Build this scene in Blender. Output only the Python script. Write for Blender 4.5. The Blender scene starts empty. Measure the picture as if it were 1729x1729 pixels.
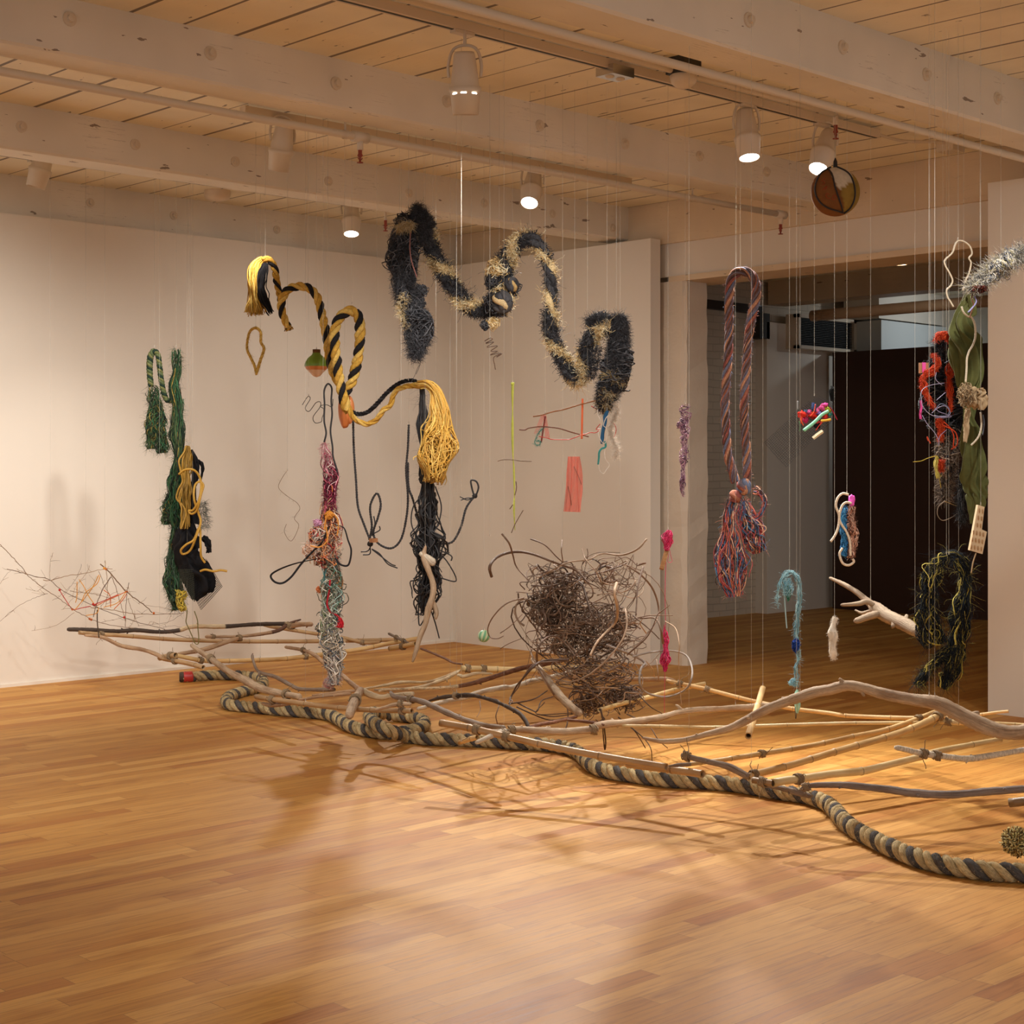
import bpy, math, random
import numpy as np
from mathutils import Vector
R = random.Random(7)
NR = np.random.RandomState(11)
scene = bpy.context.scene
COL = scene.collection
# ---------------------------------------------------------------- camera
F = 2650.0; CX = 864.5; HZ = 790.0; H = 1.55
FX, FY = 0.6896, 0.7242
cam_d = bpy.data.cameras.new('camera'); cam = bpy.data.objects.new('camera', cam_d); COL.objects.link(cam)
cam.location = (0, 0, H); cam.rotation_euler = (math.pi/2, 0, -math.asin(FX))
cam_d.sensor_width = 36; cam_d.lens = F/1729*36; cam_d.shift_y = -(864.5-HZ)/1729
cam_d.clip_start = 0.05; cam_d.clip_end = 100
scene.camera = cam
# ---------------------------------------------------------------- world, lights, exposure
w = bpy.data.worlds.new('world'); scene.world = w; w.use_nodes = True
w.node_tree.nodes['Background'].inputs[0].default_value = (0.97, 0.98, 1.0, 1)
w.node_tree.nodes['Background'].inputs[1].default_value = 0.66
vs = scene.view_settings
vs.view_transform = 'Standard'; vs.look = 'None'; vs.gamma = 1; vs.use_curve_mapping = False
vs.exposure = 0.27
try:
    scene.cycles.max_bounces = 6; scene.cycles.diffuse_bounces = 4; scene.cycles.glossy_bounces = 3
    scene.cycles.transparent_max_bounces = 12; scene.cycles.sample_clamp_indirect = 4
    scene.cycles.caustics_reflective = False; scene.cycles.caustics_refractive = False
except Exception: pass
WARM = (1.0, 0.955, 0.89)
def spot(name, loc, target, watts, cone=60, blend=0.7, size=0.05, col=WARM):
    l = bpy.data.lights.new(name, 'SPOT'); l.energy = watts; l.color = col
    l.spot_size = math.radians(cone); l.spot_blend = blend; l.shadow_soft_size = size
    o = bpy.data.objects.new(name, l); COL.objects.link(o)
    o.location = loc
    o.rotation_euler = (Vector(target)-Vector(loc)).to_track_quat('-Z', 'Y').to_euler()
    return o
# the gallery's track spots, some guessed outside the frame, plus added fill spots
spot('track_or_fill_spot', (7.0, 5.42, 3.22), (5.6, 3.9, 0), 270, 84, .8, .035)
spot('track_or_fill_spot', (7.60, 5.36, 3.22), (6.2, 3.3, 0), 170, 84, .8, .035)
spot('track_or_fill_spot', (7.32, 7.5, 3.28), (5.5, 4.0, 0.1), 520, 62, .7, .03)
spot('track_or_fill_spot', (7.45, 9.6, 3.3), (5.9, 5.6, 0.2), 270, 56, .8, .06)
spot('track_or_fill_spot', (5.3, 4.9, 3.2), (6.4, 6.7, 2.1), 60, 60, 1)  # added fill aimed at the shaggy rope, no fixture hangs here
spot('track_or_fill_spot', (4.9, 5.46, 3.2), (6.1, 8.0, 0.8), 190, 48, .9)
spot('track_or_fill_spot', (5.35, 7.6, 3.2), (5.5, 10.5, 0.9), 100, 46, 1)
spot('track_or_fill_spot', (3.4, 7.6, 3.2), (3.6, 10.5, 1.1), 170, 100, 1)
spot('track_or_fill_spot', (1.2, 7.6, 3.2), (2.4, 10.5, 0.9), 100, 90, 1)
spot('track_or_fill_spot', (4.2, 7.6, 3.2), (4.8, 10.5, 1.0), 130, 84, 1)
spot('track_or_fill_spot', (7.0, 7.6, 3.2), (7.1, 10.5, 0.9), 95, 96, 1)  # added wash that lifts the middle of the left wall, no fixture
spot('track_or_fill_spot', (6.2, 7.6, 3.2), (9.27, 9.2, 1.0), 66, 90, 1)  # added wash to brighten the partition, has no fixture
spot('track_or_fill_spot', (7.9, 5.4, 3.2), (9.6, 7.6, 0.9), 24, 70, 1)
spot('track_or_fill_spot', (3.6, 3.3, 3.1), (6.2, 6.4, 1.0), 120, 60, .9)
spot('track_or_fill_spot', (5.6, 3.0, 3.1), (7.4, 5.2, 0.9), 85, 58, .9)
spot('track_or_fill_spot', (1.6, 3.3, 3.3), (3.4, 5.6, 0.0), 45, 100, 1)
spot('track_or_fill_spot', (2.6, 5.4, 3.2), (3.4, 8.2, 0.0), 230, 92, 1)  # added fill for the floor near the left wall, no fixture built
spot('track_or_fill_spot', (6.6, 2.6, 3.3), (8.9, 4.2, 1.3), 100, 85, 1)
spot('track_or_fill_spot', (15.4, 8.3, 3.2), (15.3, 9.7, 2.9), 26, 100, 1, col=(.86, .95, 1))
spot('track_or_fill_spot', (12.2, 7.0, 3.3), (13.2, 9.8, 0.8), 26, 90, 1)
# ---------------------------------------------------------------- helpers
def P(px, py, d):
    u = (px-CX)/F
    return np.array([d*(FX+FY*u), d*(FY-FX*u), H+(HZ-py)/F*d])
def cat(pts, n):
    """Catmull-Rom through rows of an array, n samples in all"""
    a = np.asarray(pts, float)
    if len(a) == 2:
        t = np.linspace(0, 1, n)[:, None]; return a[0]*(1-t)+a[1]*t
    a = np.vstack([2*a[0]-a[1], a, 2*a[-1]-a[-2]])
    m = len(a)-3
    t = np.linspace(0, m-1e-9, n); i = t.astype(int); f = (t-i)[:, None]
    p0, p1, p2, p3 = a[i], a[i+1], a[i+2], a[i+3]
    return .5*((2*p1)+(p2-p0)*f+(2*p0-5*p1+4*p2-p3)*f*f+(3*p1-p0-3*p2+p3)*f**3)
def even(pts, step):
    """resample a dense path at equal steps (columns after xyz ride along)"""
    a = np.asarray(pts, float)
    s = np.r_[0, np.cumsum(np.linalg.norm(np.diff(a[:, :3], axis=0), axis=1))]
    n = max(3, int(s[-1]/step)+1); q = np.linspace(0, s[-1], n)
    return np.stack([np.interp(q, s, a[:, k]) for k in range(a.shape[1])], 1), q
def path(pts, d0, d1=None, r=None, step=0.02):
    """pts: (px,py) or (px,py,rpx) or (px,py,rpx,d) as measured; distance runs d0..d1. returns xyz+radius rows and lengths"""
    d1 = d0 if d1 is None else d1
    n = len(pts); rows = []
    L = [0]
    for i in range(1, n): L.append(L[-1]+math.hypot(pts[i][0]-pts[i-1][0], pts[i][1]-pts[i-1][1]))
    for i, p in enumerate(pts):
        d = p[3] if len(p) > 3 else d0+(d1-d0)*L[i]/max(L[-1], 1e-6)
        rp = p[2] if len(p) > 2 and p[2] is not None else r
        rows.append(np.r_[P(p[0], p[1], d), rp*d/F])
    return even(cat(rows, max(20, n*14)), step)
def frames(p):
    """p [N,M,3] -> two unit normals per point"""
    t = np.gradient(p, axis=1); t /= np.linalg.norm(t, axis=2, keepdims=True)+1e-12
    N, M, _ = p.shape
    up = np.where(np.abs(t[:, :1, 2:3]) > .9, np.array([[[1., 0, 0]]]), np.array([[[0., 0, 1]]]))[:, 0]
    u = np.zeros_like(p); a = np.cross(t[:, 0], up); a /= np.linalg.norm(a, axis=1, keepdims=True)+1e-12
    u[:, 0] = a
    for i in range(1, M):
        a = a-t[:, i]*np.sum(a*t[:, i], 1, keepdims=True); a /= np.linalg.norm(a, axis=1, keepdims=True)+1e-12
        u[:, i] = a
    return t, u, np.cross(t, u)
class MB:
    def __init__(s): s.v = []; s.q = []; s.t = []; s.c = []; s.g = []; s.qm = []; s.tm = []; s.n = 0
    def add(s, v, q=None, t=None, col=(1, 1, 1), g=None, m=0):
        v = np.asarray(v, float).reshape(-1, 3); k = len(v)
        s.v.append(v)
        c = np.asarray(col, float)
        s.c.append(np.broadcast_to(c, (k, 3)) if c.ndim == 1 else c.reshape(k, 3))
        s.g.append(v if g is None else np.asarray(g, float).reshape(k, 3))
        if q is not None and len(q):
            q = np.asarray(q, int)+s.n; s.q.append(q); s.qm.append(np.full(len(q), m))
        if t is not None and len(t):
            t = np.asarray(t, int)+s.n; s.t.append(t); s.tm.append(np.full(len(t), m))
        s.n += k
    def tubes(s, p, r, n=6, col=(1, 1, 1), m=0, cap=True, rough=0.0, flat=1.0):
        """p [N,M,3] centres, r radius ([N,M] or scalar), col [3] / [N,3] / [N,M,3]"""
        p = np.asarray(p, float)
        if p.ndim == 2: p = p[None]
        N, M, _ = p.shape
        r = np.asarray(r, float); r = np.broadcast_to(r if r.ndim != 1 or len(r) == M else r[:, None], (N, M)).copy()
        t, u, w_ = frames(p)
        seg = np.linalg.norm(np.diff(p, axis=1), axis=2); S = np.concatenate([np.zeros((N, 1)), np.cumsum(seg, 1)], 1)
        if cap:
            p = np.concatenate([p[:, :1], p, p[:, -1:]], 1); r = np.concatenate([r[:, :1]*.02, r, r[:, -1:]*.02], 1)
            u = np.concatenate([u[:, :1], u, u[:, -1:]], 1); w_ = np.concatenate([w_[:, :1], w_, w_[:, -1:]], 1)
            S = np.concatenate([S[:, :1]-.01, S, S[:, -1:]+.01], 1)
        M2 = p.shape[1]
        th = np.arange(n)*2*math.pi/n; c, sn = np.cos(th), np.sin(th)*flat
        rr = r[:, :, None]*np.ones(n)
        if rough: rr = rr*(1+rough*(NR.rand(N, M2, n)-.5))
        v = p[:, :, None]+rr[..., None]*(u[:, :, None]*c[:, None]+w_[:, :, None]*sn[:, None])
        g = np.stack([S[:, :, None]*np.ones(n), rr*c, rr*sn], -1)
        off = NR.rand(N, 1, 1, 3)*[40, 0, 0]; g = g+off
        col = np.asarray(col, float)
        if col.ndim == 1: cc = np.broadcast_to(col, (N, M2, n, 3))
        elif col.ndim == 2: cc = np.broadcast_to(col[:, None, None], (N, M2, n, 3))
        else:
            if cap: col = np.concatenate([col[:, :1], col, col[:, -1:]], 1)
            cc = np.broadcast_to(col[:, :, None], (N, M2, n, 3))
        i = np.arange(N)[:, None, None]*M2*n; j = np.arange(M2-1)[None, :, None]*n; k = np.arange(n)[None, None]
        k2 = (k+1) % n
        q = np.stack([i+j+k, i+j+k2, i+j+n+k2, i+j+n+k], -1).reshape(-1, 4)
        s.add(v, q, col=np.ascontiguousarray(cc).reshape(-1, 3), g=g, m=m)
    def box(s, a, b, col=(1, 1, 1), m=0):
        x0, y0, z0 = a; x1, y1, z1 = b
        v = [(x0, y0, z0), (x1, y0, z0), (x1, y1, z0), (x0, y1, z0), (x0, y0, z1), (x1, y0, z1), (x1, y1, z1), (x0, y1, z1)]
        v2 = []; q = []
        for f in ((0, 3, 2, 1), (4, 5, 6, 7), (0, 1, 5, 4), (1, 2, 6, 5), (2, 3, 7, 6), (3, 0, 4, 7)):
            q.append([len(v2)+k for k in range(4)]); v2 += [v[k] for k in f]
        s.add(v2, q, col=col, m=m)
    def rings(s, c, ax, prof, n=20, col=(1, 1, 1), m=0):
        """lathe: prof of (along, radius) about axis ax at c"""
        ax = np.asarray(ax, float); ax /= np.linalg.norm(ax)
        a = np.cross(ax, [0, 0, 1] if abs(ax[2]) < .9 else [1, 0, 0]); a /= np.linalg.norm(a); b = np.cross(ax, a)
        th = np.arange(n)*2*math.pi/n
        v = [np.asarray(c)+ax*h+(a*math.cos(x)+b*math.sin(x))*r for h, r in prof for x in th]
        q = [[i*n+k, i*n+(k+1) % n, (i+1)*n+(k+1) % n, (i+1)*n+k] for i in range(len(prof)-1) for k in range(n)]
        s.add(v, q, col=col, m=m)
    def build(s, name, mats, parent=None, loc=None, smooth=True, **tags):
        v = np.vstack(s.v); mats = mats if isinstance(mats, (list, tuple)) else [mats]
        if parent is not None: org = ORG[parent.name]
        elif loc is not None: org = np.asarray(loc, float)
        else: org = np.array([(v[:, 0].min()+v[:, 0].max())/2, (v[:, 1].min()+v[:, 1].max())/2, v[:, 2].min()])
        v = v-org
        me = bpy.data.meshes.new(name)
        nq = sum(map(len, s.q)); nt = sum(map(len, s.t))
        q = np.vstack(s.q) if nq else np.zeros((0, 4), int); t = np.vstack(s.t) if nt else np.zeros((0, 3), int)
        me.vertices.add(len(v)); me.vertices.foreach_set('co', v.astype(np.float32).ravel())
        me.loops.add(nq*4+nt*3); me.loops.foreach_set('vertex_index', np.r_[q.ravel(), t.ravel()].astype(np.int32))
        me.polygons.add(nq+nt)
        me.polygons.foreach_set('loop_start', np.r_[np.arange(nq)*4, nq*4+np.arange(nt)*3].astype(np.int32))
        mi = np.r_[np.concatenate(s.qm) if nq else [], np.concatenate(s.tm) if nt else []].astype(np.int32)
        me.polygons.foreach_set('material_index', mi)
        me.polygons.foreach_set('use_smooth', np.full(nq+nt, bool(smooth)))
        ca = me.attributes.new('Col', 'FLOAT_COLOR', 'POINT')
        ca.data.foreach_set('color', np.c_[np.vstack(s.c), np.ones(len(v))].astype(np.float32).ravel())
        ga = me.attributes.new('grain', 'FLOAT_VECTOR', 'POINT')
        ga.data.foreach_set('vector', np.vstack(s.g).astype(np.float32).ravel())
        for m_ in mats: me.materials.append(m_)
        me.update(calc_edges=True); me.validate()
        o = bpy.data.objects.new(name, me); COL.objects.link(o)
        if parent is not None: o.parent = parent
        else: o.location = org
        ORG[o.name] = org
        for k, x in tags.items(): o[k] = x
        return o
ORG = {}
def thing(name, loc, label, category, group=None):
    o = bpy.data.objects.new(name, None); COL.objects.link(o); o.location = tuple(loc); o.empty_display_size = .1
    ORG[o.name] = np.asarray(loc, float)
    o['label'] = label; o['category'] = category
    if group: o['group'] = group
    return o
def rgb(r, g, b):
    return tuple(((c/255)/12.92 if c/255 <= .04045 else ((c/255+.055)/1.055)**2.4) for c in (r, g, b))
# ---------------------------------------------------------------- materials
def newmat(name):
    m = bpy.data.materials.new(name); m.use_nodes = True
    nt = m.node_tree; b = nt.nodes['Principled BSDF']
    def N(t, **k):
        n = nt.nodes.new(t)
        for a, x in k.items(): setattr(n, a, x)
        return n
    def Lk(a, b_): nt.links.new(a, b_)
    return m, b, N, Lk
def ramp(n, stops):
    e = n.color_ramp.elements
    while len(e) < len(stops): e.new(.5)
    for el, (p_, c) in zip(e, stops): el.position = p_; el.color = (*c, 1)
def flat_mat(name, col, rough=.6, metal=0, emit=None, strength=0, trans=0, alpha=1):
    m, b, N, Lk = newmat(name)
    b.inputs['Base Color'].default_value = (*col, 1); b.inputs['Roughness'].default_value = rough
    b.inputs['Metallic'].default_value = metal
    if trans: b.inputs['Transmission Weight'].default_value = trans
    if alpha < 1: b.inputs['Alpha'].default_value = alpha
    if emit: b.inputs['Emission Color'].default_value = (*emit, 1); b.inputs['Emission Strength'].default_value = strength
    return m
def attr_mat(name, rough=.7, gs=(3, 60, 60), lo=.6, hi=1.15, bump=.0, blot=None, spec=.5, rad=0):
    """colour comes from the object's own dye/wood colour, varied along the grain"""
    m, b, N, Lk = newmat(name)
    a = N('ShaderNodeAttribute', attribute_name='Col'); g = N('ShaderNodeAttribute', attribute_name='grain')
    mp = N('ShaderNodeMapping'); mp.inputs['Scale'].default_value = gs
    no = N('ShaderNodeTexNoise'); no.inputs['Scale'].default_value = 1; no.inputs['Detail'].default_value = 5; no.inputs['Roughness'].default_value = .6
    r = N('ShaderNodeValToRGB'); ramp(r, [(.3, (lo,)*3), (.7, (hi,)*3)])
    mx = N('ShaderNodeMix', data_type='RGBA', blend_type='MULTIPLY'); mx.inputs[0].default_value = 1
    Lk(g.outputs['Vector'], mp.inputs[0]); Lk(mp.outputs[0], no.inputs['Vector']); Lk(no.outputs[0], r.inputs[0])
    Lk(a.outputs['Color'], mx.inputs[6]); Lk(r.outputs[0], mx.inputs[7]); out = mx.outputs[2]
    if blot:
        n2 = N('ShaderNodeTexNoise'); n2.inputs['Scale'].default_value = 1; n2.inputs['Detail'].default_value = 3
        mp2 = N('ShaderNodeMapping'); mp2.inputs['Scale'].default_value = (7, 25, 25); Lk(g.outputs['Vector'], mp2.inputs[0]); Lk(mp2.outputs[0], n2.inputs['Vector'])
        r2 = N('ShaderNodeValToRGB'); ramp(r2, [(.35, blot), (.55, (1, 1, 1))]); Lk(n2.outputs[0], r2.inputs[0])
        m2 = N('ShaderNodeMix', data_type='RGBA', blend_type='MULTIPLY'); m2.inputs[0].default_value = 1
        Lk(out, m2.inputs[6]); Lk(r2.outputs[0], m2.inputs[7]); out = m2.outputs[2]
    Lk(out, b.inputs['Base Color']); b.inputs['Roughness'].default_value = rough
    b.inputs['Specular IOR Level'].default_value = spec
    if bump:
        bp = N('ShaderNodeBump'); bp.inputs['Strength'].default_value = bump; bp.inputs['Distance'].default_value = .004
        Lk(no.outputs[0], bp.inputs['Height']); Lk(bp.outputs[0], b.inputs['Normal'])
    return m
M_WOOD = attr_mat('driftwood', .75, (9, 300, 300), .58, 1.2, .9, (.68, .6, .54))
M_BARK = attr_mat('rough_bark', .85, (40, 160, 160), .45, 1.3, .9, (.5, .45, .42))
M_BAMBOO = attr_mat('bamboo', .42, (6, 220, 220), .86, 1.06, .1, (.8, .72, .62))
M_FIBRE = attr_mat('fibre', .8, (60, 200, 200), .75, 1.15, .3, spec=.25)
M_ROPE = attr_mat('rope_strand', .85, (70, 260, 260), .55, 1.2, .9, spec=.2)
M_CORD = attr_mat('cord', .55, (250, 30, 30), .7, 1.15, .4)
M_BIRCH = attr_mat('birch_bark', .8, (160, 60, 60), .55, 1.12, .6)
M_VINE = attr_mat('vine', .75, (20, 200, 200), .65, 1.2, .3)
M_CLOTH = attr_mat('cloth', .85, (25, 25, 25), .8, 1.1, .3, spec=.2)
M_PLASTIC = attr_mat('plastic', .4, (12, 12, 12), .94, 1.04, 0)
M_LINE = flat_mat('monofilament', (.7, .66, .58), .4, alpha=.38)
M_METAL = flat_mat('white_painted_metal', rgb(216, 200, 178), .4)
M_DARK = flat_mat('dark_metal', (.03, .025, .02), .5)
M_CHROME = flat_mat('steel', (.6, .6, .6), .25, 1)
M_BULB = flat_mat('lit_lens', (1, 1, 1), .5, emit=(1, .9, .78), strength=14)
def xyz_nodes(N, Lk):
    g = N('ShaderNodeNewGeometry'); s = N('ShaderNodeSeparateXYZ'); Lk(g.outputs['Position'], s.inputs[0]); return g, s
def mth(N, Lk, op, a, b=None, c=None):
    n = N('ShaderNodeMath', operation=op)
    for i, x in enumerate((a, b, c)):
        if x is None: continue
        if isinstance(x, (int, float)): n.inputs[i].default_value = x
        else: Lk(x, n.inputs[i])
    return n.outputs[0]
def floor_mat():
    m, b, N, Lk = newmat('maple_strip_floor')
    g, s = xyz_nodes(N, Lk)
    W = .083
    yy = mth(N, Lk, 'DIVIDE', s.outputs[1], W); row = mth(N, Lk, 'FLOOR', yy); fy = mth(N, Lk, 'FRACT', yy)
    wn = N('ShaderNodeTexWhiteNoise', noise_dimensions='1D'); Lk(row, wn.inputs['W'])
    xx = mth(N, Lk, 'DIVIDE', s.outputs[0], 1.15); xo = mth(N, Lk, 'MULTIPLY_ADD', wn.outputs[0], 17.3, xx)
    cell = mth(N, Lk, 'FLOOR', xo); fx = mth(N, Lk, 'FRACT', xo)
    cm = N('ShaderNodeCombineXYZ'); Lk(row, cm.inputs[0]); Lk(cell, cm.inputs[1])
    w2 = N('ShaderNodeTexWhiteNoise', noise_dimensions='3D'); Lk(cm.outputs[0], w2.inputs['Vector'])
    r = N('ShaderNodeValToRGB')
    ramp(r, [(0, rgb(180, 120, 58)), (.3, rgb(190, 136, 68)), (.7, rgb(200, 147, 76)), (1, rgb(210, 160, 90))])
    Lk(w2.outputs['Value'], r.inputs[0])
    # grain, stretched along the board and shifted per board
    mp = N('ShaderNodeMapping'); mp.inputs['Scale'].default_value = (1.6, 26, 1); Lk(g.outputs['Position'], mp.inputs[0]); Lk(w2.outputs['Color'], mp.inputs[1])
    no = N('ShaderNodeTexNoise'); no.inputs['Scale'].default_value = 2.2; no.inputs['Detail'].default_value = 7; no.inputs['Distortion'].default_value = 1.2
    Lk(mp.outputs[0], no.inputs['Vector'])
    r2 = N('ShaderNodeValToRGB'); ramp(r2, [(.25, (.70, .60, .50)), (.5, (1, 1, 1)), (.8, (1.12, 1.1, 1.06))]); Lk(no.outputs[0], r2.inputs[0])
    mx = N('ShaderNodeMix', data_type='RGBA', blend_type='MULTIPLY'); mx.inputs[0].default_value = 1
    Lk(r.outputs[0], mx.inputs[6]); Lk(r2.outputs[0], mx.inputs[7])
    # knots / wear
    mp3 = N('ShaderNodeMapping'); mp3.inputs['Scale'].default_value = (1.2, 3.6, 1); Lk(g.outputs['Position'], mp3.inputs[0])
    n3 = N('ShaderNodeTexNoise'); n3.inputs['Scale'].default_value = 1.7; n3.inputs['Detail'].default_value = 3; Lk(mp3.outputs[0], n3.inputs['Vector'])
    r3 = N('ShaderNodeValToRGB'); ramp(r3, [(.3, (.8, .72, .62)), (.42, (1, 1, 1)), (1, (1, 1, 1))]); Lk(n3.outputs[0], r3.inputs[0])
    m3 = N('ShaderNodeMix', data_type='RGBA', blend_type='MULTIPLY'); m3.inputs[0].default_value = 1; Lk(mx.outputs[2], m3.inputs[6]); Lk(r3.outputs[0], m3.inputs[7])
    # joints
    e1 = mth(N, Lk, 'LESS_THAN', fy, .022); e2 = mth(N, Lk, 'LESS_THAN', fx, .0018); e = mth(N, Lk, 'MAXIMUM', e1, e2)
    e = mth(N, Lk, 'MULTIPLY', e, .55)
    m4 = N('ShaderNodeMix', data_type='RGBA'); Lk(e, m4.inputs[0]); Lk(m3.outputs[2], m4.inputs[6]); m4.inputs[7].default_value = (.12, .05, .02, 1)
    Lk(m4.outputs[2], b.inputs['Base Color'])
    rr = mth(N, Lk, 'MULTIPLY_ADD', no.outputs[0], .14, .46); Lk(rr, b.inputs['Roughness']); b.inputs['Specular IOR Level'].default_value = .17
    bp = N('ShaderNodeBump'); bp.inputs['Strength'].default_value = .15; bp.inputs['Distance'].default_value = .002
    Lk(mth(N, Lk, 'SUBTRACT', no.outputs[0], e), bp.inputs['Height']); Lk(bp.outputs[0], b.inputs['Normal'])
    return m
def paint_wood_mat(name, base, chip, along, plank=None, cracks=1.0, gap=.06):
    """painted timber: fine drying cracks along the grain, chips; optional board joints across X"""
    m, b, N, Lk = newmat(name)
    g, s = xyz_nodes(N, Lk)
    sc = (1.1, 30, 30) if along == 'x' else (30, 1.1, 30)
    mp = N('ShaderNodeMapping'); mp.inputs['Scale'].default_value = sc; Lk(g.outputs['Position'], mp.inputs[0])
    no = N('ShaderNodeTexNoise'); no.inputs['Scale'].default_value = 1; no.inputs['Detail'].default_value = 6; no.inputs['Distortion'].default_value = .6; Lk(mp.outputs[0], no.inputs['Vector'])
    # a crack is where the noise passes through .5
    a = mth(N, Lk, 'ABSOLUTE', mth(N, Lk, 'SUBTRACT', no.outputs[0], .5)); c1 = mth(N, Lk, 'LESS_THAN', a, .003)
    n2 = N('ShaderNodeTexNoise'); n2.inputs['Scale'].default_value = 2.3; n2.inputs['Detail'].default_value = 2; Lk(g.outputs['Position'], n2.inputs['Vector'])
    c1 = mth(N, Lk, 'MULTIPLY', c1, mth(N, Lk, 'MULTIPLY', mth(N, Lk, 'GREATER_THAN', n2.outputs[0], .56), .42*cracks))
    mp3 = N('ShaderNodeMapping'); mp3.inputs['Scale'].default_value = (5, 16, 16) if along == 'x' else (16, 5, 16); Lk(g.outputs['Position'], mp3.inputs[0])
    n3 = N('ShaderNodeTexNoise'); n3.inputs['Scale'].default_value = 1.3; n3.inputs['Detail'].default_value = 4; Lk(mp3.outputs[0], n3.inputs['Vector'])
    c2 = mth(N, Lk, 'GREATER_THAN', n3.outputs[0], .70)
    e = mth(N, Lk, 'MAXIMUM', c1, mth(N, Lk, 'MULTIPLY', c2, .75))
    h = mth(N, Lk, 'MULTIPLY', e, -1)
    if plank:
        xx = mth(N, Lk, 'DIVIDE', s.outputs[0], plank); fx = mth(N, Lk, 'FRACT', xx); row = mth(N, Lk, 'FLOOR', xx)
        wn = N('ShaderNodeTexWhiteNoise', noise_dimensions='1D'); Lk(row, wn.inputs['W'])
        width = mth(N, Lk, 'MULTIPLY_ADD', wn.outputs[0], gap, .028)
        gp = mth(N, Lk, 'LESS_THAN', fx, width)
        e = mth(N, Lk, 'MAXIMUM', e, mth(N, Lk, 'MULTIPLY', gp, .85)); h = mth(N, Lk, 'SUBTRACT', h, mth(N, Lk, 'MULTIPLY', gp, 3))
    tone = N('ShaderNodeValToRGB'); ramp(tone, [(.3, tuple(c*.9 for c in base)), (.7, tuple(min(1, c*1.05) for c in base))]); Lk(n2.outputs[0], tone.inputs[0])
    mx = N('ShaderNodeMix', data_type='RGBA'); Lk(e, mx.inputs[0]); Lk(tone.outputs[0], mx.inputs[6]); mx.inputs[7].default_value = (*chip, 1)
    Lk(mx.outputs[2], b.inputs['Base Color']); b.inputs['Roughness'].default_value = .5
    bp = N('ShaderNodeBump'); bp.inputs['Strength'].default_value = .35; bp.inputs['Distance'].default_value = .004
    Lk(mth(N, Lk, 'ADD', h, mth(N, Lk, 'MULTIPLY', no.outputs[0], .5)), bp.inputs['Height']); Lk(bp.outputs[0], b.inputs['Normal'])
    return m
def plaster_mat(name, col, var=.03, rough=.8, bump=.1, scale=2.):
    m, b, N, Lk = newmat(name)
    g, s = xyz_nodes(N, Lk)
    no = N('ShaderNodeTexNoise'); no.inputs['Scale'].default_value = scale; no.inputs['Detail'].default_value = 6; Lk(g.outputs['Position'], no.inputs['Vector'])
    r = N('ShaderNodeValToRGB'); ramp(r, [(.3, tuple(c*(1-var) for c in col)), (.7, tuple(min(1, c*(1+var)) for c in col))]); Lk(no.outputs[0], r.inputs[0])
    Lk(r.outputs[0], b.inputs['Base Color']); b.inputs['Roughness'].default_value = rough
    n2 = N('ShaderNodeTexNoise'); n2.inputs['Scale'].default_value = scale*12; n2.inputs['Detail'].default_value = 4; Lk(g.outputs['Position'], n2.inputs['Vector'])
    bp = N('ShaderNodeBump'); bp.inputs['Strength'].default_value = bump; bp.inputs['Distance'].default_value = .006
    Lk(n2.outputs[0], bp.inputs['Height']); Lk(bp.outputs[0], b.inputs['Normal'])
    return m
def brick_mat():
    m, b, N, Lk = newmat('whitewashed_brick')
    g, s = xyz_nodes(N, Lk)
    cm = N('ShaderNodeCombineXYZ'); Lk(mth(N, Lk, 'ADD', s.outputs[0], s.outputs[1]), cm.inputs[0]); Lk(s.outputs[2], cm.inputs[1])
    br = N('ShaderNodeTexBrick'); br.inputs['Scale'].default_value = 1; br.inputs['Brick Width'].default_value = .22; br.inputs['Row Height'].default_value = .075
    br.inputs['Mortar Size'].default_value = .006; br.inputs['Mortar Smooth'].default_value = .6
    c = rgb(206, 190, 170)
    br.inputs['Color1'].default_value = (*c, 1); br.inputs['Color2'].default_value = (*[x*.92 for x in c], 1); br.inputs['Mortar'].default_value = (*[x*.8 for x in c], 1)
    no = N('ShaderNodeTexNoise'); no.inputs['Scale'].default_value = 3; Lk(cm.outputs[0], no.inputs['Vector'])
    mv = N('ShaderNodeVectorMath', operation='MULTIPLY_ADD'); Lk(no.outputs['Color'], mv.inputs[0]); mv.inputs[1].default_value = (.03, .03, 0); Lk(cm.outputs[0], mv.inputs[2])
    Lk(mv.outputs[0], br.inputs['Vector']); Lk(br.outputs[0], b.inputs['Base Color']); b.inputs['Roughness'].default_value = .75
    bp = N('ShaderNodeBump'); bp.inputs['Strength'].default_value = .5; bp.inputs['Distance'].default_value = .01; bp.invert = True
    Lk(br.outputs['Fac'], bp.inputs['Height']); Lk(bp.outputs[0], b.inputs['Normal'])
    return m
CREAM = rgb(222, 198, 166)
M_FLOOR = floor_mat()
M_CEIL = paint_wood_mat('ceiling_boards', rgb(244, 232, 206), rgb(70, 45, 25), 'y', plank=.285, cracks=.35)
M_BEAM = paint_wood_mat('painted_beam', rgb(230, 220, 204), rgb(96, 66, 42), 'x')
M_GIRD = paint_wood_mat('painted_girder', rgb(222, 200, 170), rgb(96, 66, 42), 'y', cracks=.6)
M_WALL = plaster_mat('white_wall', rgb(228, 218, 204), .012, .7, .03)
M_PIER = plaster_mat('rough_white_pier', rgb(214, 198, 178), .06, .75, .9, 1.4)
M_BRICK = brick_mat()
M_BROWN = plaster_mat('dark_brown_wall', rgb(66, 40, 28), .05, .6, .03)
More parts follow.
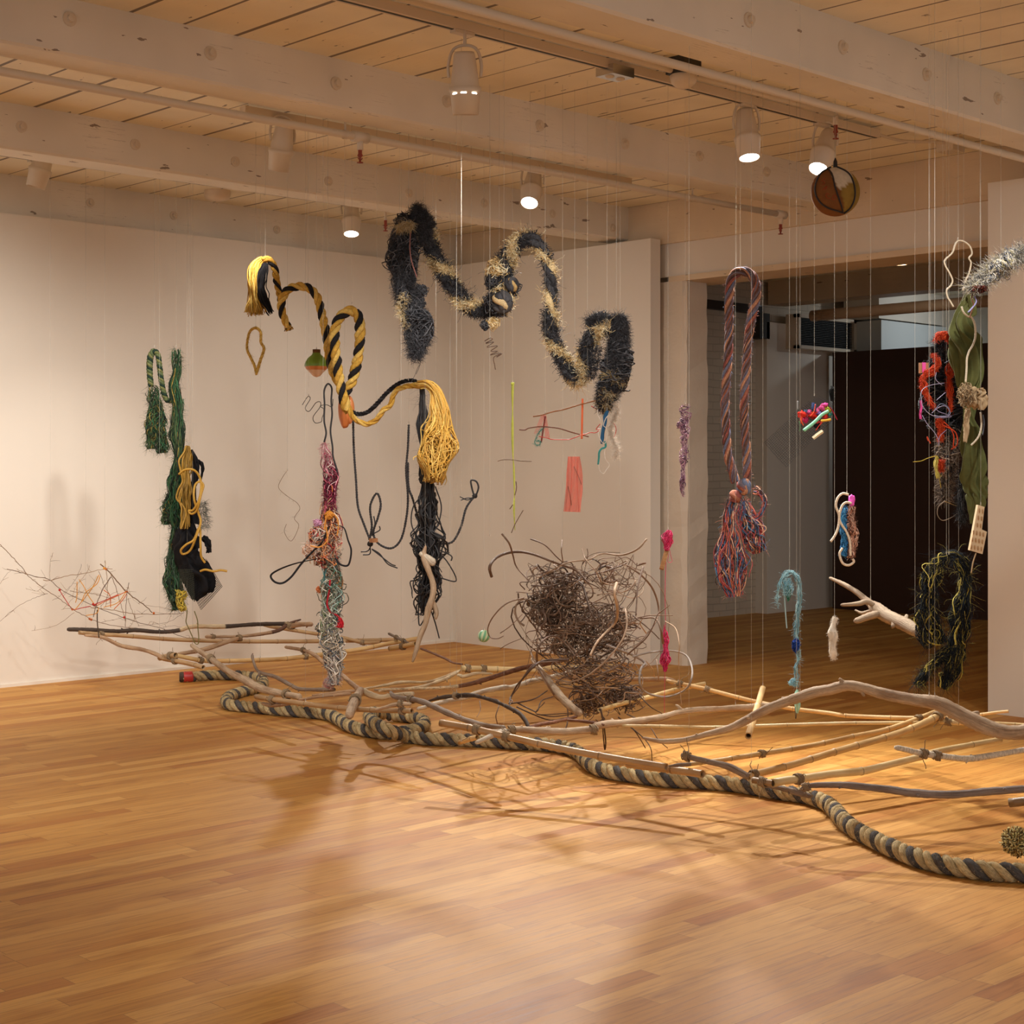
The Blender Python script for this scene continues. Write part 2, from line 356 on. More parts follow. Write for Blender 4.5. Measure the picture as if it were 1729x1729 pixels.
# ---------------------------------------------------------------- the room
def slab(name, a, b, mat, **tags):
    m = MB(); m.box(a, b); return m.build(name, mat, smooth=False, kind='structure', **tags)
ZC, ZB, ZW = 3.65, 3.39, 3.35
slab('floor', (-5, -3, -.1), (16.4, 11.4, 0), M_FLOOR)
slab('ceiling', (-5, -3, ZC), (9.9, 11.4, ZC+.1), M_CEIL)
slab('wall_left', (-5, 10.5, 0), (9.27, 10.62, ZW), M_WALL)
slab('wall_partition', (9.27, 8.16, 0), (9.385, 10.62, ZW), M_WALL)
slab('wall_right', (9.02, -3, 0), (9.2, 5.11, ZW), M_WALL)
slab('wall_back', (-5, 10.9, 0), (9.9, 11.1, ZC), M_WALL)
slab('baseboard_left', (-5, 10.485, 0), (9.27, 10.5, .022), M_WALL)
# pier beside the opening, slightly uneven
m = MB(); z = np.linspace(0, 3.02, 26); th = []
ring = [(9.44, 8.4), (9.44, 7.99), (9.47, 7.95), (9.71, 7.95), (9.74, 7.98), (9.74, 8.4)]
v = []
for zz in z:
    for k, (x, y) in enumerate(ring):
        j = .008 if 0 < k < 5 else 0
        v.append((x+R.uniform(-j, j), y+R.uniform(-j, j), zz))
q = [[i*6+k, i*6+k+1, (i+1)*6+k+1, (i+1)*6+k] for i in range(25) for k in range(5)]
m.add(v, q); m.build('wall_pier', M_PIER, smooth=False, kind='structure')
# header over the opening: plaster panel with a timber girder on top
slab('wall_header', (9.46, -3, 3.06), (9.83, 7.97, 3.32), M_WALL)
slab('trim_header', (9.44, -3, 3.015), (9.85, 8.12, 3.06), M_GIRD)
slab('wall_header_return', (9.46, 7.97, 3.06), (9.83, 10.9, 3.32), M_WALL)
slab('ceiling_girder', (9.42, -3, 3.32), (9.83, 10.9, ZC), M_GIRD)
# ceiling beams along X, each with bolt heads
def beam(y, zb=ZB, x0=-5, x1=9.5, label='', bolts=()):
    t = thing('ceiling_beam', ((x0+x1)/2, y, zb), label, 'ceiling beam', 'timber beams under the ceiling')
    t['kind'] = 'structure'
    b = MB(); nx = 60; xs = np.linspace(x0, x1, nx)
    prof = [(y, ZC), (y, zb+.012), (y+.012, zb), (y+.228, zb), (y+.24, zb+.012), (y+.24, ZC)]
    v = [(x, py+R.uniform(-.0015, .0015), pz+R.uniform(-.0015, .0015)*(pz < ZC)) for x in xs for py, pz in prof]
    q = [[i*6+k, (i+1)*6+k, (i+1)*6+k+1, i*6+k+1] for i in range(nx-1) for k in range(5)]
    b.add(v, q); b.build('timber', M_BEAM, t, smooth=False)
    for bx, bz in bolts:
        o = MB(); o.rings((bx, y, bz), (0, -1, 0), [(0, .034), (.008, .033), (.009, .018), (.026, .016), (.028, .001)], 14)
        o.build('bolt', M_METAL, t, smooth=False)
def bx(px, Y):   # where a pixel column meets the plane y = Y
    u = (px-CX)/F; return Y*(FX+FY*u)/(FY-FX*u)
def bz(px, py, Y):
    u = (px-CX)/F; return H+(HZ-py)/F*Y/(FY-FX*u)
def bolts(Y, pts): return [(bx(a, Y), bz(a, b, Y)) for a, b in pts]
beam(4.25, 3.36, label='nearest painted timber beam, crossing the upper right corner', bolts=bolts(4.25, [(1264, 34), (1422, 80), (1563, 126), (1683, 166)]))
beam(6.45, 3.395, label='long painted timber beam behind the white spotlights, with chipped paint at left', bolts=bolts(6.45, [(117, 32), (355, 90), (567, 141), (754, 171), (911, 212), (1055, 243), (1181, 264), (1294, 290)]))
beam(8.53, 3.385, x1=9.46, label='third painted timber beam, ending above the partition corner', bolts=bolts(8.53, [(36, 214), (228, 244), (397, 273), (554, 306), (690, 326), (817, 343), (932, 361), (1034, 385)]))
beam(10.62, 3.2, x1=9.44, label='farthest painted timber beam, resting along the top of the long left wall', bolts=bolts(10.62, [(152, 342), (293, 364), (467, 388)]))
beam(2.15, 3.39, label='painted timber beam overhead, outside the picture')
beam(0.05, 3.39, label='painted timber beam behind the viewer')
# far room beyond the opening
slab('wall_far', (9.85, 10.35, 0), (16.4, 10.5, 3.6), M_BRICK)
slab('wall_far_smooth', (13.45, 10.2, 0), (16.4, 10.35, 3.1), M_WALL)
slab('wall_far_partition', (14.5, -3, 0), (14.62, 10.1, 2.82), M_BROWN)
slab('wall_far_right', (16.2, -3, 0), (16.4, 10.35, 3.6), M_WALL)
slab('ceiling_far', (9.85, -3, 3.55), (16.4, 11.4, 3.65), M_CEIL)
slab('wall_far_soffit', (14.86, 9.71, 2.3), (16.2, 10.2, 3.18), plaster_mat('pale_grey_panel', rgb(214, 218, 216), .01))
slab('wall_far_upper', (14.86, 9.74, 3.2), (16.2, 10.2, 3.55), M_WALL)
slab('ceiling_far_beam', (13.6, -3, 3.3), (13.9, 10.3, 3.55), M_GIRD)
# ---------------------------------------------------------------- the floating raft of branches and bamboo
C_DRIFT = np.array(rgb(204, 178, 148)); C_GREY = np.array(rgb(160, 142, 126)); C_PALE = np.array(rgb(226, 204, 166)); C_WHITE = np.array(rgb(222, 208, 186))
C_CHAR = np.array(rgb(74, 60, 50)); C_BROWN = np.array(rgb(128, 88, 66)); C_BAM = np.array(rgb(214, 178, 122)); C_BAMD = np.array(rgb(184, 150, 108)); C_BAMP = np.array(rgb(232, 206, 152))
C_TWINE = np.array(rgb(150, 128, 100)); C_TAN = np.array(rgb(190, 156, 122))
def log_mesh(mb, a, S, col, n=12, lump=.10, taper=(0, 0), hollow=False, knots=3, m=0):
    """a crooked stick: a rows xyz+r"""
    p = a[:, :3].copy(); r = a[:, 3].copy(); M = len(r)
    k = np.arange(M)
    for f_, am in ((.35, .5), (.9, .3), (2.1, .2)):
        ph = R.uniform(0, 6); r *= 1+lump*am*np.sin(S/r.mean()*f_*.35+ph)
    if hollow: pass
    else:
        e = np.minimum(1, (S+.002)/(1.2*r)); f = np.minimum(1, (S[-1]-S+.002)/(1.2*r))
        r = r*(1-(1-e)**2*.45)*(1-(1-f)**2*.45)
    c = np.asarray(col, float)
    mb.tubes(p, r, n, col=c if c.ndim == 1 else c[None], rough=.10*(not hollow), m=m)
    for _ in range(knots):      # snapped-off side twigs
        i = R.randrange(max(1, M//12), max(2, M-M//12)); t = p[min(i+1, M-1)]-p[i-1]; t /= np.linalg.norm(t)+1e-9
        x = NR.randn(3); x -= t*x.dot(t); x /= np.linalg.norm(x); x = x*.8+t*.6*R.choice((-1, 1))
        rr = r[i]; q = np.array([p[i], p[i]+x*rr*1.0, p[i]+x*rr*R.uniform(1.5, 2.0)])
        mb.tubes(cat(q, 5), np.array([.65, .55, .45, .35, .22])*rr, 7, col=c if c.ndim == 1 else c[i], rough=.25, m=m)
def bamboo_mesh(mb, a, S, col, node=.22, ends=(1, 1)):
    """culm with swollen rings at the nodes, open tubes at cut ends"""
    q = []; L = S[-1]; r0 = a[:, 3].mean(); nd = []; x = R.uniform(.3, .8)*node
    while x < L-.02: nd.append(x); x += node*R.uniform(.85, 1.2)
    st = sorted(set(list(np.arange(0, L, .03))+[L]+[min(max(x+k*r0*.42, 0), L) for x in nd for k in (-2.5, -1, -.35, 0, .35, 1, 2.5)]))
    st = [s for i, s in enumerate(st) if i == 0 or s-st[i-1] > 1e-5]
    pts = np.stack([np.interp(st, S, a[:, k]) for k in range(4)], 1)
    c = np.tile(np.asarray(col, float), (len(st), 1)); rr = pts[:, 3].copy()
    for j, s in enumerate(st):
        seg = int(np.searchsorted(nd, s)); tone = .93+.12*((seg*7919) % 5)/4
        c[j] *= tone
        for x in nd:
            t = abs(s-x)/(r0*.42)
            if t < .2: rr[j] *= .97; c[j] = c[j]*.45
            elif t < .5: rr[j] *= 1.13; c[j] = c[j]*.8
            elif t < 1.2: rr[j] *= 1.06; c[j] = c[j]*1.03
    p = pts[:, :3]
    for e in (0, 1):
        if not ends[e]: continue
        b = 0 if e == 0 else -1; t = p[1]-p[0] if e == 0 else p[-2]-p[-1]; t /= np.linalg.norm(t); r = rr[b]
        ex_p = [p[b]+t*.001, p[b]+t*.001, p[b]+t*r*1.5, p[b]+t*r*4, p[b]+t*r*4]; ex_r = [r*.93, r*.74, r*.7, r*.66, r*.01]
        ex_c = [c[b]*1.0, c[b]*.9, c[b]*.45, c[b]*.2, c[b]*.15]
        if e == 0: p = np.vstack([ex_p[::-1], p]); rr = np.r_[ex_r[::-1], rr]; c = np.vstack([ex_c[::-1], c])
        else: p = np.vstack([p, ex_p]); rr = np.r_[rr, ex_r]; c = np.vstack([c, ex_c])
    # ring frames: keep one frame along the culm
    tt = np.gradient(pts[:, :3], axis=0); tt /= np.linalg.norm(tt, axis=1, keepdims=True)
    tx = np.vstack([np.tile(tt[0], (5*ends[0], 1)), tt, np.tile(tt[-1], (5*ends[1], 1))])
    n = 14; th = np.arange(n)*2*math.pi/n; V = []; G = []
    u = np.cross(tx[0], [0, 0, 1]); u /= np.linalg.norm(u); o_ = R.uniform(0, 50)
    s_ = np.r_[np.zeros(5*ends[0]), st, np.full(5*ends[1], L)]
    for i in range(len(p)):
        u = u-tx[i]*u.dot(tx[i]); u /= np.linalg.norm(u); w_ = np.cross(tx[i], u)
        V.append(p[i]+rr[i]*(np.cos(th)[:, None]*u+np.sin(th)[:, None]*w_)); G.append(np.stack([np.full(n, s_[i]+o_), np.cos(th)*r0, np.sin(th)*r0], 1))
    M = len(p); i = np.arange(M-1)[:, None]*n; k = np.arange(n)[None]
    q = np.stack([i+k, i+(k+1) % n, i+n+(k+1) % n, i+n+k], -1).reshape(-1, 4)
    mb.add(np.vstack(V), q, col=np.repeat(c, n, 0), g=np.vstack(G))
def lash(a, S, at, parent, turns=5, w=1.25, tails=2, name='twine_lashing', col=C_TWINE):
    """twine wound round a stick at fraction `at` of its length"""
    i = int(np.clip(at*len(S), 2, len(S)-3)); c = a[i, :3]; t = a[i+1, :3]-a[i-1, :3]; t /= np.linalg.norm(t)
    u = np.cross(t, [0, 0, 1]); u /= np.linalg.norm(u)+1e-9; v = np.cross(t, u); r = a[i, 3]*w; tr = .0026
    mb = MB()
    for cross in (0, 1):
        n = turns*14; th = np.linspace(0, turns*2*math.pi, n)
        ln = np.linspace(-1, 1, n)*tr*turns*(1.2 if not cross else .7)
        tilt = .0 if not cross else .5
        p = c+t*(ln[:, None]+tilt*r*np.sin(th)[:, None])+(r+tr*cross)*(u*np.cos(th)[:, None]+v*np.sin(th)[:, None])*np.array([1, 1, 1])
        p += NR.randn(n, 3)*.0008
        mb.tubes(p, tr, 5, col=col*R.uniform(.8, 1.1))
    for _ in range(tails):
        s = c+r*(u*R.uniform(-.5, .5)-v*R.choice((-1, 1))); q = [s]
        dv = NR.randn(3)*.6+np.array([0, 0, R.choice((-.6, .8))])
        for k in range(3): q.append(q[-1]+(dv+NR.randn(3)*.5)*.012)
        mb.tubes(cat(q, 8), .0018, 4, col=col)
    return mb.build(name, M_FIBRE, parent)
def cols_along(S, stops):
    """piecewise bark colours along a stick: stops (fraction, colour)"""
    f = S/S[-1]; out = np.zeros((len(S), 3))
    for i, s in enumerate(f):
        c = stops[0][1]
        for a_, b_ in stops:
            if s >= a_: c = b_
        out[i] = c
    return out
def stick(kind, name, label, cat_, pts, d0, d1=None, r=4, col=None, mat=None, lashes=(), group='branches and bamboo of the floating raft', ends=(1, 1), knots=3, lines=(), node=.22, lump=.14, extra=None, stops=None):
    a, S = path(pts, d0, d1, r, .012 if kind != 'bamboo' else .02)
    i0 = len(a)//2; base = a[i0, :3].copy()
    t = thing(name, base, label, cat_, group)
    mb = MB()
    if kind == 'bamboo': bamboo_mesh(mb, a, S, C_BAM if col is None else col, node, ends); mt = M_BAMBOO
    else:
        c = C_DRIFT if col is None else col
        if stops: c = cols_along(S, stops)
        log_mesh(mb, a, S, c, 12, lump, knots=knots); mt = mat or M_WOOD
    if extra:
        for e in extra:
            a2, S2 = path(e[0], e[1], e[2] if len(e) > 2 else None, 3, .01); log_mesh(mb, a2, S2, C_DRIFT if col is None else col, 10, lump, knots=0)
    mb.build('culm' if kind == 'bamboo' else 'wood', mt, t)
    for l in lashes: lash(a, S, l, t)
    for f in lines:
        i = int(np.clip(f*len(S), 0, len(S)-1)); hang(t, a[i, :3]+[0, 0, a[i, 3]])
    return t, a, S
def hang(parent, top, name='hanging_line', r=.0008, loop=True, dx=0.0):
    """clear nylon line from a thing straight up to a little hook in the ceiling or beam"""
    top = np.asarray(top, float); z = ZC
    for y in (4.25, 6.45, 8.53, 10.62):
        if y <= top[1] <= y+.24: z = 3.38
    mb = MB(); mb.tubes(np.array([top, [top[0]+dx, top[1], z]]), r, 4)
    if loop: mb.rings(top+np.array([0, 0, .004]), (0, 0, 1), [(-.006, .0012), (-.003, .003), (.004, .0028), (.012, .001)], 6)
    return mb.build(name, M_LINE, parent)
B, W_, K = 'bamboo', 'wood', 'bark'
pole = 'bamboo_pole'; br = 'driftwood_branch'
def bam(label, pts, d0, d1=None, **k): return stick(B, pole, label, 'bamboo pole', pts, d0, d1, **k)
def wood(label, pts, d0, d1=None, name=br, cat_='branch', **k): return stick(W_, name, label, cat_, pts, d0, d1, **k)
# far left end
wood('long charred stick, topmost at the left end of the raft', [(113.5, 1062.6), (147, 1063.5), (195, 1066), (230, 1064), (268, 1067), (299.5, 1064.7), (325.5, 1058), (377.6, 1057.8), (435, 1054), (484, 1053.4)], 10.9, 11.8, r=3.6, mat=M_WOOD, stops=[(0, C_CHAR), (.5, C_PALE), (.71, C_CHAR)], knots=6, lines=(.08,))
bam('slim tan bamboo pole just under the charred stick at far left', [(133, 1068), (169, 1071), (211, 1073.4), (289, 1079.5), (360, 1082), (414.5, 1083), (503, 1083), (580, 1082), (611, 1081.4), (672, 1080)], 10.6, 11.9, r=3.4, col=C_BAMD, lashes=(.07,), ends=(1, 1))
wood('crooked tan branch sloping down beneath the leftmost bamboo pole', [(143, 1072.5, 2.5), (173, 1076, 3), (204, 1090, 3.2), (239, 1096.5, 3.4), (262, 1104, 3.6), (276, 1112, 3.8)], 10.5, 10.2, col=C_TAN, knots=4)
bam('short open-ended bamboo hanging lowest at the left, pointing right', [(276, 1112), (317, 1120), (343.5, 1127)], 10.2, 9.9, r=3.9, col=C_BAMD, ends=(0, 1), lashes=(.3,))
bam('bamboo stub with a dark open end lashed across the left sloping branch', [(270, 1110.5), (297, 1106.5)], 10.25, 10.1, r=5, col=C_BAMD, lashes=(.7,), node=.5)
bam('long orange bamboo pole rising to the right behind the big grey log', [(298, 1107), (343, 1115.5), (369, 1116), (421.5, 1115), (479, 1112.4), (518.6, 1108), (575, 1101), (616, 1095), (644, 1089), (674, 1083.6), (706, 1078)], 10.1, 11.2, r=3.7, lashes=(.1, .52), ends=(0, 1))
bam('short orange bamboo with an open end, tied under the far pole tip', [(658, 1095), (680, 1091.5), (702, 1086.8)], 10.9, 10.7, r=4.2, lashes=(.5,))
bam('thin far bamboo dipping right behind the yarn column', [(446, 1055), (461, 1058.6), (494, 1064), (536, 1070.5), (580, 1077), (612, 1085), (642, 1085)], 11.9, 11.6, r=3, col=C_BAMD, ends=(1, 1), lashes=(.85,))
wood('tan branch with a dark forked tip crossing under the charred stick', [(347, 1075, 2.8), (392, 1075, 2.6), (421.5, 1073, 2.8), (456, 1068, 3), (473.5, 1063), (486, 1054, 3), (508, 1046, 1.6)], 11.2, 11.7, r=3, stops=[(0, C_TAN), (.66, C_BROWN*.6)], lashes=(.08, .85))
wood('short thick tan branch tip pointing right at the far left crossing', [(487, 1058.6), (505, 1054.5), (527, 1054)], 11.5, 11.3, r=4, col=C_TAN, lashes=(.15,))
wood('pale branch slanting up behind the top end of the big grey log', [(299.5, 1105, 3), (343, 1096.8, 3.6), (377.6, 1085.5, 4), (408, 1076, 4)], 10.6, 11.1, col=C_TAN, lashes=(.95,))
wood('big smooth grey driftwood log sloping down to the right at left', [(322.6, 1089, 2.6), (334.7, 1097.7, 4), (357, 1113, 5.3), (383, 1132, 5.6), (413, 1148, 6), (439, 1162, 6.2), (465, 1169, 6), (487, 1173, 6), (507, 1177, 6.8)], 10.2, 9.0, col=C_DRIFT*.95, knots=1, lump=.2, lashes=(.2, .88), lines=(.02,))
wood('thin grey branch with an upright fork, right of the big grey log', [(426, 1106, 2.4), (428, 1117, 2.4), (437, 1134, 2.8), (465, 1143, 3.2), (491, 1156.7, 3.3), (508, 1163.6, 3.5), (551.6, 1164.5, 3.4), (565, 1164, 3.6)], 10.0, 9.2, col=C_GREY, extra=[([(425, 1108, 1.6), (427, 1103, 1)], 10.0), ([(437, 1134, 2.4), (439, 1143, 2)], 9.75)], knots=2)
wood('bent pale branch passing behind the foot of the yarn column', [(482, 1092.5, 2.8), (511.7, 1097.7, 3), (531, 1106, 3.2), (548, 1120, 3.3), (575, 1138, 4), (590, 1151, 4.2), (606, 1164, 4.2)], 10.2, 9.2, col=C_TAN*1.05, lashes=(.22,), knots=2)
bam('straight brown bamboo with an open end above the rope coil', [(432, 1176), (460, 1181), (512, 1188), (562, 1194), (605, 1197.5), (644, 1199.5), (696, 1200.5)], 8.9, 8.0, r=4.2, col=C_BAMD*.95, lashes=(.12, .93), node=.28)
wood('short tan driftwood stub lashed under the straight brown bamboo', [(442, 1187, 2.6), (453, 1190, 3.6), (470, 1190), (492, 1187, 3)], 8.9, 8.7, r=3.6, col=C_TAN, knots=1)
wood('pale thin branch just right of the big grey log tip', [(504, 1182, 2.6), (545, 1175.6), (593, 1171, 2.6)], 8.8, 8.7, r=2.8, col=C_TAN*1.05, knots=3)
wood('slender tan stick above the straight bamboo, ending at the log joint', [(527, 1174, 1.6), (551, 1171.5), (577, 1168), (600, 1166.5)], 8.9, 8.8, r=2.2, col=C_TAN, knots=3)
wood('thick pale log end standing forward over the rope, bound with cord', [(610, 1164, 6.5), (602, 1178, 7.2), (595, 1193, 7.6), (589.5, 1209, 7)], 8.6, 8.1, col=C_DRIFT, knots=0, lashes=(.42,), name='driftwood_log', cat_='log')
wood('smooth pale bent log pointing right beside the standing log end', [(611, 1165, 5.4), (623, 1172, 5.6), (643, 1177.6, 5.2), (662, 1174.8, 4.6), (699, 1171, 3.8)], 8.6, 8.4, col=C_PALE*.93, knots=2, name='driftwood_log', cat_='log')
wood('long peeled pale branch sweeping up to the twine knot, upper strand', [(614, 1163.4, 1.8), (650, 1157, 2.4), (677.5, 1152, 2.5), (718, 1152, 2.4), (740, 1147, 2.4), (760, 1139, 2.6), (777, 1132, 2)], 8.8, 9.8, col=C_PALE, knots=2)
wood('peeled pale branch with a peg-like spur, lower strand by the twine knot', [(640, 1167, 2), (700, 1161.6, 2.6), (724, 1156.4, 3), (742, 1150, 3.2), (753, 1146, 3), (775, 1134, 2)], 8.7, 9.7, col=C_PALE, knots=0, extra=[([(754, 1145, 2), (755, 1151.5, 1.2)], 9.4)])
wood('long stick, pale at left and red-brown bark towards the vine ball', [(632, 1165, 2), (703, 1162.8, 2.4), (745, 1161.4, 2.6), (767.7, 1159.4, 3), (798, 1153.7, 3.8), (828, 1144.7, 4.2), (873, 1130.4, 4.2), (903, 1124, 4), (950, 1115, 4)], 8.7, 9.6, stops=[(0, C_PALE), (.42, C_BROWN)], mat=M_BARK, knots=5)
bam('thick yellow bamboo ending in an open tube inside the vine ball', [(779, 1128.5), (828, 1130), (903, 1131.5), (935, 1128.5), (998, 1126.5), (1046, 1127)], 9.7, 9.9, r=5, col=C_BAMP, lashes=(.03, .145), node=.4)
wood('small pale curved branch tied below the twine knot', [(771, 1140, 1.2), (776, 1140, 2.6), (783, 1142.4, 3), (805, 1137, 3), (832, 1137.6, 1.6)], 9.5, 9.5, col=C_PALE, knots=1)
wood('thin brown rod running from the hanging driftwood to the twine knot', [(710.5, 1095, 2), (730, 1102.6, 2), (753, 1112.5, 2), (765, 1119, 1.8), (781, 1121.5, 1.6)], 10.4, 9.9, col=C_BROWN*1.1, knots=1)
wood('short weathered stick bound with twine at the far pole tip', [(656, 1069.6, 2), (673, 1078, 2.3), (690, 1086, 2.4)], 11.2, 10.9, col=C_GREY*.75, lashes=(.4, .75))
wood('long white peeled branch rising right into the vine ball', [(704.5, 1197, 3.6), (722, 1193, 4), (737.6, 1188, 4.2), (760, 1183, 4.2), (790, 1176, 4.2), (817, 1167, 4.4), (850, 1161, 4.8), (865, 1160, 4.6), (895.5, 1151, 4.6), (918, 1146.5, 4.2), (955.6, 1137.6, 4), (998, 1119, 3.4)], 8.1, 9.3, col=C_WHITE, knots=4, lump=.22)
wood('short pale stick tied across the open bamboo end near the coil', [(634, 1199, 1.8), (658, 1192, 3.2), (676, 1188.6, 3.6), (694, 1189, 3)], 8.1, 8.0, col=C_DRIFT, lashes=(.7,), knots=0)
wood('dark knobbly branch arching over the white peeled branch', [(722.6, 1184, 2.2), (743.6, 1178, 3.4), (767.7, 1175, 3.6), (796, 1174, 3.4), (816, 1178, 3), (835, 1184, 3.4), (858, 1194, 3.6), (877.5, 1205, 3.4), (888, 1218, 3.2), (892.5, 1229, 3)], 8.4, 7.7, col=C_CHAR*1.2, mat=M_BARK, knots=6, lump=.25, lashes=(.27,))
wood('long smooth grey branch curving down to the central crossing', [(659, 1168, 2.6), (668, 1177, 4.4), (703, 1182, 4.8), (725.6, 1190, 4.8), (760, 1205.6, 4.8), (790, 1217, 4.8), (820, 1225, 4.6), (852, 1229, 4)], 8.5, 7.5, col=C_GREY*.95, lashes=(.2,), knots=1)
bam('thick brown bamboo in the foreground running right over the rope', [(743.6, 1220.6), (790, 1228.5), (814, 1234), (862, 1245), (916.5, 1257.4), (960, 1266.5), (978, 1270), (1049, 1282.5), (1125.5, 1295)], 7.5, 6.9, r=6.0, col=C_BAMD, lashes=(.17, .3), node=.34)
bam('second brown bamboo tube ending open just above the rope', [(1060, 1290), (1120, 1297.5), (1160, 1303), (1186.5, 1307)], 7.15, 6.85, r=6.6, col=C_BAMD, ends=(0, 1), node=.4)
wood('thin grey stick poking from the second bamboo tube', [(1129, 1293.4, 1.6), (1145, 1292, 3.2), (1166, 1290.5, 3.6)], 6.85, 6.8, col=C_GREY, knots=0)
wood('pale forked stick with a hollow tip at the central crossing', [(803, 1254.6, 4.2), (820, 1247, 4.4), (838, 1239, 4.4), (856, 1234, 5)], 7.3, 7.4, col=C_WHITE*.92, knots=0, extra=[([(818, 1235, 3.4), (838, 1235, 3.6), (852, 1234, 4)], 7.45)])
wood('stout grey driftwood log lying level through the central crossing', [(856, 1234, 4.6), (873, 1231.5, 5.8), (910.5, 1234, 6.2), (955.6, 1235.6, 6.2), (985, 1233, 6.4), (1010, 1231.4, 6)], 7.4, 7.5, col=C_DRIFT*.88, knots=3, lashes=(.03, .95), name='driftwood_log', cat_='log')
bam('stubby bamboo piece poking left below the central crossing', [(776, 1253.4), (790, 1249), (806, 1245)], 7.7, 7.6, r=4.2, ends=(1, 0), node=.3)
wood('brown twisted stick behind the grey log at the crossing', [(892, 1228, 2.6), (915, 1222.6, 3), (938.7, 1218.5, 3), (974, 1210, 2.6)], 7.7, 8.0, col=C_BROWN*1.25, mat=M_BARK, knots=3)
wood('thin brown branch linking the vine ball foot to the crossing', [(958, 1215.7, 2.8), (985, 1218, 2.8), (1003.6, 1220.6, 2.8), (1020, 1224, 2.4)], 7.8, 7.7, col=C_BROWN*1.1, knots=2)
wood('large pale driftwood with an upright knob, right of the vine ball', [(1002, 1226, 6), (1030, 1222, 6), (1056.7, 1220, 5.4), (1082, 1217, 5.6), (1115.7, 1211.4, 5.6), (1145, 1203, 5.6), (1174.7, 1198.6, 5.6), (1200, 1197.6, 5.4), (1241, 1195.6, 5.6), (1272.4, 1194, 5.4), (1304, 1190.6, 4.4)], 7.7, 8.1, col=C_DRIFT*1.06, knots=3, lump=.24, extra=[([(1152, 1201, 4), (1146, 1193.5, 3.2), (1140.5, 1190, 2)], 7.9)], lines=(.79,), name='driftwood_log', cat_='log')
wood('weathered grey log leaning through the lower vine ball', [(898, 1112.6, 3.6), (912, 1131, 6), (932, 1158.6, 6.6), (954, 1184, 6.6), (979, 1206, 6)], 8.7, 8.0, col=C_DRIFT*.88, knots=3, lump=.25, name='driftwood_log', cat_='log')
bam('long thin level bamboo running right behind the arched driftwood', [(1050, 1225.5, 2.6), (1125.5, 1226.5), (1200, 1228.3), (1288, 1225.4), (1363, 1223), (1436.5, 1221), (1505, 1220.6), (1552, 1219.8)], 7.7, 7.6, r=2.9, col=C_BAMP*.96, node=.3)
bam('pale bamboo continuing level to the right edge under the arch', [(1586, 1217.4, 4.6), (1622, 1220, 4.4), (1683, 1221.4, 3), (1735, 1224.4, 2.8)], 7.6, 7.5, r=4, col=C_BAMP, ends=(1, 0), lashes=(.05,), node=.3)
A26 = wood('huge arched grey driftwood trunk spanning the right side', [(1085.6, 1245.9, 2.6), (1110, 1251, 4), (1129, 1251.8, 4.8), (1158, 1248.8, 4.8), (1197.7, 1238.5, 5.4), (1231, 1230, 6.2), (1256.7, 1218, 6.8), (1286, 1202, 7.2), (1315.6, 1189, 7.8), (1351, 1177, 8.6), (1374.7, 1169, 9.2), (1400, 1164.5, 9), (1430.5, 1157.6, 8.6), (1460.7, 1162.5, 9.2), (1493, 1172, 10.4), (1541.5, 1181.5, 11.4), (1582, 1187.5, 12.6), (1612, 1201.7, 13.4), (1652.5, 1221.8, 13.4), (1682.8, 1233, 13), (1713, 1237, 12.4), (1740, 1234, 12), (1790, 1224, 10)], 7.3, 6.6, col=C_DRIFT*.96, knots=9, lump=.12, lines=(.405, .705, .72), name='arched_driftwood', cat_='driftwood')
bam('yellow bamboo slanting up behind the lower vine ball', [(1012, 1199), (1060, 1185.5), (1095.4, 1177), (1138.7, 1165.4), (1190, 1154.6)], 8.3, 9.2, r=3.7, col=C_BAMP)
wood('far level grey branch leading out of the vine ball', [(1003, 1128, 3.4), (1020, 1139, 3.8), (1037, 1144, 4), (1076, 1147, 4), (1121.6, 1147, 4.2), (1141, 1149.6, 2.4)], 9.2, 9.1, col=C_TAN, knots=3)
bam('far yellow bamboo descending then rising to the right wall', [(1125.5, 1149.4, 3.4), (1155, 1156, 3.6), (1194, 1164), (1268.5, 1183), (1335, 1196), (1400, 1204), (1432.5, 1208.7), (1517, 1211.8), (1582, 1212, 3.2), (1642, 1208, 2.8), (1683, 1202.7, 2.4), (1703, 1201, 2.6)], 9.0, 8.3, r=3.5, col=C_BAM*1.08, lashes=(.05, .13), node=.26)
bam('short upright bamboo tube with its open end towards the viewer', [(1288, 1162, 5), (1280, 1189, 5.3), (1271.5, 1217, 5.7), (1263.5, 1243, 6.2)], 8.1, 7.5, r=5, col=C_BAM, lines=(.02,), node=.5)
bam('thinner of two parallel bamboo poles rising to the trunk', [(1158, 1291, 3.6), (1213, 1284, 4), (1296, 1271), (1374.7, 1258), (1438.5, 1244), (1493, 1233), (1541.5, 1216.8), (1586, 1199.6)], 6.9, 7.7, r=4.3, lashes=(.29, .9), col=C_BAM, node=.2)
bam('thicker of two parallel bamboo poles rising to the trunk', [(1263, 1313), (1278, 1306.4), (1335, 1292), (1394, 1274), (1442.6, 1260), (1489, 1247), (1525, 1235.4), (1555.6, 1223), (1593, 1204.6)], 6.75, 7.6, r=5.9, lashes=(.04, .97), col=C_BAM*1.02, node=.17)
wood('knobbly grey branch bridging the bamboo end and the thicker pole', [(1150.5, 1274.4, 4.6), (1168, 1279.4, 6), (1197.7, 1286.4, 5.8), (1227, 1293.4, 5.8), (1247, 1302.6, 6), (1264.5, 1312, 6)], 6.75, 6.6, col=C_GREY, knots=4, lump=.25, lashes=(.1,))
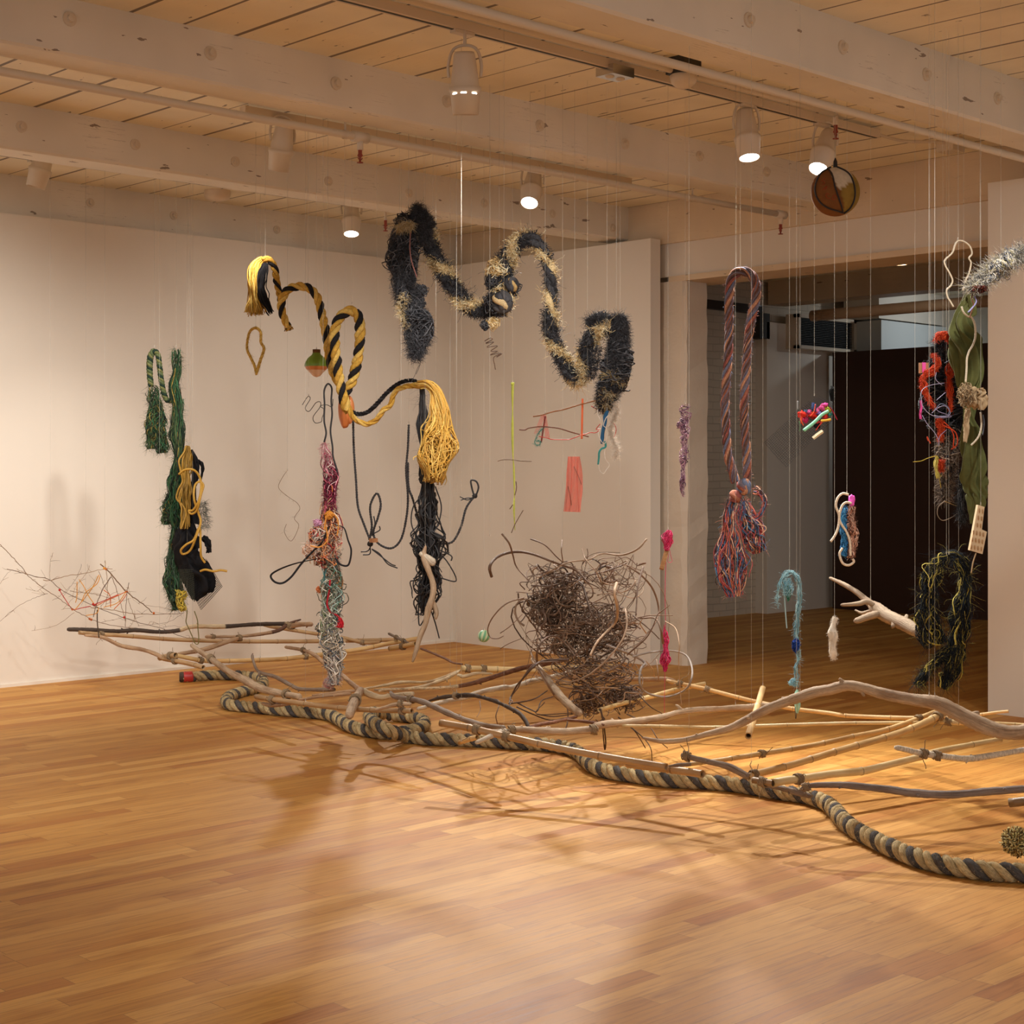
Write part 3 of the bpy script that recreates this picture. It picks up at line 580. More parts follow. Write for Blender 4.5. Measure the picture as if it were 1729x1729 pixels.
bam('short split bamboo lashed at the foreground joint above the rope', [(1271, 1317), (1290, 1320.6), (1305, 1322.4)], 6.5, 6.45, r=5.6, col=C_BAMD*.8, lashes=(.1,), ends=(1, 1), node=.4)
bam('pale foreground bamboo pole sweeping up to the right', [(1303.9, 1322.4, 7), (1327.5, 1317.6, 6.8), (1351, 1315, 6.6), (1400, 1307.4, 6.4), (1436.5, 1304, 6.6), (1461, 1301, 6.4), (1500, 1291.4, 6), (1545.5, 1280, 5.8), (1582, 1269, 5.4), (1640, 1257.6, 4.8), (1690, 1248.6, 4.4)], 6.45, 7.1, col=C_BAMP, lashes=(.12,), node=.33)
wood('brown low driftwood tip lying against the rope under the joint', [(1292, 1326, 3), (1320, 1331, 4.6), (1348, 1338.6, 5.4), (1371, 1345, 3.4)], 6.6, 6.45, col=C_GREY*.85, knots=1)
stick(K, 'birch_branch', 'papery white birch branch lashed over the pale foreground bamboo', 'branch', [(1511, 1262, 5), (1524, 1264.4, 5), (1551.6, 1271, 5.4), (1582, 1275.6, 5.6), (1632, 1281, 5.2), (1672.7, 1276, 5), (1729, 1266.4, 4.8), (1780, 1257, 4.4)], 6.55, 6.7, col=C_WHITE*1.06, mat=M_BIRCH, knots=4, lashes=(.18, .27))
wood('long blue-grey branch lying nearest, right of the rope bend', [(1352, 1332.6, 3.6), (1369, 1326.5, 5.2), (1400, 1325.4, 5.4), (1430, 1326, 6), (1497.5, 1332.6, 6.4), (1542.5, 1339, 6.4), (1605.5, 1341.6, 6.6), (1666, 1336.6, 6.8), (1729, 1332, 7), (1790, 1326, 6.6)], 6.3, 6.05, col=np.array(rgb(148, 134, 126)), knots=3, lashes=(.03,))
bam('dark open bamboo end at the right edge above the straw bundle', [(1704.5, 1355.7), (1729, 1353), (1790, 1346)], 5.9, 5.8, r=7.6, col=C_BAMD*.6, node=.16)
# forked driftwood arm floating in the doorway
t, a, S = wood('forked driftwood arm floating in the opening, tapering to twigs at left', [(1470, 1019, 8), (1480, 1028, 11.5), (1497.6, 1040, 11.4), (1521, 1051, 11), (1545, 1063, 10.4), (1570, 1074, 9.6), (1588, 1079, 7)], 8.2, 7.7, col=C_DRIFT*.66, knots=3, lump=.12, name='forked_driftwood', cat_='driftwood', group=None, lines=(.02, .66),
    extra=[([(1401, 975.5, 2.6), (1425, 987, 3.8), (1448, 1001, 4.4), (1463, 1014, 6), (1478, 1026, 7)], 8.5, 8.2), ([(1420, 1021.6, 2.6), (1436, 1020.6, 3.2), (1451, 1019, 3.8), (1464, 1016, 4), (1478, 1024, 5)], 8.1, 8.15), ([(1443, 1049, 4.6), (1450, 1047, 5.6), (1466, 1041, 5.8), (1484, 1036, 7)], 8.0, 8.1), ([(1444, 1030, 1.6), (1456, 1035, 2.6), (1474, 1030, 3)], 8.3, 8.2)])
# ---------------------------------------------------------------- great two-colour rope on the floor
def twisted(mb, a, S, cols, pitch, mats=None, n=9, fill=.56, lump=.05, sgn=1, colfn=None):
    """strands laid helically round a path of rows xyz+radius"""
    t, u, v = frames(a[None, :, :3]); u = u[0]; v = v[0]; k = len(cols); r = a[:, 3]
    # area of each strand so the lay looks full
    rs = r*fill; rc = r-rs
    for j, c in enumerate(cols):
        ph = sgn*2*math.pi*S/pitch+2*math.pi*j/k
        p = a[:, :3]+rc[:, None]*(u*np.cos(ph)[:, None]+v*np.sin(ph)[:, None])
        rr = rs*(1+lump*np.sin(S*R.uniform(30, 50)+j)+lump*.6*NR.randn(len(S)))
        cc = np.tile(np.asarray(c, float), (len(S), 1)) if colfn is None else colfn(S, j, np.asarray(c, float))
        cc = cc*(1+.07*NR.randn(len(S), 1))
        mb.tubes(p, rr, n, col=cc[None], rough=.08, m=0)
def fuzz(mb, a, S, cols, count, length, r=.0006, spread=1.0, sag=.3, curl=.5, m=0, seg=6, inner=.7, colfn=None):
    """loose fibres standing off a path"""
    t, u, v = frames(a[None, :, :3]); u = u[0]; v = v[0]
    i = NR.randint(0, len(S), count); th = NR.rand(count)*2*math.pi
    o = u[i]*np.cos(th)[:, None]+v[i]*np.sin(th)[:, None]
    L = length*(.4+NR.rand(count))
    p = np.zeros((count, seg, 3)); p[:, 0] = a[i, :3]+o*a[i, 3][:, None]*inner
    dv = o*spread+t[0][i]*(NR.randn(count, 1)*.7)+NR.randn(count, 3)*.35
    for s in range(1, seg):
        dv = dv+NR.randn(count, 3)*curl; dv[:, 2] -= sag*.6; dn = dv/(np.linalg.norm(dv, axis=1, keepdims=True)+1e-9)
        p[:, s] = p[:, s-1]+dn*(L/(seg-1))[:, None]
    cs = np.asarray(cols, float); c = cs[NR.randint(0, len(cs), count)]
    if colfn is not None: c = colfn(S[i]/S[-1], th)
    c = c*(1+.15*NR.randn(count, 1)); rr = np.linspace(1, .35, seg)*r
    mb.tubes(p, rr, 3, col=np.clip(c, 0, 1), m=m, cap=False)
def floor_path(pts, zr, step=.006, r=None):
    rows = []
    for p in pts:
        z = p[2] if len(p) > 2 else zr
        rows.append(np.r_[P(p[0], p[1], (H-z)*F/(p[1]-HZ)), r or zr])
    return even(cat(rows, 1200), step)
RR = .0375
FP = [(310, 1143), (325, 1142.4), (360, 1139.6), (392, 1140), (420, 1141.5), (441, 1147), (444, 1155), (432, 1162), (408, 1168), (388, 1175), (382, 1184), (391, 1190.5), (425, 1193.5), (470, 1198.5), (520, 1202.5), (552, 1206), (572, 1214), (585, 1223), (605, 1230.5), (630, 1235.5), (655, 1237.5), (680, 1236), (703, 1230.5), (716, 1224), (713, 1216), (697, 1211.5), (670, 1208.5), (645, 1205, .06), (628, 1204, .09), (624, 1212, .11), (634, 1222, .115), (650, 1230, .11), (668, 1237.5, .08), (690, 1243.5), (720, 1247), (760, 1248.6), (820, 1251), (865, 1254), (919, 1257), (958, 1263), (978, 1272), (990, 1284), (1003, 1294), (1027, 1302.5), (1076, 1310.5), (1125.5, 1316.5), (1200, 1321), (1237, 1324), (1276, 1330), (1316, 1337.6), (1351, 1342), (1374, 1347.6), (1395, 1356), (1412, 1370), (1424, 1385), (1445, 1401), (1478, 1418.6), (1520, 1438), (1565, 1453), (1632.5, 1466.5), (1700, 1472.5), (1760, 1473), (1840, 1466)]
a, S = floor_path(FP, RR)
C_RC = np.array(rgb(206, 184, 138)); C_RD = np.array(rgb(92, 89, 88))
t = thing('mooring_rope', (a[600, 0], a[600, 1], 0), 'thick cream and charcoal twisted rope snaking along the wooden floor', 'rope')
mb = MB(); twisted(mb, a, S, [C_RC*1.06, C_RC*.86, C_RD], .135, sgn=1, fill=.45, n=12, lump=.07)
fuzz(mb, a, S, [C_RC*1.05, C_RC*.8, C_RD*1.6], 14000, .012, .0005, inner=.95)
mb.build('strands', M_ROPE, t)
mb = MB(); i = 8
mb.tubes(a[:11, :3], RR*1.04, 16, col=rgb(190, 52, 48), rough=.05); mb.build('red_tape', M_PLASTIC, t, label='red tape binding the rope end')
mb = MB(); e = a[0, :3]; dr = a[0, :3]-a[5, :3]; mb.rings(e, dr, [(-.02, RR*.95), (.02, RR*.98), (.03, RR*.85), (.031, .001)], 14, col=rgb(78, 60, 46)); mb.build('rope_end', M_WOOD, t)
# straw bundle at the right edge
mb = MB(); c = P(1717, 1416, 6.15); c[2] = .085
n = 900; dv = NR.randn(n, 3); dv /= np.linalg.norm(dv, axis=1, keepdims=True); dv[:, 2] *= .9
p = np.zeros((n, 5, 3)); p[:, 0] = c+dv*.01; d2 = dv.copy()
for s in range(1, 5): d2 = d2+NR.randn(n, 3)*.35; d2 /= np.linalg.norm(d2, axis=1, keepdims=True); p[:, s] = p[:, s-1]+d2*.016*(.6+.4*NR.rand(n, 1))
p[:, :, 2] = np.maximum(p[:, :, 2], .004)
cc = np.array([rgb(214, 196, 130), rgb(170, 140, 84), rgb(96, 80, 48), rgb(226, 214, 160)])[NR.randint(0, 4, n)]
mb.tubes(p, .0028, 4, col=cc); o = mb.build('straw_bundle', M_FIBRE, label='frayed ball of yellow straw rope on the floor at the right edge', category='straw bundle')
# ---------------------------------------------------------------- builders for the hanging pieces
def at(d, pts, s=1.0, ox=0, oy=0):
    """measured crop coordinates -> frame coordinates"""
    return [(ox+p[0]/s, oy+p[1]/s)+tuple(p[2:]) for p in pts]
def smooth_noise(n, m, k=4):
    """n rows of m smooth values in about -1..1"""
    q = NR.randn(n, k+3); x = np.linspace(0, k, m); i = np.minimum(x.astype(int), k-1); f = x-i
    p0, p1, p2, p3 = q[:, i], q[:, i+1], q[:, i+2], q[:, np.minimum(i+3, k+2)]
    return .5*((2*p1)+(p2-p0)*f+(2*p0-5*p1+4*p2-p3)*f*f+(3*p1-p0-3*p2+p3)*f**3)
def strands(mb, a, S, n, r, cols, span=(0, 1), length=None, seg=18, wob=.5, spread=(1, 1), k=4, colfn=None, sides=4, drop=0.0, flat=1.0, lump=.32):
    """n threads that follow a path inside its radius; length = (min,max) fraction of the path for each"""
    Sf = S/S[-1]; lobe = R.uniform(0, 9)
    if length is None: s0 = np.full(n, span[0])+NR.rand(n)*.03; s1 = np.full(n, span[1])-NR.rand(n)*.08*(span[1]-span[0])
    else:
        L = length[0]+(length[1]-length[0])*NR.rand(n); s0 = span[0]+NR.rand(n)*np.maximum(span[1]-span[0]-L*.6, .01); s1 = np.minimum(s0+L, span[1]+.02)
    t, u, v = frames(a[None, :, :3]); u = u[0]; v = v[0]
    x = s0[:, None]+(s1-s0)[:, None]*np.linspace(0, 1, seg)
    def ip(arr): return np.stack([np.interp(x, Sf, arr[:, c]) for c in range(3)], -1)
    C = ip(a[:, :3]); U = ip(u); V = ip(v); Rr = np.interp(x, Sf, a[:, 3])
    sp = spread[0]+(spread[1]-spread[0])*np.linspace(0, 1, seg)
    th = NR.rand(n)*2*math.pi; rho = np.sqrt(NR.rand(n))
    ox = (rho*np.cos(th))[:, None]*.85+wob*.5*smooth_noise(n, seg, k); oy = (rho*np.sin(th))[:, None]*.85+wob*.5*smooth_noise(n, seg, k)
    m = np.maximum(1, np.sqrt(ox**2+oy**2)/1.05); ox /= m; oy /= m
    xl = x*S[-1]/(a[:, 3].mean()*2); an = np.arctan2(oy, ox); h = (lobe*7.3) % 6
    fac = 1+lump*(.55*np.sin(xl*1.7+h)+.5*np.sin(2*an+xl*1.1+h*2)+.35*np.sin(3*an-xl*2.3+h*3)+.3*np.sin(xl*4.1+an)); stray = NR.rand(n, 1) < .06
    fac = np.where(stray, fac*1.3, fac); ox *= fac; oy *= fac
    p = C+U*(ox*Rr*sp)[..., None]+V*(oy*Rr*sp)[..., None]
    p[..., 2] -= drop*np.linspace(0, 1, seg)**2*NR.rand(n, 1)
    cs = np.asarray(cols, float); c = cs[NR.randint(0, len(cs), n)]
    if colfn is not None: c = colfn((s0+s1)/2, th)
    c = np.clip(c*(1+.14*NR.randn(n, 1)), 0, 1)
    rr = np.full((n, seg), r)*(1+.3*NR.rand(n, 1)); rr[:, -2:] *= .7
    mb.tubes(p, rr, sides, col=c, cap=False, flat=flat)
def tangle(mb, c, rad, n, r, cols, seg=16, k=4, sides=4, shell=0.0):
    """curled threads wandering inside an ellipsoid"""
    c = np.asarray(c, float); rad = np.asarray(rad, float)
    p = np.stack([smooth_noise(n, seg, k) for _ in range(3)], -1)*.62
    p += (NR.randn(n, 1, 3))*.35
    q = np.linalg.norm(p, axis=2, keepdims=True); p = np.where(q > .8, p/q*(.8+.45*(q-.8)), p)
    cs = np.asarray(cols, float); cc = np.clip(cs[NR.randint(0, len(cs), n)]*(1+.14*NR.randn(n, 1)), 0, 1)
    mb.tubes(c+p*rad, r*(.7+.6*NR.rand(n, 1))*np.ones((1, seg)), sides, col=cc, cap=False)
def arcs(mb, c, rad, n, r, cols, seg=26):
    """springy twigs bent round a centre, each its own ring-like arc"""
    c = np.asarray(c, float); rad = np.asarray(rad, float); P_ = np.zeros((n, seg, 3))
    for k in range(n):
        ax = NR.randn(3); ax[1] *= 1.2; ax /= np.linalg.norm(ax); a_ = np.cross(ax, [.1, .2, 1.]); a_ /= np.linalg.norm(a_); b_ = np.cross(ax, a_)
        th = R.uniform(0, 6.3)+np.linspace(0, R.uniform(1.2, 5.2), seg); rr = R.uniform(.3, .95)*(1+.14*smooth_noise(1, seg, 6)[0])*np.linspace(1, R.uniform(.75, 1.2), seg)
        P_[k] = NR.randn(3)*.24+(a_*np.cos(th)[:, None]+b_*np.sin(th)[:, None])*rr[:, None]+ax*(.16*smooth_noise(1, seg, 5)[0])[:, None]
    cs = np.asarray(cols, float); cc = np.clip(cs[NR.randint(0, len(cs), n)]*(1+.14*NR.randn(n, 1)), 0, 1)
    mb.tubes(c+P_*rad, r*(.55+.9*NR.rand(n, 1)**2)*np.linspace(1.2, .6, seg), 5, col=cc, rough=.2)
def lumpy(mb, c, rad, col, seed=0, amp=.18, n=20, freq=3., flut=0, m=0):
    """a soft lump: sphere with noise"""
    ph = NR.rand(9)*6
    th = np.linspace(0, math.pi, n)[:, None]; f = (np.arange(2*n)*math.pi/n)[None]
    x, y, z = np.sin(th)*np.cos(f), np.sin(th)*np.sin(f), np.cos(th)*np.ones_like(f)
    w_ = 1+amp*(np.sin(freq*x*2+ph[0])*np.cos(freq*y*2+ph[1])+np.sin(freq*1.7*z+ph[2]+x*3)*.7+np.sin(freq*3*y+ph[3])*np.sin(freq*3*z+ph[4])*.5)
    v = np.stack([x*w_*rad[0]+c[0], y*w_*rad[1]+c[1], z*w_*rad[2]+c[2]], -1).reshape(-1, 3)
    M = 2*n; i = np.arange(n-1)[:, None]*M; k = np.arange(M)[None]
    q = np.stack([i+k, i+M+k, i+M+(k+1) % M, i+(k+1) % M], -1).reshape(-1, 4)
    mb.add(v, q, col=col, m=m)
def drape(mb, a, S, col, flutes=5, depth=.45, flat=.5, n=48, ragged=0.0, col2=None):
    """gathered cloth hanging along a path: a fluted, flattened sleeve"""
    t, u, v = frames(a[None, :, :3]); u = u[0]; v = v[0]; M = len(S); th = np.arange(n)*2*math.pi/n
    ph = [smooth_noise(1, M, 5)[0]*1.2 for _ in range(4)]; A = [1+.4*smooth_noise(1, M, 6)[0] for _ in range(3)]
    rr = 1+depth*(.5*A[0][:, None]*np.sin(flutes*th+ph[0][:, None])+.3*A[1][:, None]*np.sin((flutes*2+1)*th+2*ph[1][:, None])+.25*A[2][:, None]*np.sin(3*th+ph[2][:, None]))
    rr = np.maximum(rr, .15)*a[:, 3:4]
    rot = ph[3][:, None]*.5
    p = a[:, None, :3]+(u[:, None]*(np.cos(th+rot)*rr)[..., None]+v[:, None]*(np.sin(th+rot)*rr*flat)[..., None])
    if ragged: p[-1, :, 2] -= ragged*NR.rand(n); p[0, :, 2] += ragged*.3*NR.rand(n)
    c = np.asarray(col, float)*np.ones((M, n, 3))
    if col2 is not None: c = c*(1-.0)+0*c; mk = (smooth_noise(1, M, 7)[0] > .5)[:, None, None]; c = np.where(mk, col2, c)
    i = np.arange(M-1)[:, None]*n; k = np.arange(n)[None]
    q = np.stack([i+k, i+(k+1) % n, i+n+(k+1) % n, i+n+k], -1).reshape(-1, 4)
    mb.add(p.reshape(-1, 3), q, col=c.reshape(-1, 3))
def ribbon(mb, pts, w, col, thick=.0012, twist=0.0, n=60):
    """flat strap: pts rows xyz, width w (scalar or per control point)"""
    p = np.asarray(pts, float); a = cat(np.c_[p, np.broadcast_to(w, len(p))], n); t, u, v = frames(a[None, :, :3]); u = u[0]; v = v[0]
    an = twist*np.linspace(0, 1, n); d_ = u*np.cos(an)[:, None]+v*np.sin(an)[:, None]; e = np.cross(t[0], d_)
    h = a[:, 3:4]/2; V = np.stack([a[:, :3]-d_*h-e*thick/2, a[:, :3]+d_*h-e*thick/2, a[:, :3]+d_*h+e*thick/2, a[:, :3]-d_*h+e*thick/2], 1)
    i = np.arange(n-1)[:, None]*4; k = np.arange(4)[None]
    q = np.stack([i+k, i+(k+1) % 4, i+4+(k+1) % 4, i+4+k], -1).reshape(-1, 4)
    mb.add(V.reshape(-1, 3), q, col=col)
def net(mb, corners, nu, nv, r, col, bulge=.0, jit=.0, mask=None):
    c = [np.asarray(x, float) for x in corners]
    U, V = np.meshgrid(np.linspace(0, 1, nu), np.linspace(0, 1, nv), indexing='ij')
    G = (1-U)[..., None]*(1-V)[..., None]*c[0]+U[..., None]*(1-V)[..., None]*c[1]+U[..., None]*V[..., None]*c[2]+(1-U)[..., None]*V[..., None]*c[3]
    nrm = np.cross(c[1]-c[0], c[3]-c[0]); nrm /= np.linalg.norm(nrm)
    G = G+nrm*(bulge*np.sin(U*math.pi)*np.sin(V*math.pi)+bulge*.4*np.sin(U*7+V*4))[..., None]+NR.randn(*G.shape)*jit
    mb.tubes(G, r, 4, col=col, cap=False); mb.tubes(G.transpose(1, 0, 2), r, 4, col=col, cap=False)
def wire(mb, pts, d, r, col, d1=None, n=5, step=.006):
    a, S = path(pts, d, d1, 2, step); mb.tubes(a[:, :3], r, n, col=col); return a, S
def knot(mb, c, r, tr, cols, turns=6, n=7):
    """a fist of rope: overlapping hoops in several directions"""
    for k in range(turns):
        ax = NR.randn(3); ax /= np.linalg.norm(ax); a_ = np.cross(ax, [0, 0, 1.01]); a_ /= np.linalg.norm(a_); b_ = np.cross(ax, a_)
        th = np.linspace(0, 2*math.pi, 28); rr = r*(.75+.25*k/turns)
        p = c+(a_*np.cos(th)[:, None]+b_*np.sin(th)[:, None])*rr+ax*(np.sin(th*2)[:, None]*r*.25)
        mb.tubes(p, tr, n, col=cols[k % len(cols)], rough=.1, cap=False)
pal = lambda *a: np.array([rgb(*x) for x in a])
# ---------------------------------------------------------------- vine ball
t = thing('vine_tangle', P(985, 1230, 8.5), 'big ball of tangled brown vines hanging over the raft centre', 'vine tangle')
CV = pal((112, 88, 72), (134, 108, 88), (86, 66, 54), (160, 134, 110), (118, 94, 76))
DV = 8.6
mb = MB()
for (X, Y, rx, ry, n, sh) in ((580, 430, 210, 180, 62, 0), (470, 560, 140, 150, 34, 0), (620, 640, 190, 150, 48, 0), (860, 650, 190, 140, 48, 0), (640, 800, 150, 110, 34, 0), (880, 800, 230, 110, 30, 0), (1020, 1150, 150, 85, 50, 0), (780, 1190, 130, 100, 40, 0), (800, 980, 300, 130, 40, 0), (900, 330, 260, 170, 20, 0), (1000, 640, 110, 60, 26, 0), (760, 700, 380, 420, 22, 0)):
    c = P(800+X/4.02, 890+Y/4.02, DV); s_ = DV/F/4.02
    arcs(mb, c, (rx*s_*1.12, (rx+ry)*.6*s_, ry*s_*1.12), int(n*.85), .0037, CV)
    tangle(mb, c, (rx*s_*.9, rx*s_*.8, ry*s_*.9), n//4, .0021, CV, seg=26, k=5, sides=4)
mb.build('tangled_vines', M_VINE, t)
mb = MB()
V = [([(120, 335), (108, 270), (150, 210), (230, 175), (320, 168), (420, 190), (520, 230), (620, 265), (700, 300), (780, 380)], .0085, 0),
 ([(190, 45), (240, 110), (265, 190), (290, 270), (370, 360)], .0055, 1), ([(385, 80), (480, 120), (560, 200), (605, 240)], .004, 0), ([(600, 90), (595, 160), (605, 235)], .004, 1),
 ([(1175, 80), (1110, 150), (1000, 190), (870, 180), (780, 220), (640, 240), (520, 300), (440, 340), (400, 300), (430, 270)], .005, 3), ([(735, 150), (760, 220), (830, 300), (870, 370), (960, 400)], .004, 3),
 ([(1040, 260), (1140, 330), (1220, 430), (1255, 560), (1230, 650), (1130, 780), (1040, 870)], .006, 1), ([(1150, 270), (1115, 400), (1100, 600)], .0055, 0), ([(1285, 790), (1270, 700), (1230, 620), (1130, 620)], .006, 1),
 ([(970, 380), (955, 450), (975, 560), (960, 650), (890, 720), (830, 790), (790, 870)], .0085, 5), ([(1170, 720), (1130, 660), (1140, 630)], .004, 5),
 ([(900, 800), (980, 830), (1080, 870), (1160, 920), (1135, 960), (1125, 1040), (1150, 1110), (1230, 1145), (1330, 1150), (1430, 1110), (1475, 1040), (1480, 950), (1440, 870), (1340, 840), (1200, 850), (1080, 880)], .0075, 6),
 ([(340, 480), (220, 520), (130, 610), (95, 690), (110, 745), (160, 757), (200, 740)], .004, 1), ([(180, 825), (240, 790), (340, 750)], .0025, 1), ([(180, 720), (250, 670), (330, 590)], .0028, 1), ([(290, 440), (340, 445), (400, 450)], .003, 1),
 ([(430, 935), (430, 850), (470, 770), (540, 740), (620, 790), (690, 880)], .0065, 0), ([(640, 900), (480, 905), (410, 945), (340, 1020), (290, 1080), (255, 1150), (240, 1200)], .006, 2), ([(640, 910), (500, 915), (405, 935), (330, 1030), (300, 1090), (245, 1160), (262, 1180), (240, 1210)], .0045, 0),
 ([(440, 960), (500, 1060), (560, 1160), (630, 1210), (635, 1330), (600, 1410)], .006, 1), ([(290, 1190), (390, 1240), (430, 1250), (460, 1180), (540, 1150)], .004, 2), ([(430, 1270), (550, 1285), (700, 1260), (430, 1270), (480, 1190)], .0035, 2), ([(290, 1220), (400, 1270), (520, 1310), (650, 1290)], .004, 2),
 ([(860, 1230), (880, 1330), (895, 1450), (890, 1510), (882, 1450), (875, 1360)], .005, 2), ([(980, 1290), (1080, 1370), (1130, 1440), (1165, 1500)], .004, 2), ([(1040, 1270), (1180, 1340), (1250, 1440), (1315, 1500)], .004, 1), ([(1000, 1310), (1140, 1420), (1200, 1500), (1210, 1590)], .0035, 2), ([(1120, 1140), (1200, 1220), (1290, 1272)], .0032, 2),
 ([(1100, 620), (1200, 600), (1350, 600)], .004, 1), ([(1250, 590), (1330, 530)], .003, 1), ([(1300, 640), (1370, 690), (1395, 800), (1390, 900), (1400, 1100), (1410, 1210)], .0028, 5), ([(1080, 600), (1200, 700), (1260, 760)], .004, 0), ([(1050, 860), (1180, 740), (1250, 590)], .004, 0), ([(1240, 900), (1250, 980), (1255, 1050)], .004, 3), ([(1170, 910), (1210, 960), (1230, 1020)], .003, 5),
 ([(0, 1150), (90, 1170), (200, 1200), (290, 1260), (350, 1330)], .005, 2), ([(60, 1160), (170, 1180), (150, 1280), (160, 1350), (120, 1400), (130, 1440)], .0035, 1), ([(240, 1200), (400, 1170), (500, 1110)], .0045, 2), ([(40, 1180), (45, 1240), (20, 1290)], .0025, 1)]
CS = [CV[0], CV[1], CV[2], CV[3], CV[4], np.array(rgb(190, 160, 130)), np.array(rgb(150, 138, 128))]
for pts, r, ci in V:
    q = at(0, pts, 4.02, 800, 890); dz = R.uniform(-.5, -.2)
    a, S = path([(x, y, 2, DV+dz+.12*math.sin(i*1.3+dz*9)) for i, (x, y) in enumerate(q)], DV, step=.012)
    mb.tubes(a[:, :3], r*(1-.35*S/S[-1]), 6, col=CS[ci], rough=.15)
mb.build('long_vines', M_VINE, t, label='long loose grey vines curling out of the ball')
hang(t, P(950, 945, DV)); hang(t, P(1047, 955, DV+.1)); hang(t, P(827, 905, DV))
# ---------------------------------------------------------------- shaggy black and cream rope, the big M
s5 = lambda pts: at(0, pts, 3.842, 640, 330)
CBK = pal((66, 66, 70), (88, 88, 92), (42, 41, 44)); CCR = pal((232, 206, 156), (212, 178, 120), (244, 230, 196))
D5 = 8.8
a, S = path(s5([(300, 150, 11), (318, 250, 13), (345, 350, 11), (385, 440, 11.5), (440, 530, 13), (495, 610, 12), (560, 700, 12.5), (620, 735, 12), (690, 745, 11), (750, 735, 14), (800, 690, 17), (805, 620, 17), (800, 540, 16), (820, 440, 15), (860, 350, 12.5), (920, 285, 11), (990, 280, 11), (1055, 345, 10.5), (1090, 430, 10.5), (1112, 540, 10.5), (1117, 650, 10.5), (1112, 780, 10.5), (1110, 880, 10), (1150, 980, 10), (1200, 1080, 10), (1250, 1180, 11), (1305, 1190, 11.5), (1335, 1110, 11), (1335, 1020, 11), (1370, 930, 11), (1430, 865, 11), (1500, 860, 12)]), 9.0, 8.5, step=.01)
t = thing('shaggy_rope', P(930, 520, 8.8), 'shaggy black and cream frayed rope draped in a big M high up', 'rope', 'hanging ropes and bundles')
mb = MB()
def cf5(S_, j, c): return c
twisted(mb, a, S, [CBK[1]*.8, CCR[0], CBK[0]], .27, fill=.52, n=9, lump=.14, sgn=-1)
mb.build('rope_core', M_ROPE, t)
mb = MB()
# fibres take the colour of the strand they spring from
tt, uu, vv = frames(a[None, :, :3])
def strand_fuzz(mb, a, S, count, L, r, w=None):
    uu_, vv_ = uu[0], vv[0]; i = NR.randint(0, len(S), count)
    if w is not None: i = i[NR.rand(count) < w[i]]; count = len(i)
    j = NR.choice(3, count, p=[.27, .46, .27]); th = -2*math.pi*S[i]/.27+2*math.pi*j/3+NR.randn(count)*.6
    o = uu_[i]*np.cos(th)[:, None]+vv_[i]*np.sin(th)[:, None]; seg = 6; p = np.zeros((count, seg, 3)); p[:, 0] = a[i, :3]+o*a[i, 3][:, None]*.85
    dv = o+NR.randn(count, 3)*.6; ln = L*(.4+NR.rand(count))
    for s in range(1, seg): dv = dv+NR.randn(count, 3)*1.1; dv[:, 2] -= .12; dn = dv/np.linalg.norm(dv, axis=1, keepdims=True); p[:, s] = p[:, s-1]+dn*(ln/5)[:, None]
    c = np.where((j == 1)[:, None], CCR[NR.randint(0, 3, count)], CBK[NR.randint(0, 3, count)])
    mb.tubes(p, r, 3, col=np.clip(c*(1+.15*NR.randn(count, 1)), 0, 1), cap=False)
f = S/S[-1]; wgt = np.where((f > .5) & (f < .68), .3, 1.0)
strand_fuzz(mb, a, S, 17000, .032, .0014, wgt)
strand_fuzz(mb, a, S, 1100, .075, .0009, wgt)
for X, Y, rx, n, cs in ((770, 700, 75, 260, CBK), (800, 640, 65, 120, CCR), (690, 840, 30, 60, CBK), (850, 600, 50, 160, CBK), (775, 480, 62, 220, CCR), (840, 400, 48, 120, CCR), (740, 560, 45, 120, CBK), (1440, 820, 60, 90, CBK), (740, 830, 35, 80, CCR)):
    tangle(mb, P(640+X/3.842, 330+Y/3.842, D5), np.array([1, 1, 1])*rx/3.842*D5/F, n, .0022, cs)
mb.build('frayed_fibres', M_FIBRE, t)
mb = MB(); kc = P(640+800/3.842, 330+690/3.842, 8.75)
knot(mb, kc, .05, .02, [CBK[1], CBK[0], CCR[0], CBK[1]], 5, 9); knot(mb, P(640+860/3.842, 330+580/3.842, 8.75), .035, .014, [CBK[0], CCR[1], CBK[1]], 4, 8)
mb.build('knot', M_ROPE, t)
mb = MB()
a2, S2 = path(s5([(250, 80, 4), (262, 130, 12), (210, 190, 17), (160, 280, 19), (155, 400, 19), (165, 520, 18), (165, 620, 16), (200, 720, 15), (240, 800, 19), (262, 880, 21), (250, 950, 17), (238, 1010, 10), (235, 1050, 5)]), 8.9, 8.8, step=.01)
strands(mb, a2, S2, 420, .0026, CBK, length=(.1, .3), wob=1.2, k=5, lump=.4)
a9, S9 = path(s5([(170, 640, 5), (150, 700, 8), (150, 780, 6), (190, 860, 4)]), 8.78, step=.01); fuzz(mb, a9, S9, CCR*.8, 420, .03, .0012, curl=.8)
fuzz(mb, a2, S2, np.vstack([CBK, CBK, CBK*1.2]), 9000, .05, .0014, curl=1.1, inner=.8)
a3, S3 = path(s5([(240, 70, 2), (262, 110, 7), (300, 150, 14), (305, 230, 15), (300, 310, 11)]), 8.85, step=.008)
fuzz(mb, a3, S3, CBK*1.1, 3200, .04, .0012, curl=.8, inner=.4)
fuzz(mb, *path(s5([(120, 210, 6), (170, 190, 10), (220, 200, 8)]), 8.8, step=.006), CCR*.75, 500, .04, .001, sag=.8, inner=.4)
for X, Y, rx in ((270, 620, 35), (250, 700, 40), (160, 170, 45)): tangle(mb, P(640+X/3.842, 330+Y/3.842, 8.85), np.ones(3)*rx/3.842*8.85/F, 160, .0018, CBK)
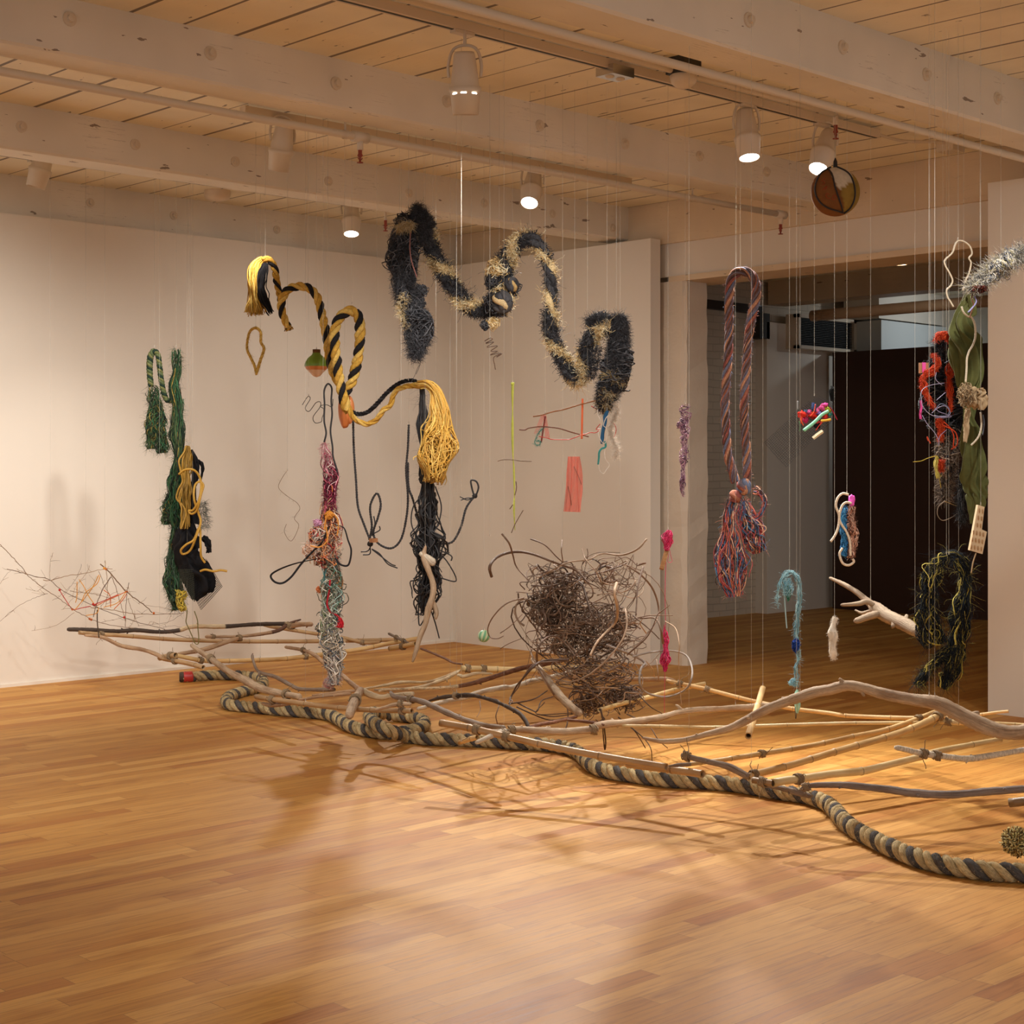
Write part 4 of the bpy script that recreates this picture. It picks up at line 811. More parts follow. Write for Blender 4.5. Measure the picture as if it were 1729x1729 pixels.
for q in ([(220, 1050), (205, 1070), (240, 1085), (268, 1090), (250, 1120), (230, 1170), (210, 1210)], [(240, 1050), (265, 1070), (262, 1110), (240, 1160)]): wire(mb, s5(q), 8.85, .0014, CBK[0])
mb.build('hanging_tuft', M_FIBRE, t, label='dark matted tuft at the left end')
mb = MB()
a4, S4 = path(s5([(1560, 790, 7), (1560, 870, 12), (1555, 950, 15), (1548, 1050, 18), (1535, 1150, 18), (1500, 1230, 18), (1480, 1290, 15), (1462, 1350, 10), (1460, 1385, 4)]), 8.5, step=.01)
def cf(fr, th): 
    n = len(fr); c = CBK[NR.randint(0, 3, n)].copy(); k = ((fr > .6) & (fr < .68)) | ((fr > .8) & (fr < .87)) & (np.sin(th*2) > 0) | (fr > .93) & (np.sin(th*3) > .3)
    c[k] = CCR[NR.randint(0, 3, k.sum())]*.9; return c
strands(mb, a4, S4, 420, .0032, CBK, length=(.08, .2), wob=1.1, k=4, lump=.4)
fuzz(mb, a4, S4, CBK, 11000, .04, .0014, curl=1.1, colfn=cf, inner=.85)
fuzz(mb, *path(s5([(1350, 820, 3), (1400, 800, 6), (1450, 800, 7), (1520, 830, 8), (1580, 800, 9)]), 8.5, step=.006), CBK, 1600, .045, .0012, curl=.7)
fuzz(mb, *path(s5([(1430, 980, 5), (1400, 1080, 6), (1380, 1180, 7)]), 8.5, step=.006), CBK, 500, .03, .0014, curl=.9)
mb.build('hanging_tuft', M_FIBRE, t, label='dark matted tuft with cream patches at the right end')
for X, Y, dd in ((350, 60, 8.95), (980, 240, 8.75), (780, 380, 8.8), (1540, 750, 8.5), (240, 90, 8.9), (718, 600, 8.8)): hang(t, P(640+X/3.842, 330+Y/3.842+6, dd))
mb = MB(); wire(mb, s5([(205, 240), (200, 330), (210, 420), (245, 530)]), 8.6, .0035, rgb(120, 70, 62)); mb.build('brown_wire', M_CORD, t)
# ---------------------------------------------------------------- yellow and black rope with the knot
s4 = lambda pts: at(0, pts, 4.55, 400, 400); s8 = lambda pts: at(0, pts, 2.982, 440, 620)
CY = pal((212, 166, 72), (196, 146, 56), (226, 188, 100)); CK = pal((36, 34, 36), (24, 23, 26), (50, 48, 50))
t = thing('striped_rope', P(545, 560, 9.4), 'yellow and black striped rope arching to a looped knot and a yellow tassel', 'rope', 'hanging ropes and bundles')
mb = MB()
a, S = path(s4([(200, 172, 6), (250, 180, 6.4), (290, 240, 6.4), (305, 340, 6.2), (325, 430, 6), (340, 500, 6)]), 9.6, 9.5, step=.006); twisted(mb, a, S, [CY[0], CY[1], CK[0]], .13, sgn=-1, fill=.48)
a, S = path(s4([(395, 690, 6), (360, 620, 7), (340, 530, 7.6), (355, 460, 7.6), (400, 400, 7.6), (475, 380, 7.6), (555, 395, 7.6), (615, 460, 7.6), (645, 560, 7.8), (668, 660, 8), (688, 760, 8), (702, 870, 8.2), (718, 960, 8.2), (745, 1050, 8.2), (790, 1130, 8.4)]), 9.5, 9.3, step=.006); twisted(mb, a, S, [CY[0], CY[2], CK[0]], .15, sgn=1, fill=.48)
a, S = path(s4([(845, 1330, 9), (825, 1250, 9), (800, 1160, 9), (785, 1070, 9), (770, 960, 9), (758, 850, 9), (752, 750, 9), (775, 650, 9), (830, 585, 9), (890, 570, 9), (935, 620, 9.4), (945, 720, 9.4), (938, 830, 9.2), (925, 930, 9.2), (905, 1020, 9.2), (880, 1110, 9), (840, 1180, 9), (815, 1240, 9), (840, 1300, 8.6), (855, 1350, 7.4)]), 9.2, 9.25, step=.006)
a[:, :3] += np.array([-FX, -FY, 0])*(.03*np.sin(S/S[-1]*math.pi*2))[:, None]
twisted(mb, a, S, [CY[0], CY[2], CK[0]], .15, sgn=1, fill=.48, lump=.1)
mb.build('strands', M_ROPE, t)
mb = MB()   # frayed end at the left
a, S = path(s4([(205, 165, 5), (160, 200, 8), (130, 300, 10), (125, 420, 11), (135, 520, 14), (140, 600, 17)]), 9.6, 9.55, step=.01)
strands(mb, a, S, 150, .0028, CY*.85, wob=.3, k=3)
a, S = path(s4([(225, 200, 4), (195, 300, 7), (190, 420, 8), (220, 510, 8), (270, 590, 8)]), 9.55, step=.01); strands(mb, a, S, 60, .0026, CK, wob=.3, k=3)
a, S = path(s4([(390, 680, 4), (402, 720, 7)]), 9.5, step=.004); strands(mb, a, S, 40, .002, np.vstack([CY, CK[:1]]), wob=.4, k=3)
mb.build('frayed_end', M_FIBRE, t, label='frayed yellow and black rope end')
mb = MB()   # separated strands after the knot
a, S = path(s8([(455, 222, 4), (490, 236, 4), (540, 225, 4), (590, 180, 4), (640, 125, 4), (700, 80, 4), (760, 66, 3.6), (800, 85, 3.4), (818, 130, 3)]), 9.25, 9.15, step=.006); twisted(mb, a, S, [CK[0], CK[2], CK[1]], .06, sgn=1, fill=.52, n=7)
fuzz(mb, a, S, CK*1.3, 500, .012, .0007)
mb.build('black_strand', M_ROPE, t)
mb = MB()
a, S = path(s8([(440, 190, 5), (465, 250, 5), (510, 280, 5), (545, 284, 5), (585, 262, 5), (620, 215, 5), (655, 190, 5), (665, 150, 5), (690, 112, 4.6), (745, 95, 5), (800, 92, 6), (840, 90, 6)]), 9.2, 9.1, step=.006); twisted(mb, a, S, [CY[0], CY[2], CY[1]], .16, sgn=1, fill=.54, n=8)
fuzz(mb, a, S, CY, 500, .012, .0006)
mb.build('yellow_strand', M_ROPE, t)
mb = MB()
a, S = path(s8([(790, 85, 5), (840, 85, 6), (880, 125, 9), (900, 200, 14), (905, 300, 19), (895, 400, 23), (880, 500, 24), (865, 580, 20)]), 9.1, 9.0, step=.012)
strands(mb, a, S, 190, .0032, CY, wob=.7, k=4, sides=5, seg=26)
strands(mb, a, S, 60, .003, CY, span=(.35, .98), length=(.3, .6), wob=1.4, k=5, sides=5, seg=24)
mb.build('tassel', M_CORD, t, label='loose yellow thread tassel')
mb = MB()
a, S = path(s8([(815, 110, 4), (818, 250, 6), (822, 400, 7), (835, 560, 9), (845, 700, 12), (845, 850, 14), (850, 950, 14), (850, 1050, 13), (835, 1150, 12), (825, 1250, 8)]), 9.15, 9.1, step=.015)
strands(mb, a, S, 60, .0042, CK, wob=.7, k=6, sides=6, seg=40, spread=(1, 1.1))
strands(mb, a, S, 34, .0035, CK, span=(.35, .99), length=(.3, .55), wob=1.8, k=6, sides=5, seg=34, spread=(1.2, 2.0))
for q in ([(880, 600), (910, 700), (895, 800)], [(820, 640), (770, 700), (760, 790), (800, 880)], [(880, 920), (940, 980), (985, 1075), (900, 1060)], [(850, 1200), (880, 1290), (900, 1365)], [(830, 980), (770, 1080), (790, 1140), (840, 1100)], [(800, 1120), (795, 1210), (800, 1300), (830, 1260)], [(900, 920), (960, 950), (960, 975)]): wire(mb, s8(q), 9.1, .004, CK[0])
fuzz(mb, a, S, CK*1.3, 400, .08, .0006, curl=.7)
mb.build('black_cords', M_CORD, t, label='bunch of thin black cords hanging below the yellow tassel')
for X, Y, s_, dd in ((218, 165, 4.55, 9.6), (545, 380, 4.55, 9.45), (883, 525, 4.55, 9.2)): hang(t, P(400+X/s_, 400+Y/s_-2, dd))
for X in (700, 745, 820): hang(t, P(440+X/2.982, 642, 9.12))
# driftwood hanging in the cords
t = thing('driftwood_piece', P(718, 1116, 9.0), 'pale grey driftwood sliver hanging upright below the black cords', 'driftwood')
mb = MB(); a, S = path(s8([(832, 898, 1.5), (822, 950, 5), (845, 1020, 6), (868, 1090, 6), (866, 1150, 6), (845, 1220, 6), (830, 1290, 5.4), (805, 1350, 4.6), (785, 1420, 3.4), (765, 1485, 1.6)]), 9.0, step=.01)
log_mesh(mb, a, S, C_DRIFT*.95, 12, .3, knots=0); a, S = path(s8([(800, 935, 4), (840, 960, 6), (870, 985, 7), (880, 990, 5)]), 9.0, step=.005); log_mesh(mb, a, S, C_WHITE, 12, .1, knots=0)
a, S = path(s8([(862, 1170, 4), (885, 1230, 4.5), (880, 1270, 3)]), 9.02, step=.006); log_mesh(mb, a, S, C_DRIFT*.9, 10, .2, knots=0)
mb.build('wood', M_WOOD, t); hang(t, P(718, 922, 9.0))
# small yellow loop
t = thing('rope_loop', P(431, 555, 9.8), 'small closed loop of thin yellow rope hanging at upper left', 'rope loop')
mb = MB(); a, S = path(s4([(150, 1060, 1.8), (135, 990, 2.6), (108, 930, 2.6), (78, 860, 2.4), (88, 760, 2.4), (110, 715, 2.4), (150, 700, 2.6), (183, 735, 2.6), (185, 810, 2.6), (208, 860, 2.6), (180, 950, 2.8), (165, 1000, 3), (150, 1055, 2)]), 9.8, step=.003)
twisted(mb, a, S, [CY[2], CY[0], CY[2]*.95], .03, fill=.54, n=6); fuzz(mb, a, S, CY, 300, .02, .0005, inner=.6); mb.build('strands', M_ROPE, t); hang(t, P(432, 554, 9.8))
# gourd-shaped float
t = thing('fishing_float', P(534, 637, 9.7), 'top-shaped float, green above and pinkish white below, behind the striped rope', 'float')
c = P(534.5, 617, 9.7); k = 9.7/F; mb = MB(); prof = [(25, .2), (24, 5), (18, 8), (12, 15), (4, 19.6), (0, 20.4), (-2, 20)]
mb.rings(c, (0, 0, 1), [(h*k, r*k) for h, r in prof], 24, col=rgb(112, 142, 44)); mb.rings(c, (0, 0, 1), [(-2*k, 20*k), (-5*k, 18.5*k), (-8*k, 15.5*k)], 24, col=rgb(206, 130, 76)); mb.rings(c, (0, 0, 1), [(-8*k, 15.5*k), (-13*k, 10.5*k), (-18*k, 6*k), (-20*k, .2*k)], 24, col=rgb(226, 192, 164))
mb.build('body', M_PLASTIC, t); mb = MB(); mb.rings(c, (0, 0, 1), [(17*k, 6.4*k), (27*k, 6.6*k), (27.4*k, .2*k)], 14, col=rgb(112, 74, 44)); mb.build('cork', M_CLOTH, t); hang(t, c+[.0, 0, 27*k])
# orange float behind the knot
t = thing('orange_float', P(583, 724, 9.45), 'orange almond-shaped float hanging behind the rope knot', 'float')
c = P(582, 691, 9.45); k = 9.45/F; mb = MB(); lumpy(mb, c, (10*k, 12*k, 33*k), rgb(206, 120, 62), amp=.03); lumpy(mb, c+np.array([FY, -FX, 0])*8*k+[0, 0, -1*k], (8*k, 9*k, 24*k), rgb(226, 142, 84), amp=.02); mb.build('body', M_PLASTIC, t); hang(t, c+[0, 0, 32*k])
# dark squiggle wires
def wirething(name, label, ct, pts, d, r, col, top=None, fz=0, mat=None):
    t = thing(name, P(pts[0][0], pts[0][1], d), label, ct); mb = MB(); a, S = wire(mb, pts, d, r, col)
    if fz: fuzz(mb, a, S, [col], fz, .03, .0006)
    mb.build('wire', mat or M_CORD, t); tp = a[int(np.argmax(a[:, 2])), :3] if top is None else P(*top); hang(t, tp); return t
wirething('bent_wire', 'thin black wire bent in meandering loops beside the black cord loop', 'wire', s8([(210, 190), (238, 148), (250, 160), (225, 205), (245, 222), (278, 180), (300, 175), (300, 200), (265, 250), (275, 280), (305, 275), (310, 255), (320, 215), (300, 195), (335, 190), (360, 200), (365, 160)]), 9.6, .0022, CK[0])
wirething('wire_spring', 'small stretched coil of rusty wire hanging under the shaggy rope', 'wire', s5([(685, 945), (720, 925), (735, 935), (690, 960), (745, 950), (700, 985), (770, 975), (725, 1010), (770, 1010), (720, 1035), (790, 1022), (760, 1050), (800, 1025), (745, 1050), (750, 1100), (755, 1130)]), 8.9, .0026, rgb(92, 66, 48))
wirething('dry_tendril', 'very thin curly dry tendril hanging alone left of the yarn column', 'tendril', s8([(135, 520), (110, 555), (90, 600), (110, 630), (150, 660), (185, 685), (197, 715), (170, 760), (192, 800), (155, 875), (120, 830), (130, 790)]), 10.0, .0016, rgb(128, 96, 64), fz=18)
# ---------------------------------------------------------------- black braided cord in swags
t = thing('braided_cord', P(624, 935, 9.3), 'thin black braided cord hanging in swags with knotted frayed ends', 'cord')
mb = MB()
for q in ([(466, 270), (470, 420), (480, 560), (490, 700), (520, 790), (548, 862)], [(548, 870), (560, 800), (552, 700), (585, 635), (605, 690), (590, 760), (568, 830), (590, 885), (655, 912), (705, 870), (732, 770), (742, 660), (733, 520), (742, 400), (746, 290)], [(742, 480), (745, 600), (765, 660), (795, 760), (830, 850)]):
    a, S = path(s8(q), 9.35, 9.25, 2, .006); twisted(mb, np.c_[a[:, :3], np.full(len(a), .0078)], S, [CK[0], CK[2]], .03, fill=.62, n=6)
knot(mb, P(440+552/2.982, 620+888/2.982, 9.3), .014, .006, [CK[0]], 4, 6)
for q in ([(555, 900), (540, 925), (505, 930)], [(552, 905), (550, 940), (515, 945)], [(560, 915), (600, 940), (640, 990), (690, 1012)], [(562, 918), (610, 955), (655, 990), (680, 1000)], [(565, 840), (600, 820), (598, 800)], [(560, 850), (575, 790), (570, 750)]): wire(mb, s8(q), 9.3, .0038, CK[0])
mb.build('cord', M_CORD, t)
mb = MB(); c = P(440+567/2.982, 620+872/2.982, 9.25); mb.box(c-[.02, .012, .012], c+[.025, .012, .012], col=rgb(190, 130, 84)); mb.build('wood_chip', M_WOOD, t, label='small wooden chip', smooth=False)
for X, Y in ((585, 632), (746, 285)): hang(t, P(440+X/2.982, 620+Y/2.982, 9.28))
t = thing('swag_cord', P(740, 917, 9.2), 'black braided cord rising right to a small loop and knot', 'cord')
mb = MB(); a, S = path(s8([(895, 885), (940, 888), (975, 870), (1010, 800), (1035, 710), (1072, 655)]), 9.2, 9.3, 2, .006); twisted(mb, np.c_[a[:, :3], np.full(len(a), .0078)], S, [CK[0], CK[2]], .03, fill=.62, n=6)
wire(mb, s8([(1075, 650), (1062, 600), (1060, 570), (1085, 575), (1097, 605), (1085, 645)]), 9.3, .0055, CK[0]); knot(mb, P(440+1078/2.982, 620+648/2.982, 9.3), .012, .005, [CK[0]], 4, 6)
for q in ([(1070, 655), (1040, 668), (1003, 652)], [(1070, 658), (1035, 660), (1008, 670)]): wire(mb, s8(q), 9.3, .0035, CK[0])
mb.build('cord', M_CORD, t); hang(t, P(440+1060/2.982, 620+566/2.982, 9.3))
# ---------------------------------------------------------------- yarn column
t = thing('yarn_bundle', P(565, 1160, 9.1), 'tall column of tangled pink, burgundy, orange and pale yarn reaching the raft', 'yarn bundle', 'hanging ropes and bundles')
yp = [(318, 385, 2), (330, 440, 7), (345, 500, 9), (355, 560, 11), (350, 620, 12), (345, 700, 13), (350, 780, 15), (345, 860, 17), (350, 940, 17), (360, 1010, 16), (362, 1080, 17), (358, 1150, 17), (358, 1230, 16), (352, 1300, 18), (355, 1370, 17), (368, 1440, 14), (372, 1500, 13), (372, 1560, 12), (372, 1600, 8)]
a, S = path(s8(yp), 9.3, 9.0, step=.012)
bands = [(.13, pal((224, 150, 164), (240, 200, 200), (190, 90, 110), (236, 226, 214))), (.28, pal((104, 32, 52), (130, 44, 70), (70, 30, 48), (190, 90, 110))), (.40, pal((214, 130, 70), (236, 214, 196), (150, 50, 40), (232, 190, 150), (90, 60, 50))), (.50, pal((230, 200, 176), (226, 158, 112), (190, 60, 60), (120, 110, 110), (240, 230, 216))), (.58, pal((70, 120, 120), (220, 140, 70), (90, 84, 70), (180, 170, 150))), (.70, pal((96, 136, 112), (160, 190, 180), (226, 218, 200), (84, 80, 64), (200, 210, 200))), (.84, pal((200, 194, 180), (120, 116, 110), (80, 90, 100), (230, 220, 200), (150, 160, 120))), (.93, pal((226, 208, 184), (180, 160, 140), (236, 228, 214))), (1.1, pal((170, 186, 196), (214, 170, 160), (120, 110, 110), (220, 206, 196)))]
def ycol(fr, th):
    out = np.zeros((len(fr), 3)); x = fr+NR.randn(len(fr))*.02
    for i, xx in enumerate(x):
        for lim, cs in bands:
            if xx < lim: out[i] = cs[NR.randint(len(cs))]; break
        else: out[i] = bands[-1][1][0]
    return out
mb = MB(); z = np.zeros(1)
strands(mb, a, S, 260, .0026, z, length=(.08, .25), wob=1.3, k=5, colfn=ycol, sides=4)
fuzz(mb, a, S, z, 5200, .03, .0012, curl=.9, colfn=ycol, inner=.7, sag=.5)
for X, Y, rx, n, cs in ((285, 785, 18, 60, pal((214, 160, 190),)), (290, 850, 40, 160, bands[3][1]), (260, 920, 38, 220, pal((238, 220, 206), (226, 180, 150))), (310, 960, 40, 120, bands[2][1]), (345, 745, 20, 50, pal((222, 150, 60),)), (300, 1120, 16, 50, pal((220, 130, 80),)), (335, 1295, 18, 60, pal((90, 170, 180), (230, 230, 220))), (300, 1310, 20, 60, bands[6][1]), (395, 1380, 20, 60, pal((110, 120, 130),)), (370, 1500, 40, 140, pal((180, 196, 206), (110, 104, 104))), (345, 1590, 26, 70, pal((214, 150, 150), (220, 190, 180)))):
    tangle(mb, P(440+X/2.982, 620+Y/2.982, 9.15), np.ones(3)*rx/2.982*9.15/F, n, .0022, cs)
mb.build('yarn_tangle', M_FIBRE, t)
mb = MB(); wire(mb, s8([(350, 1070), (345, 1130), (335, 1190), (350, 1230), (385, 1250), (400, 1265)]), 9.05, .006, rgb(176, 38, 50)); a2, S2 = path(s8([(400, 1262, 2), (402, 1285, 5), (398, 1312, 6)]), 9.05, step=.004); strands(mb, a2, S2, 90, .002, pal((206, 40, 52),), wob=.3); mb.build('red_tassel', M_FIBRE, t, label='red yarn tassel')
mb = MB(); wire(mb, s8([(320, 378), (330, 330), (320, 270), (322, 190), (320, 120), (338, 84), (358, 105), (356, 170), (360, 240), (352, 320), (362, 400), (365, 450), (385, 520), (388, 565), (350, 600), (345, 660)]), 9.25, .0055, CK[0]*1.3); mb.build('black_cord_loop', M_CORD, t)
mb = MB(); ribbon(mb, [P(*q, 9.05) for q in s8([(360, 965), (300, 963), (250, 972), (170, 990), (95, 1018), (52, 1048), (70, 1080), (110, 1087), (155, 1055), (205, 990), (260, 930), (310, 880), (345, 800)])], .012, CK[0]*1.2, twist=2.5, n=90)
ribbon(mb, [P(*q, 9.0) for q in s8([(340, 780), (385, 795), (420, 810), (440, 870), (456, 920), (450, 975), (435, 1000), (400, 992), (375, 960)])], .011, CK[0]*1.2, twist=2, n=70)
mb.build('black_strap', M_CLOTH, t); mb = MB(); wire(mb, s8([(320, 820), (330, 760), (345, 738), (375, 745), (392, 790), (385, 850)]), 9.0, .004, rgb(226, 150, 60)); wire(mb, s8([(250, 900), (300, 905), (335, 870), (330, 800)]), 9.0, .004, rgb(226, 150, 60)); mb.build('orange_cord', M_CORD, t); hang(t, P(440+338/2.982, 620+80/2.982, 9.25))
# ---------------------------------------------------------------- green rope with brush ends
s7 = lambda pts: at(0, pts, 3.677, 220, 570)
CG = pal((56, 88, 56), (36, 54, 42), (88, 100, 66), (44, 46, 42), (60, 108, 72)); CGY = pal((160, 136, 66),)
t = thing('green_rope', P(292, 850, 10.3), 'long dark green unravelling rope with a looped stub, far left', 'rope', 'hanging ropes and bundles')
mb = MB(); a, S = path(s7([(128, 300, 5), (122, 240, 5.5), (120, 170, 5.8), (128, 110, 5.8), (150, 85, 5.4), (172, 110, 5), (182, 180, 5), (192, 260, 5), (205, 330, 5), (225, 385, 5), (265, 392, 5)]), 10.3, step=.006); twisted(mb, a, S, [CG[2], CG[1], CG[2]*.9+CGY[0]*.2], .06, fill=.53, sgn=-1); mb.build('looped_stub', M_ROPE, t)
mb = MB(); CGa = np.vstack([CG, CG, CG*.8, CGY])
for pts, n in (([(135, 300, 7), (150, 380, 9), (140, 480, 9), (125, 590, 8), (128, 690, 7)], 150), ([(160, 370, 6), (180, 460, 8), (180, 560, 11), (190, 640, 10), (200, 715, 8)], 150), ([(290, 70, 6), (292, 150, 7), (285, 230, 7), (270, 310, 8), (285, 380, 9), (290, 480, 8), (290, 600, 9), (302, 700, 9), (300, 800, 10), (290, 900, 12), (280, 1000, 13), (290, 1100, 12), (295, 1200, 9)], 330), ([(250, 960, 6), (235, 1060, 10), (222, 1160, 8)], 70), ([(290, 1150, 8), (280, 1280, 9), (265, 1400, 10), (265, 1520, 12), (280, 1600, 14), (295, 1690, 12)], 330)):
    a, S = path(s7(pts), 10.3, step=.012); strands(mb, a, S, n, .0022, CGa if pts[0][1] < 1100 else np.vstack([CG, pal((110, 130, 110), (90, 110, 90))]), wob=.8, k=5, length=(.3, .8), seg=22); fuzz(mb, a, S, CGa, int(n*4), .05, .0008, curl=.6, sag=.6, inner=.8)
mb.build('unravelled_fibres', M_FIBRE, t)
for X, Y in ((150, 60), (285, 60)): hang(t, P(220+X/3.677, 570+Y/3.677, 10.3))
t = thing('gold_cord', P(338, 960, 10.1), 'golden yellow cord looped and knotted over the black cloth', 'cord')
mb = MB(); CGo = np.array(rgb(206, 160, 62))
for q in ([(302, 848), (345, 820), (395, 822), (425, 860), (438, 930), (430, 1010), (390, 1070), (358, 1075), (380, 1095), (420, 1060), (445, 960), (450, 915), (425, 895), (400, 920), (400, 1000), (420, 1090), (435, 1150), (415, 1230), (370, 1320), (325, 1345), (315, 1320), (350, 1285), (395, 1255), (425, 1180), (440, 1280), (440, 1360), (460, 1400)], [(435, 1450), (470, 1440), (520, 1450), (560, 1445), (598, 1452)]):
    a, S = path(s7(q), 10.05, 10.05, 2, .006); a[:, :3] += np.array([-FX, -FY, 0])*(.02*np.sin(S*25))[:, None]; mb.tubes(a[:, :3], .0075, 7, col=CGo)
mb.build('cord', M_CORD, t)
mb = MB(); a, S = path(s7([(358, 670, 3), (350, 760, 7), (345, 860, 8), (345, 980, 9), (348, 1090, 9), (345, 1190, 8)]), 10.15, step=.01); strands(mb, a, S, 22, .0048, [CGo*.75, CGo*.55], wob=.5, k=5, sides=6, seg=50); mb.build('hank', M_CORD, t, label='dull gold hank of looped cord'); hang(t, P(220+365/3.677, 570+665/3.677, 10.15))
t = thing('black_cloth', P(332, 1010, 10.2), 'torn black cloth and square mesh hanging below the golden cord', 'cloth')
mb = MB(); CB = np.array(rgb(26, 25, 28))
for pts, fl, dp in (([(375, 700, 5), (395, 760, 8), (405, 830, 8), (395, 900, 6), (390, 980, 6), (395, 1080, 8), (390, 1150, 12)], 5, .6), ([(400, 760, 3), (440, 780, 5), (448, 820, 4), (440, 880, 2)], 4, .8), ([(370, 1150, 12), (350, 1230, 22), (340, 1330, 27), (380, 1420, 30), (425, 1500, 31), (415, 1560, 24), (400, 1625, 7)], 6, .5), ([(450, 1240, 8), (480, 1270, 10), (490, 1330, 7)], 4, .6), ([(440, 1420, 10), (490, 1480, 12), (510, 1550, 9)], 4, .5)):
    a, S = path(s7(pts), 10.2, step=.01); drape(mb, a, S, CB, fl, dp, .45, 40, .01)
mb.build('cloth', M_CLOTH, t)
mb = MB(); net(mb, [P(*q, 10.12) for q in s7([(300, 1420), (470, 1375), (572, 1545), (440, 1690)])], 22, 22, .0013, CB, .01); net(mb, [P(*q, 10.1) for q in s7([(300, 1440), (390, 1440), (400, 1640), (310, 1560)])], 10, 17, .0012, rgb(70, 72, 60), .01); mb.build('square_mesh', M_FIBRE, t)
mb = MB(); a, S = path(s7([(320, 1570, 8), (310, 1630, 9), (330, 1700, 6)]), 10.05, step=.008); strands(mb, a, S, 16, .0035, pal((206, 178, 70), (186, 170, 80)), wob=1.6, k=5, seg=24); mb.build('yellow_threads', M_FIBRE, t)
mb = MB(); a, S = path(s7([(445, 1020, 6), (450, 1100, 8), (465, 1180, 8)]), 10.25, step=.008); fuzz(mb, a, S, pal((120, 128, 120), (90, 96, 90)), 500, .04, .001); mb.build('grey_fuzz', M_FIBRE, t); hang(t, P(220+375/3.677, 570+690/3.677, 10.2))
wirething('olive_tendril', 'thin olive vine cord looping from the black cloth down to the raft', 'cord', at(0, [(1245, 0), (1240, 60), (1235, 120), (1265, 190), (1300, 270), (1320, 322), (1350, 330), (1358, 280), (1350, 180), (1345, 100), (1315, 10)], 5.763, 100, 1030), 10.15, .0034, rgb(120, 110, 52), mat=M_VINE)
# ---------------------------------------------------------------- twig cage at the far left
s6 = lambda pts: at(0, pts, 5.085, 0, 880)
t = thing('twig_sculpture', P(160, 1000, 10.4), 'airy cage of fine twigs tied with orange and red yarn, far left', 'twig sculpture')
mb = MB(); TW = pal((120, 88, 58), (140, 104, 60), (96, 68, 48), (146, 112, 70)); DT = 10.4
tw = [([(0, 200), (90, 290), (190, 400), (245, 470), (370, 570), (500, 660), (640, 765), (740, 820), (830, 860), (1000, 900), (1150, 922)], 3.6), ([(145, 410), (240, 465)], 2), ([(60, 412), (200, 445), (300, 475), (370, 488), (440, 515), (530, 590), (680, 668), (800, 725), (870, 755), (1070, 830), (1200, 872), (1400, 925), (1560, 990), (1729, 1010)], 3.6), ([(370, 505), (430, 508), (600, 466), (700, 452), (900, 412), (965, 410)], 3.6), ([(865, 372), (950, 450), (1090, 610), (1250, 730), (1312, 788)], 6), ([(780, 740), (980, 765), (1100, 790), (1200, 797), (1470, 797), (1572, 790)], 3.6), ([(955, 478), (880, 590), (835, 700), (800, 822)], 5), ([(898, 338), (912, 430), (925, 600), (905, 740)], 3), ([(850, 430), (900, 560), (945, 640), (940, 700)], 2.6), ([(955, 460), (1010, 620), (1070, 830), (1078, 910)], 3), ([(1105, 525), (1092, 600), (1085, 700), (1075, 905)], 3), ([(1095, 660), (1130, 760), (1190, 905)], 2.4), ([(600, 600), (800, 625), (990, 672)], 2.6), ([(640, 785), (510, 880), (420, 915), (270, 940)], 1.8), ([(410, 620), (270, 670), (130, 750), (0, 862)], 2), ([(455, 265), (430, 360), (425, 510)], 1.8), ([(0, 540), (60, 450), (95, 430)], 1.6), ([(770, 380), (740, 450), (650, 560), (620, 660)], 1.8), ([(700, 370), (660, 480), (540, 650)], 1.6), ([(220, 577), (330, 605), (400, 625)], 1.5), ([(355, 420), (400, 500)], 1.2), ([(1250, 725), (1400, 740), (1520, 775)], 1.4), ([(1570, 790), (1460, 860), (1300, 890), (1180, 900)], 1.6), ([(1470, 795), (1440, 870), (1370, 900)], 1.3), ([(870, 870), (960, 850), (1070, 825)], 1.8), ([(1160, 797), (1150, 850), (1120, 905)], 1.8), ([(1400, 910), (1500, 900), (1600, 930)], 1.3), ([(840, 470), (800, 560), (740, 640), (700, 720)], 1.6), ([(450, 680), (520, 640), (600, 560)], 1.5), ([(540, 760), (640, 650), (780, 560), (830, 470)], 1.5), ([(860, 740), (940, 640), (1010, 600)], 1.6), ([(1100, 560), (1130, 650), (1200, 720)], 1.3)]
for i, (q, wpx) in enumerate(tw):
    dd = DT+R.uniform(-.25, .2); a, S = path(s6(q), dd, dd+R.uniform(-.3, .3), 1, .02); r = wpx/5.085/2*1.6*DT/F
    mb.tubes(a[:, :3]+NR.randn(len(a), 3)*.0015, np.linspace(r*1.1, r*.75, len(a)), 5, col=TW[i % 4])
    for _ in range(int(S[-1]*9)):
        k = R.randrange(1, len(a)-1); dv = NR.randn(3); dv[2] = abs(dv[2])*.5; dv /= np.linalg.norm(dv); L = R.uniform(.02, .09)
        p0 = a[k, :3]; mb.tubes(np.array([p0, p0+dv*L*.5, p0+dv*L+NR.randn(3)*.01]), np.array([.0014, .001, .0006]), 3, col=TW[(i+1) % 4])
mb.build('twigs', M_VINE, t)
mb = MB(); OY = rgb(226, 158, 60); OR = rgb(216, 110, 44); RD = rgb(190, 52, 44)
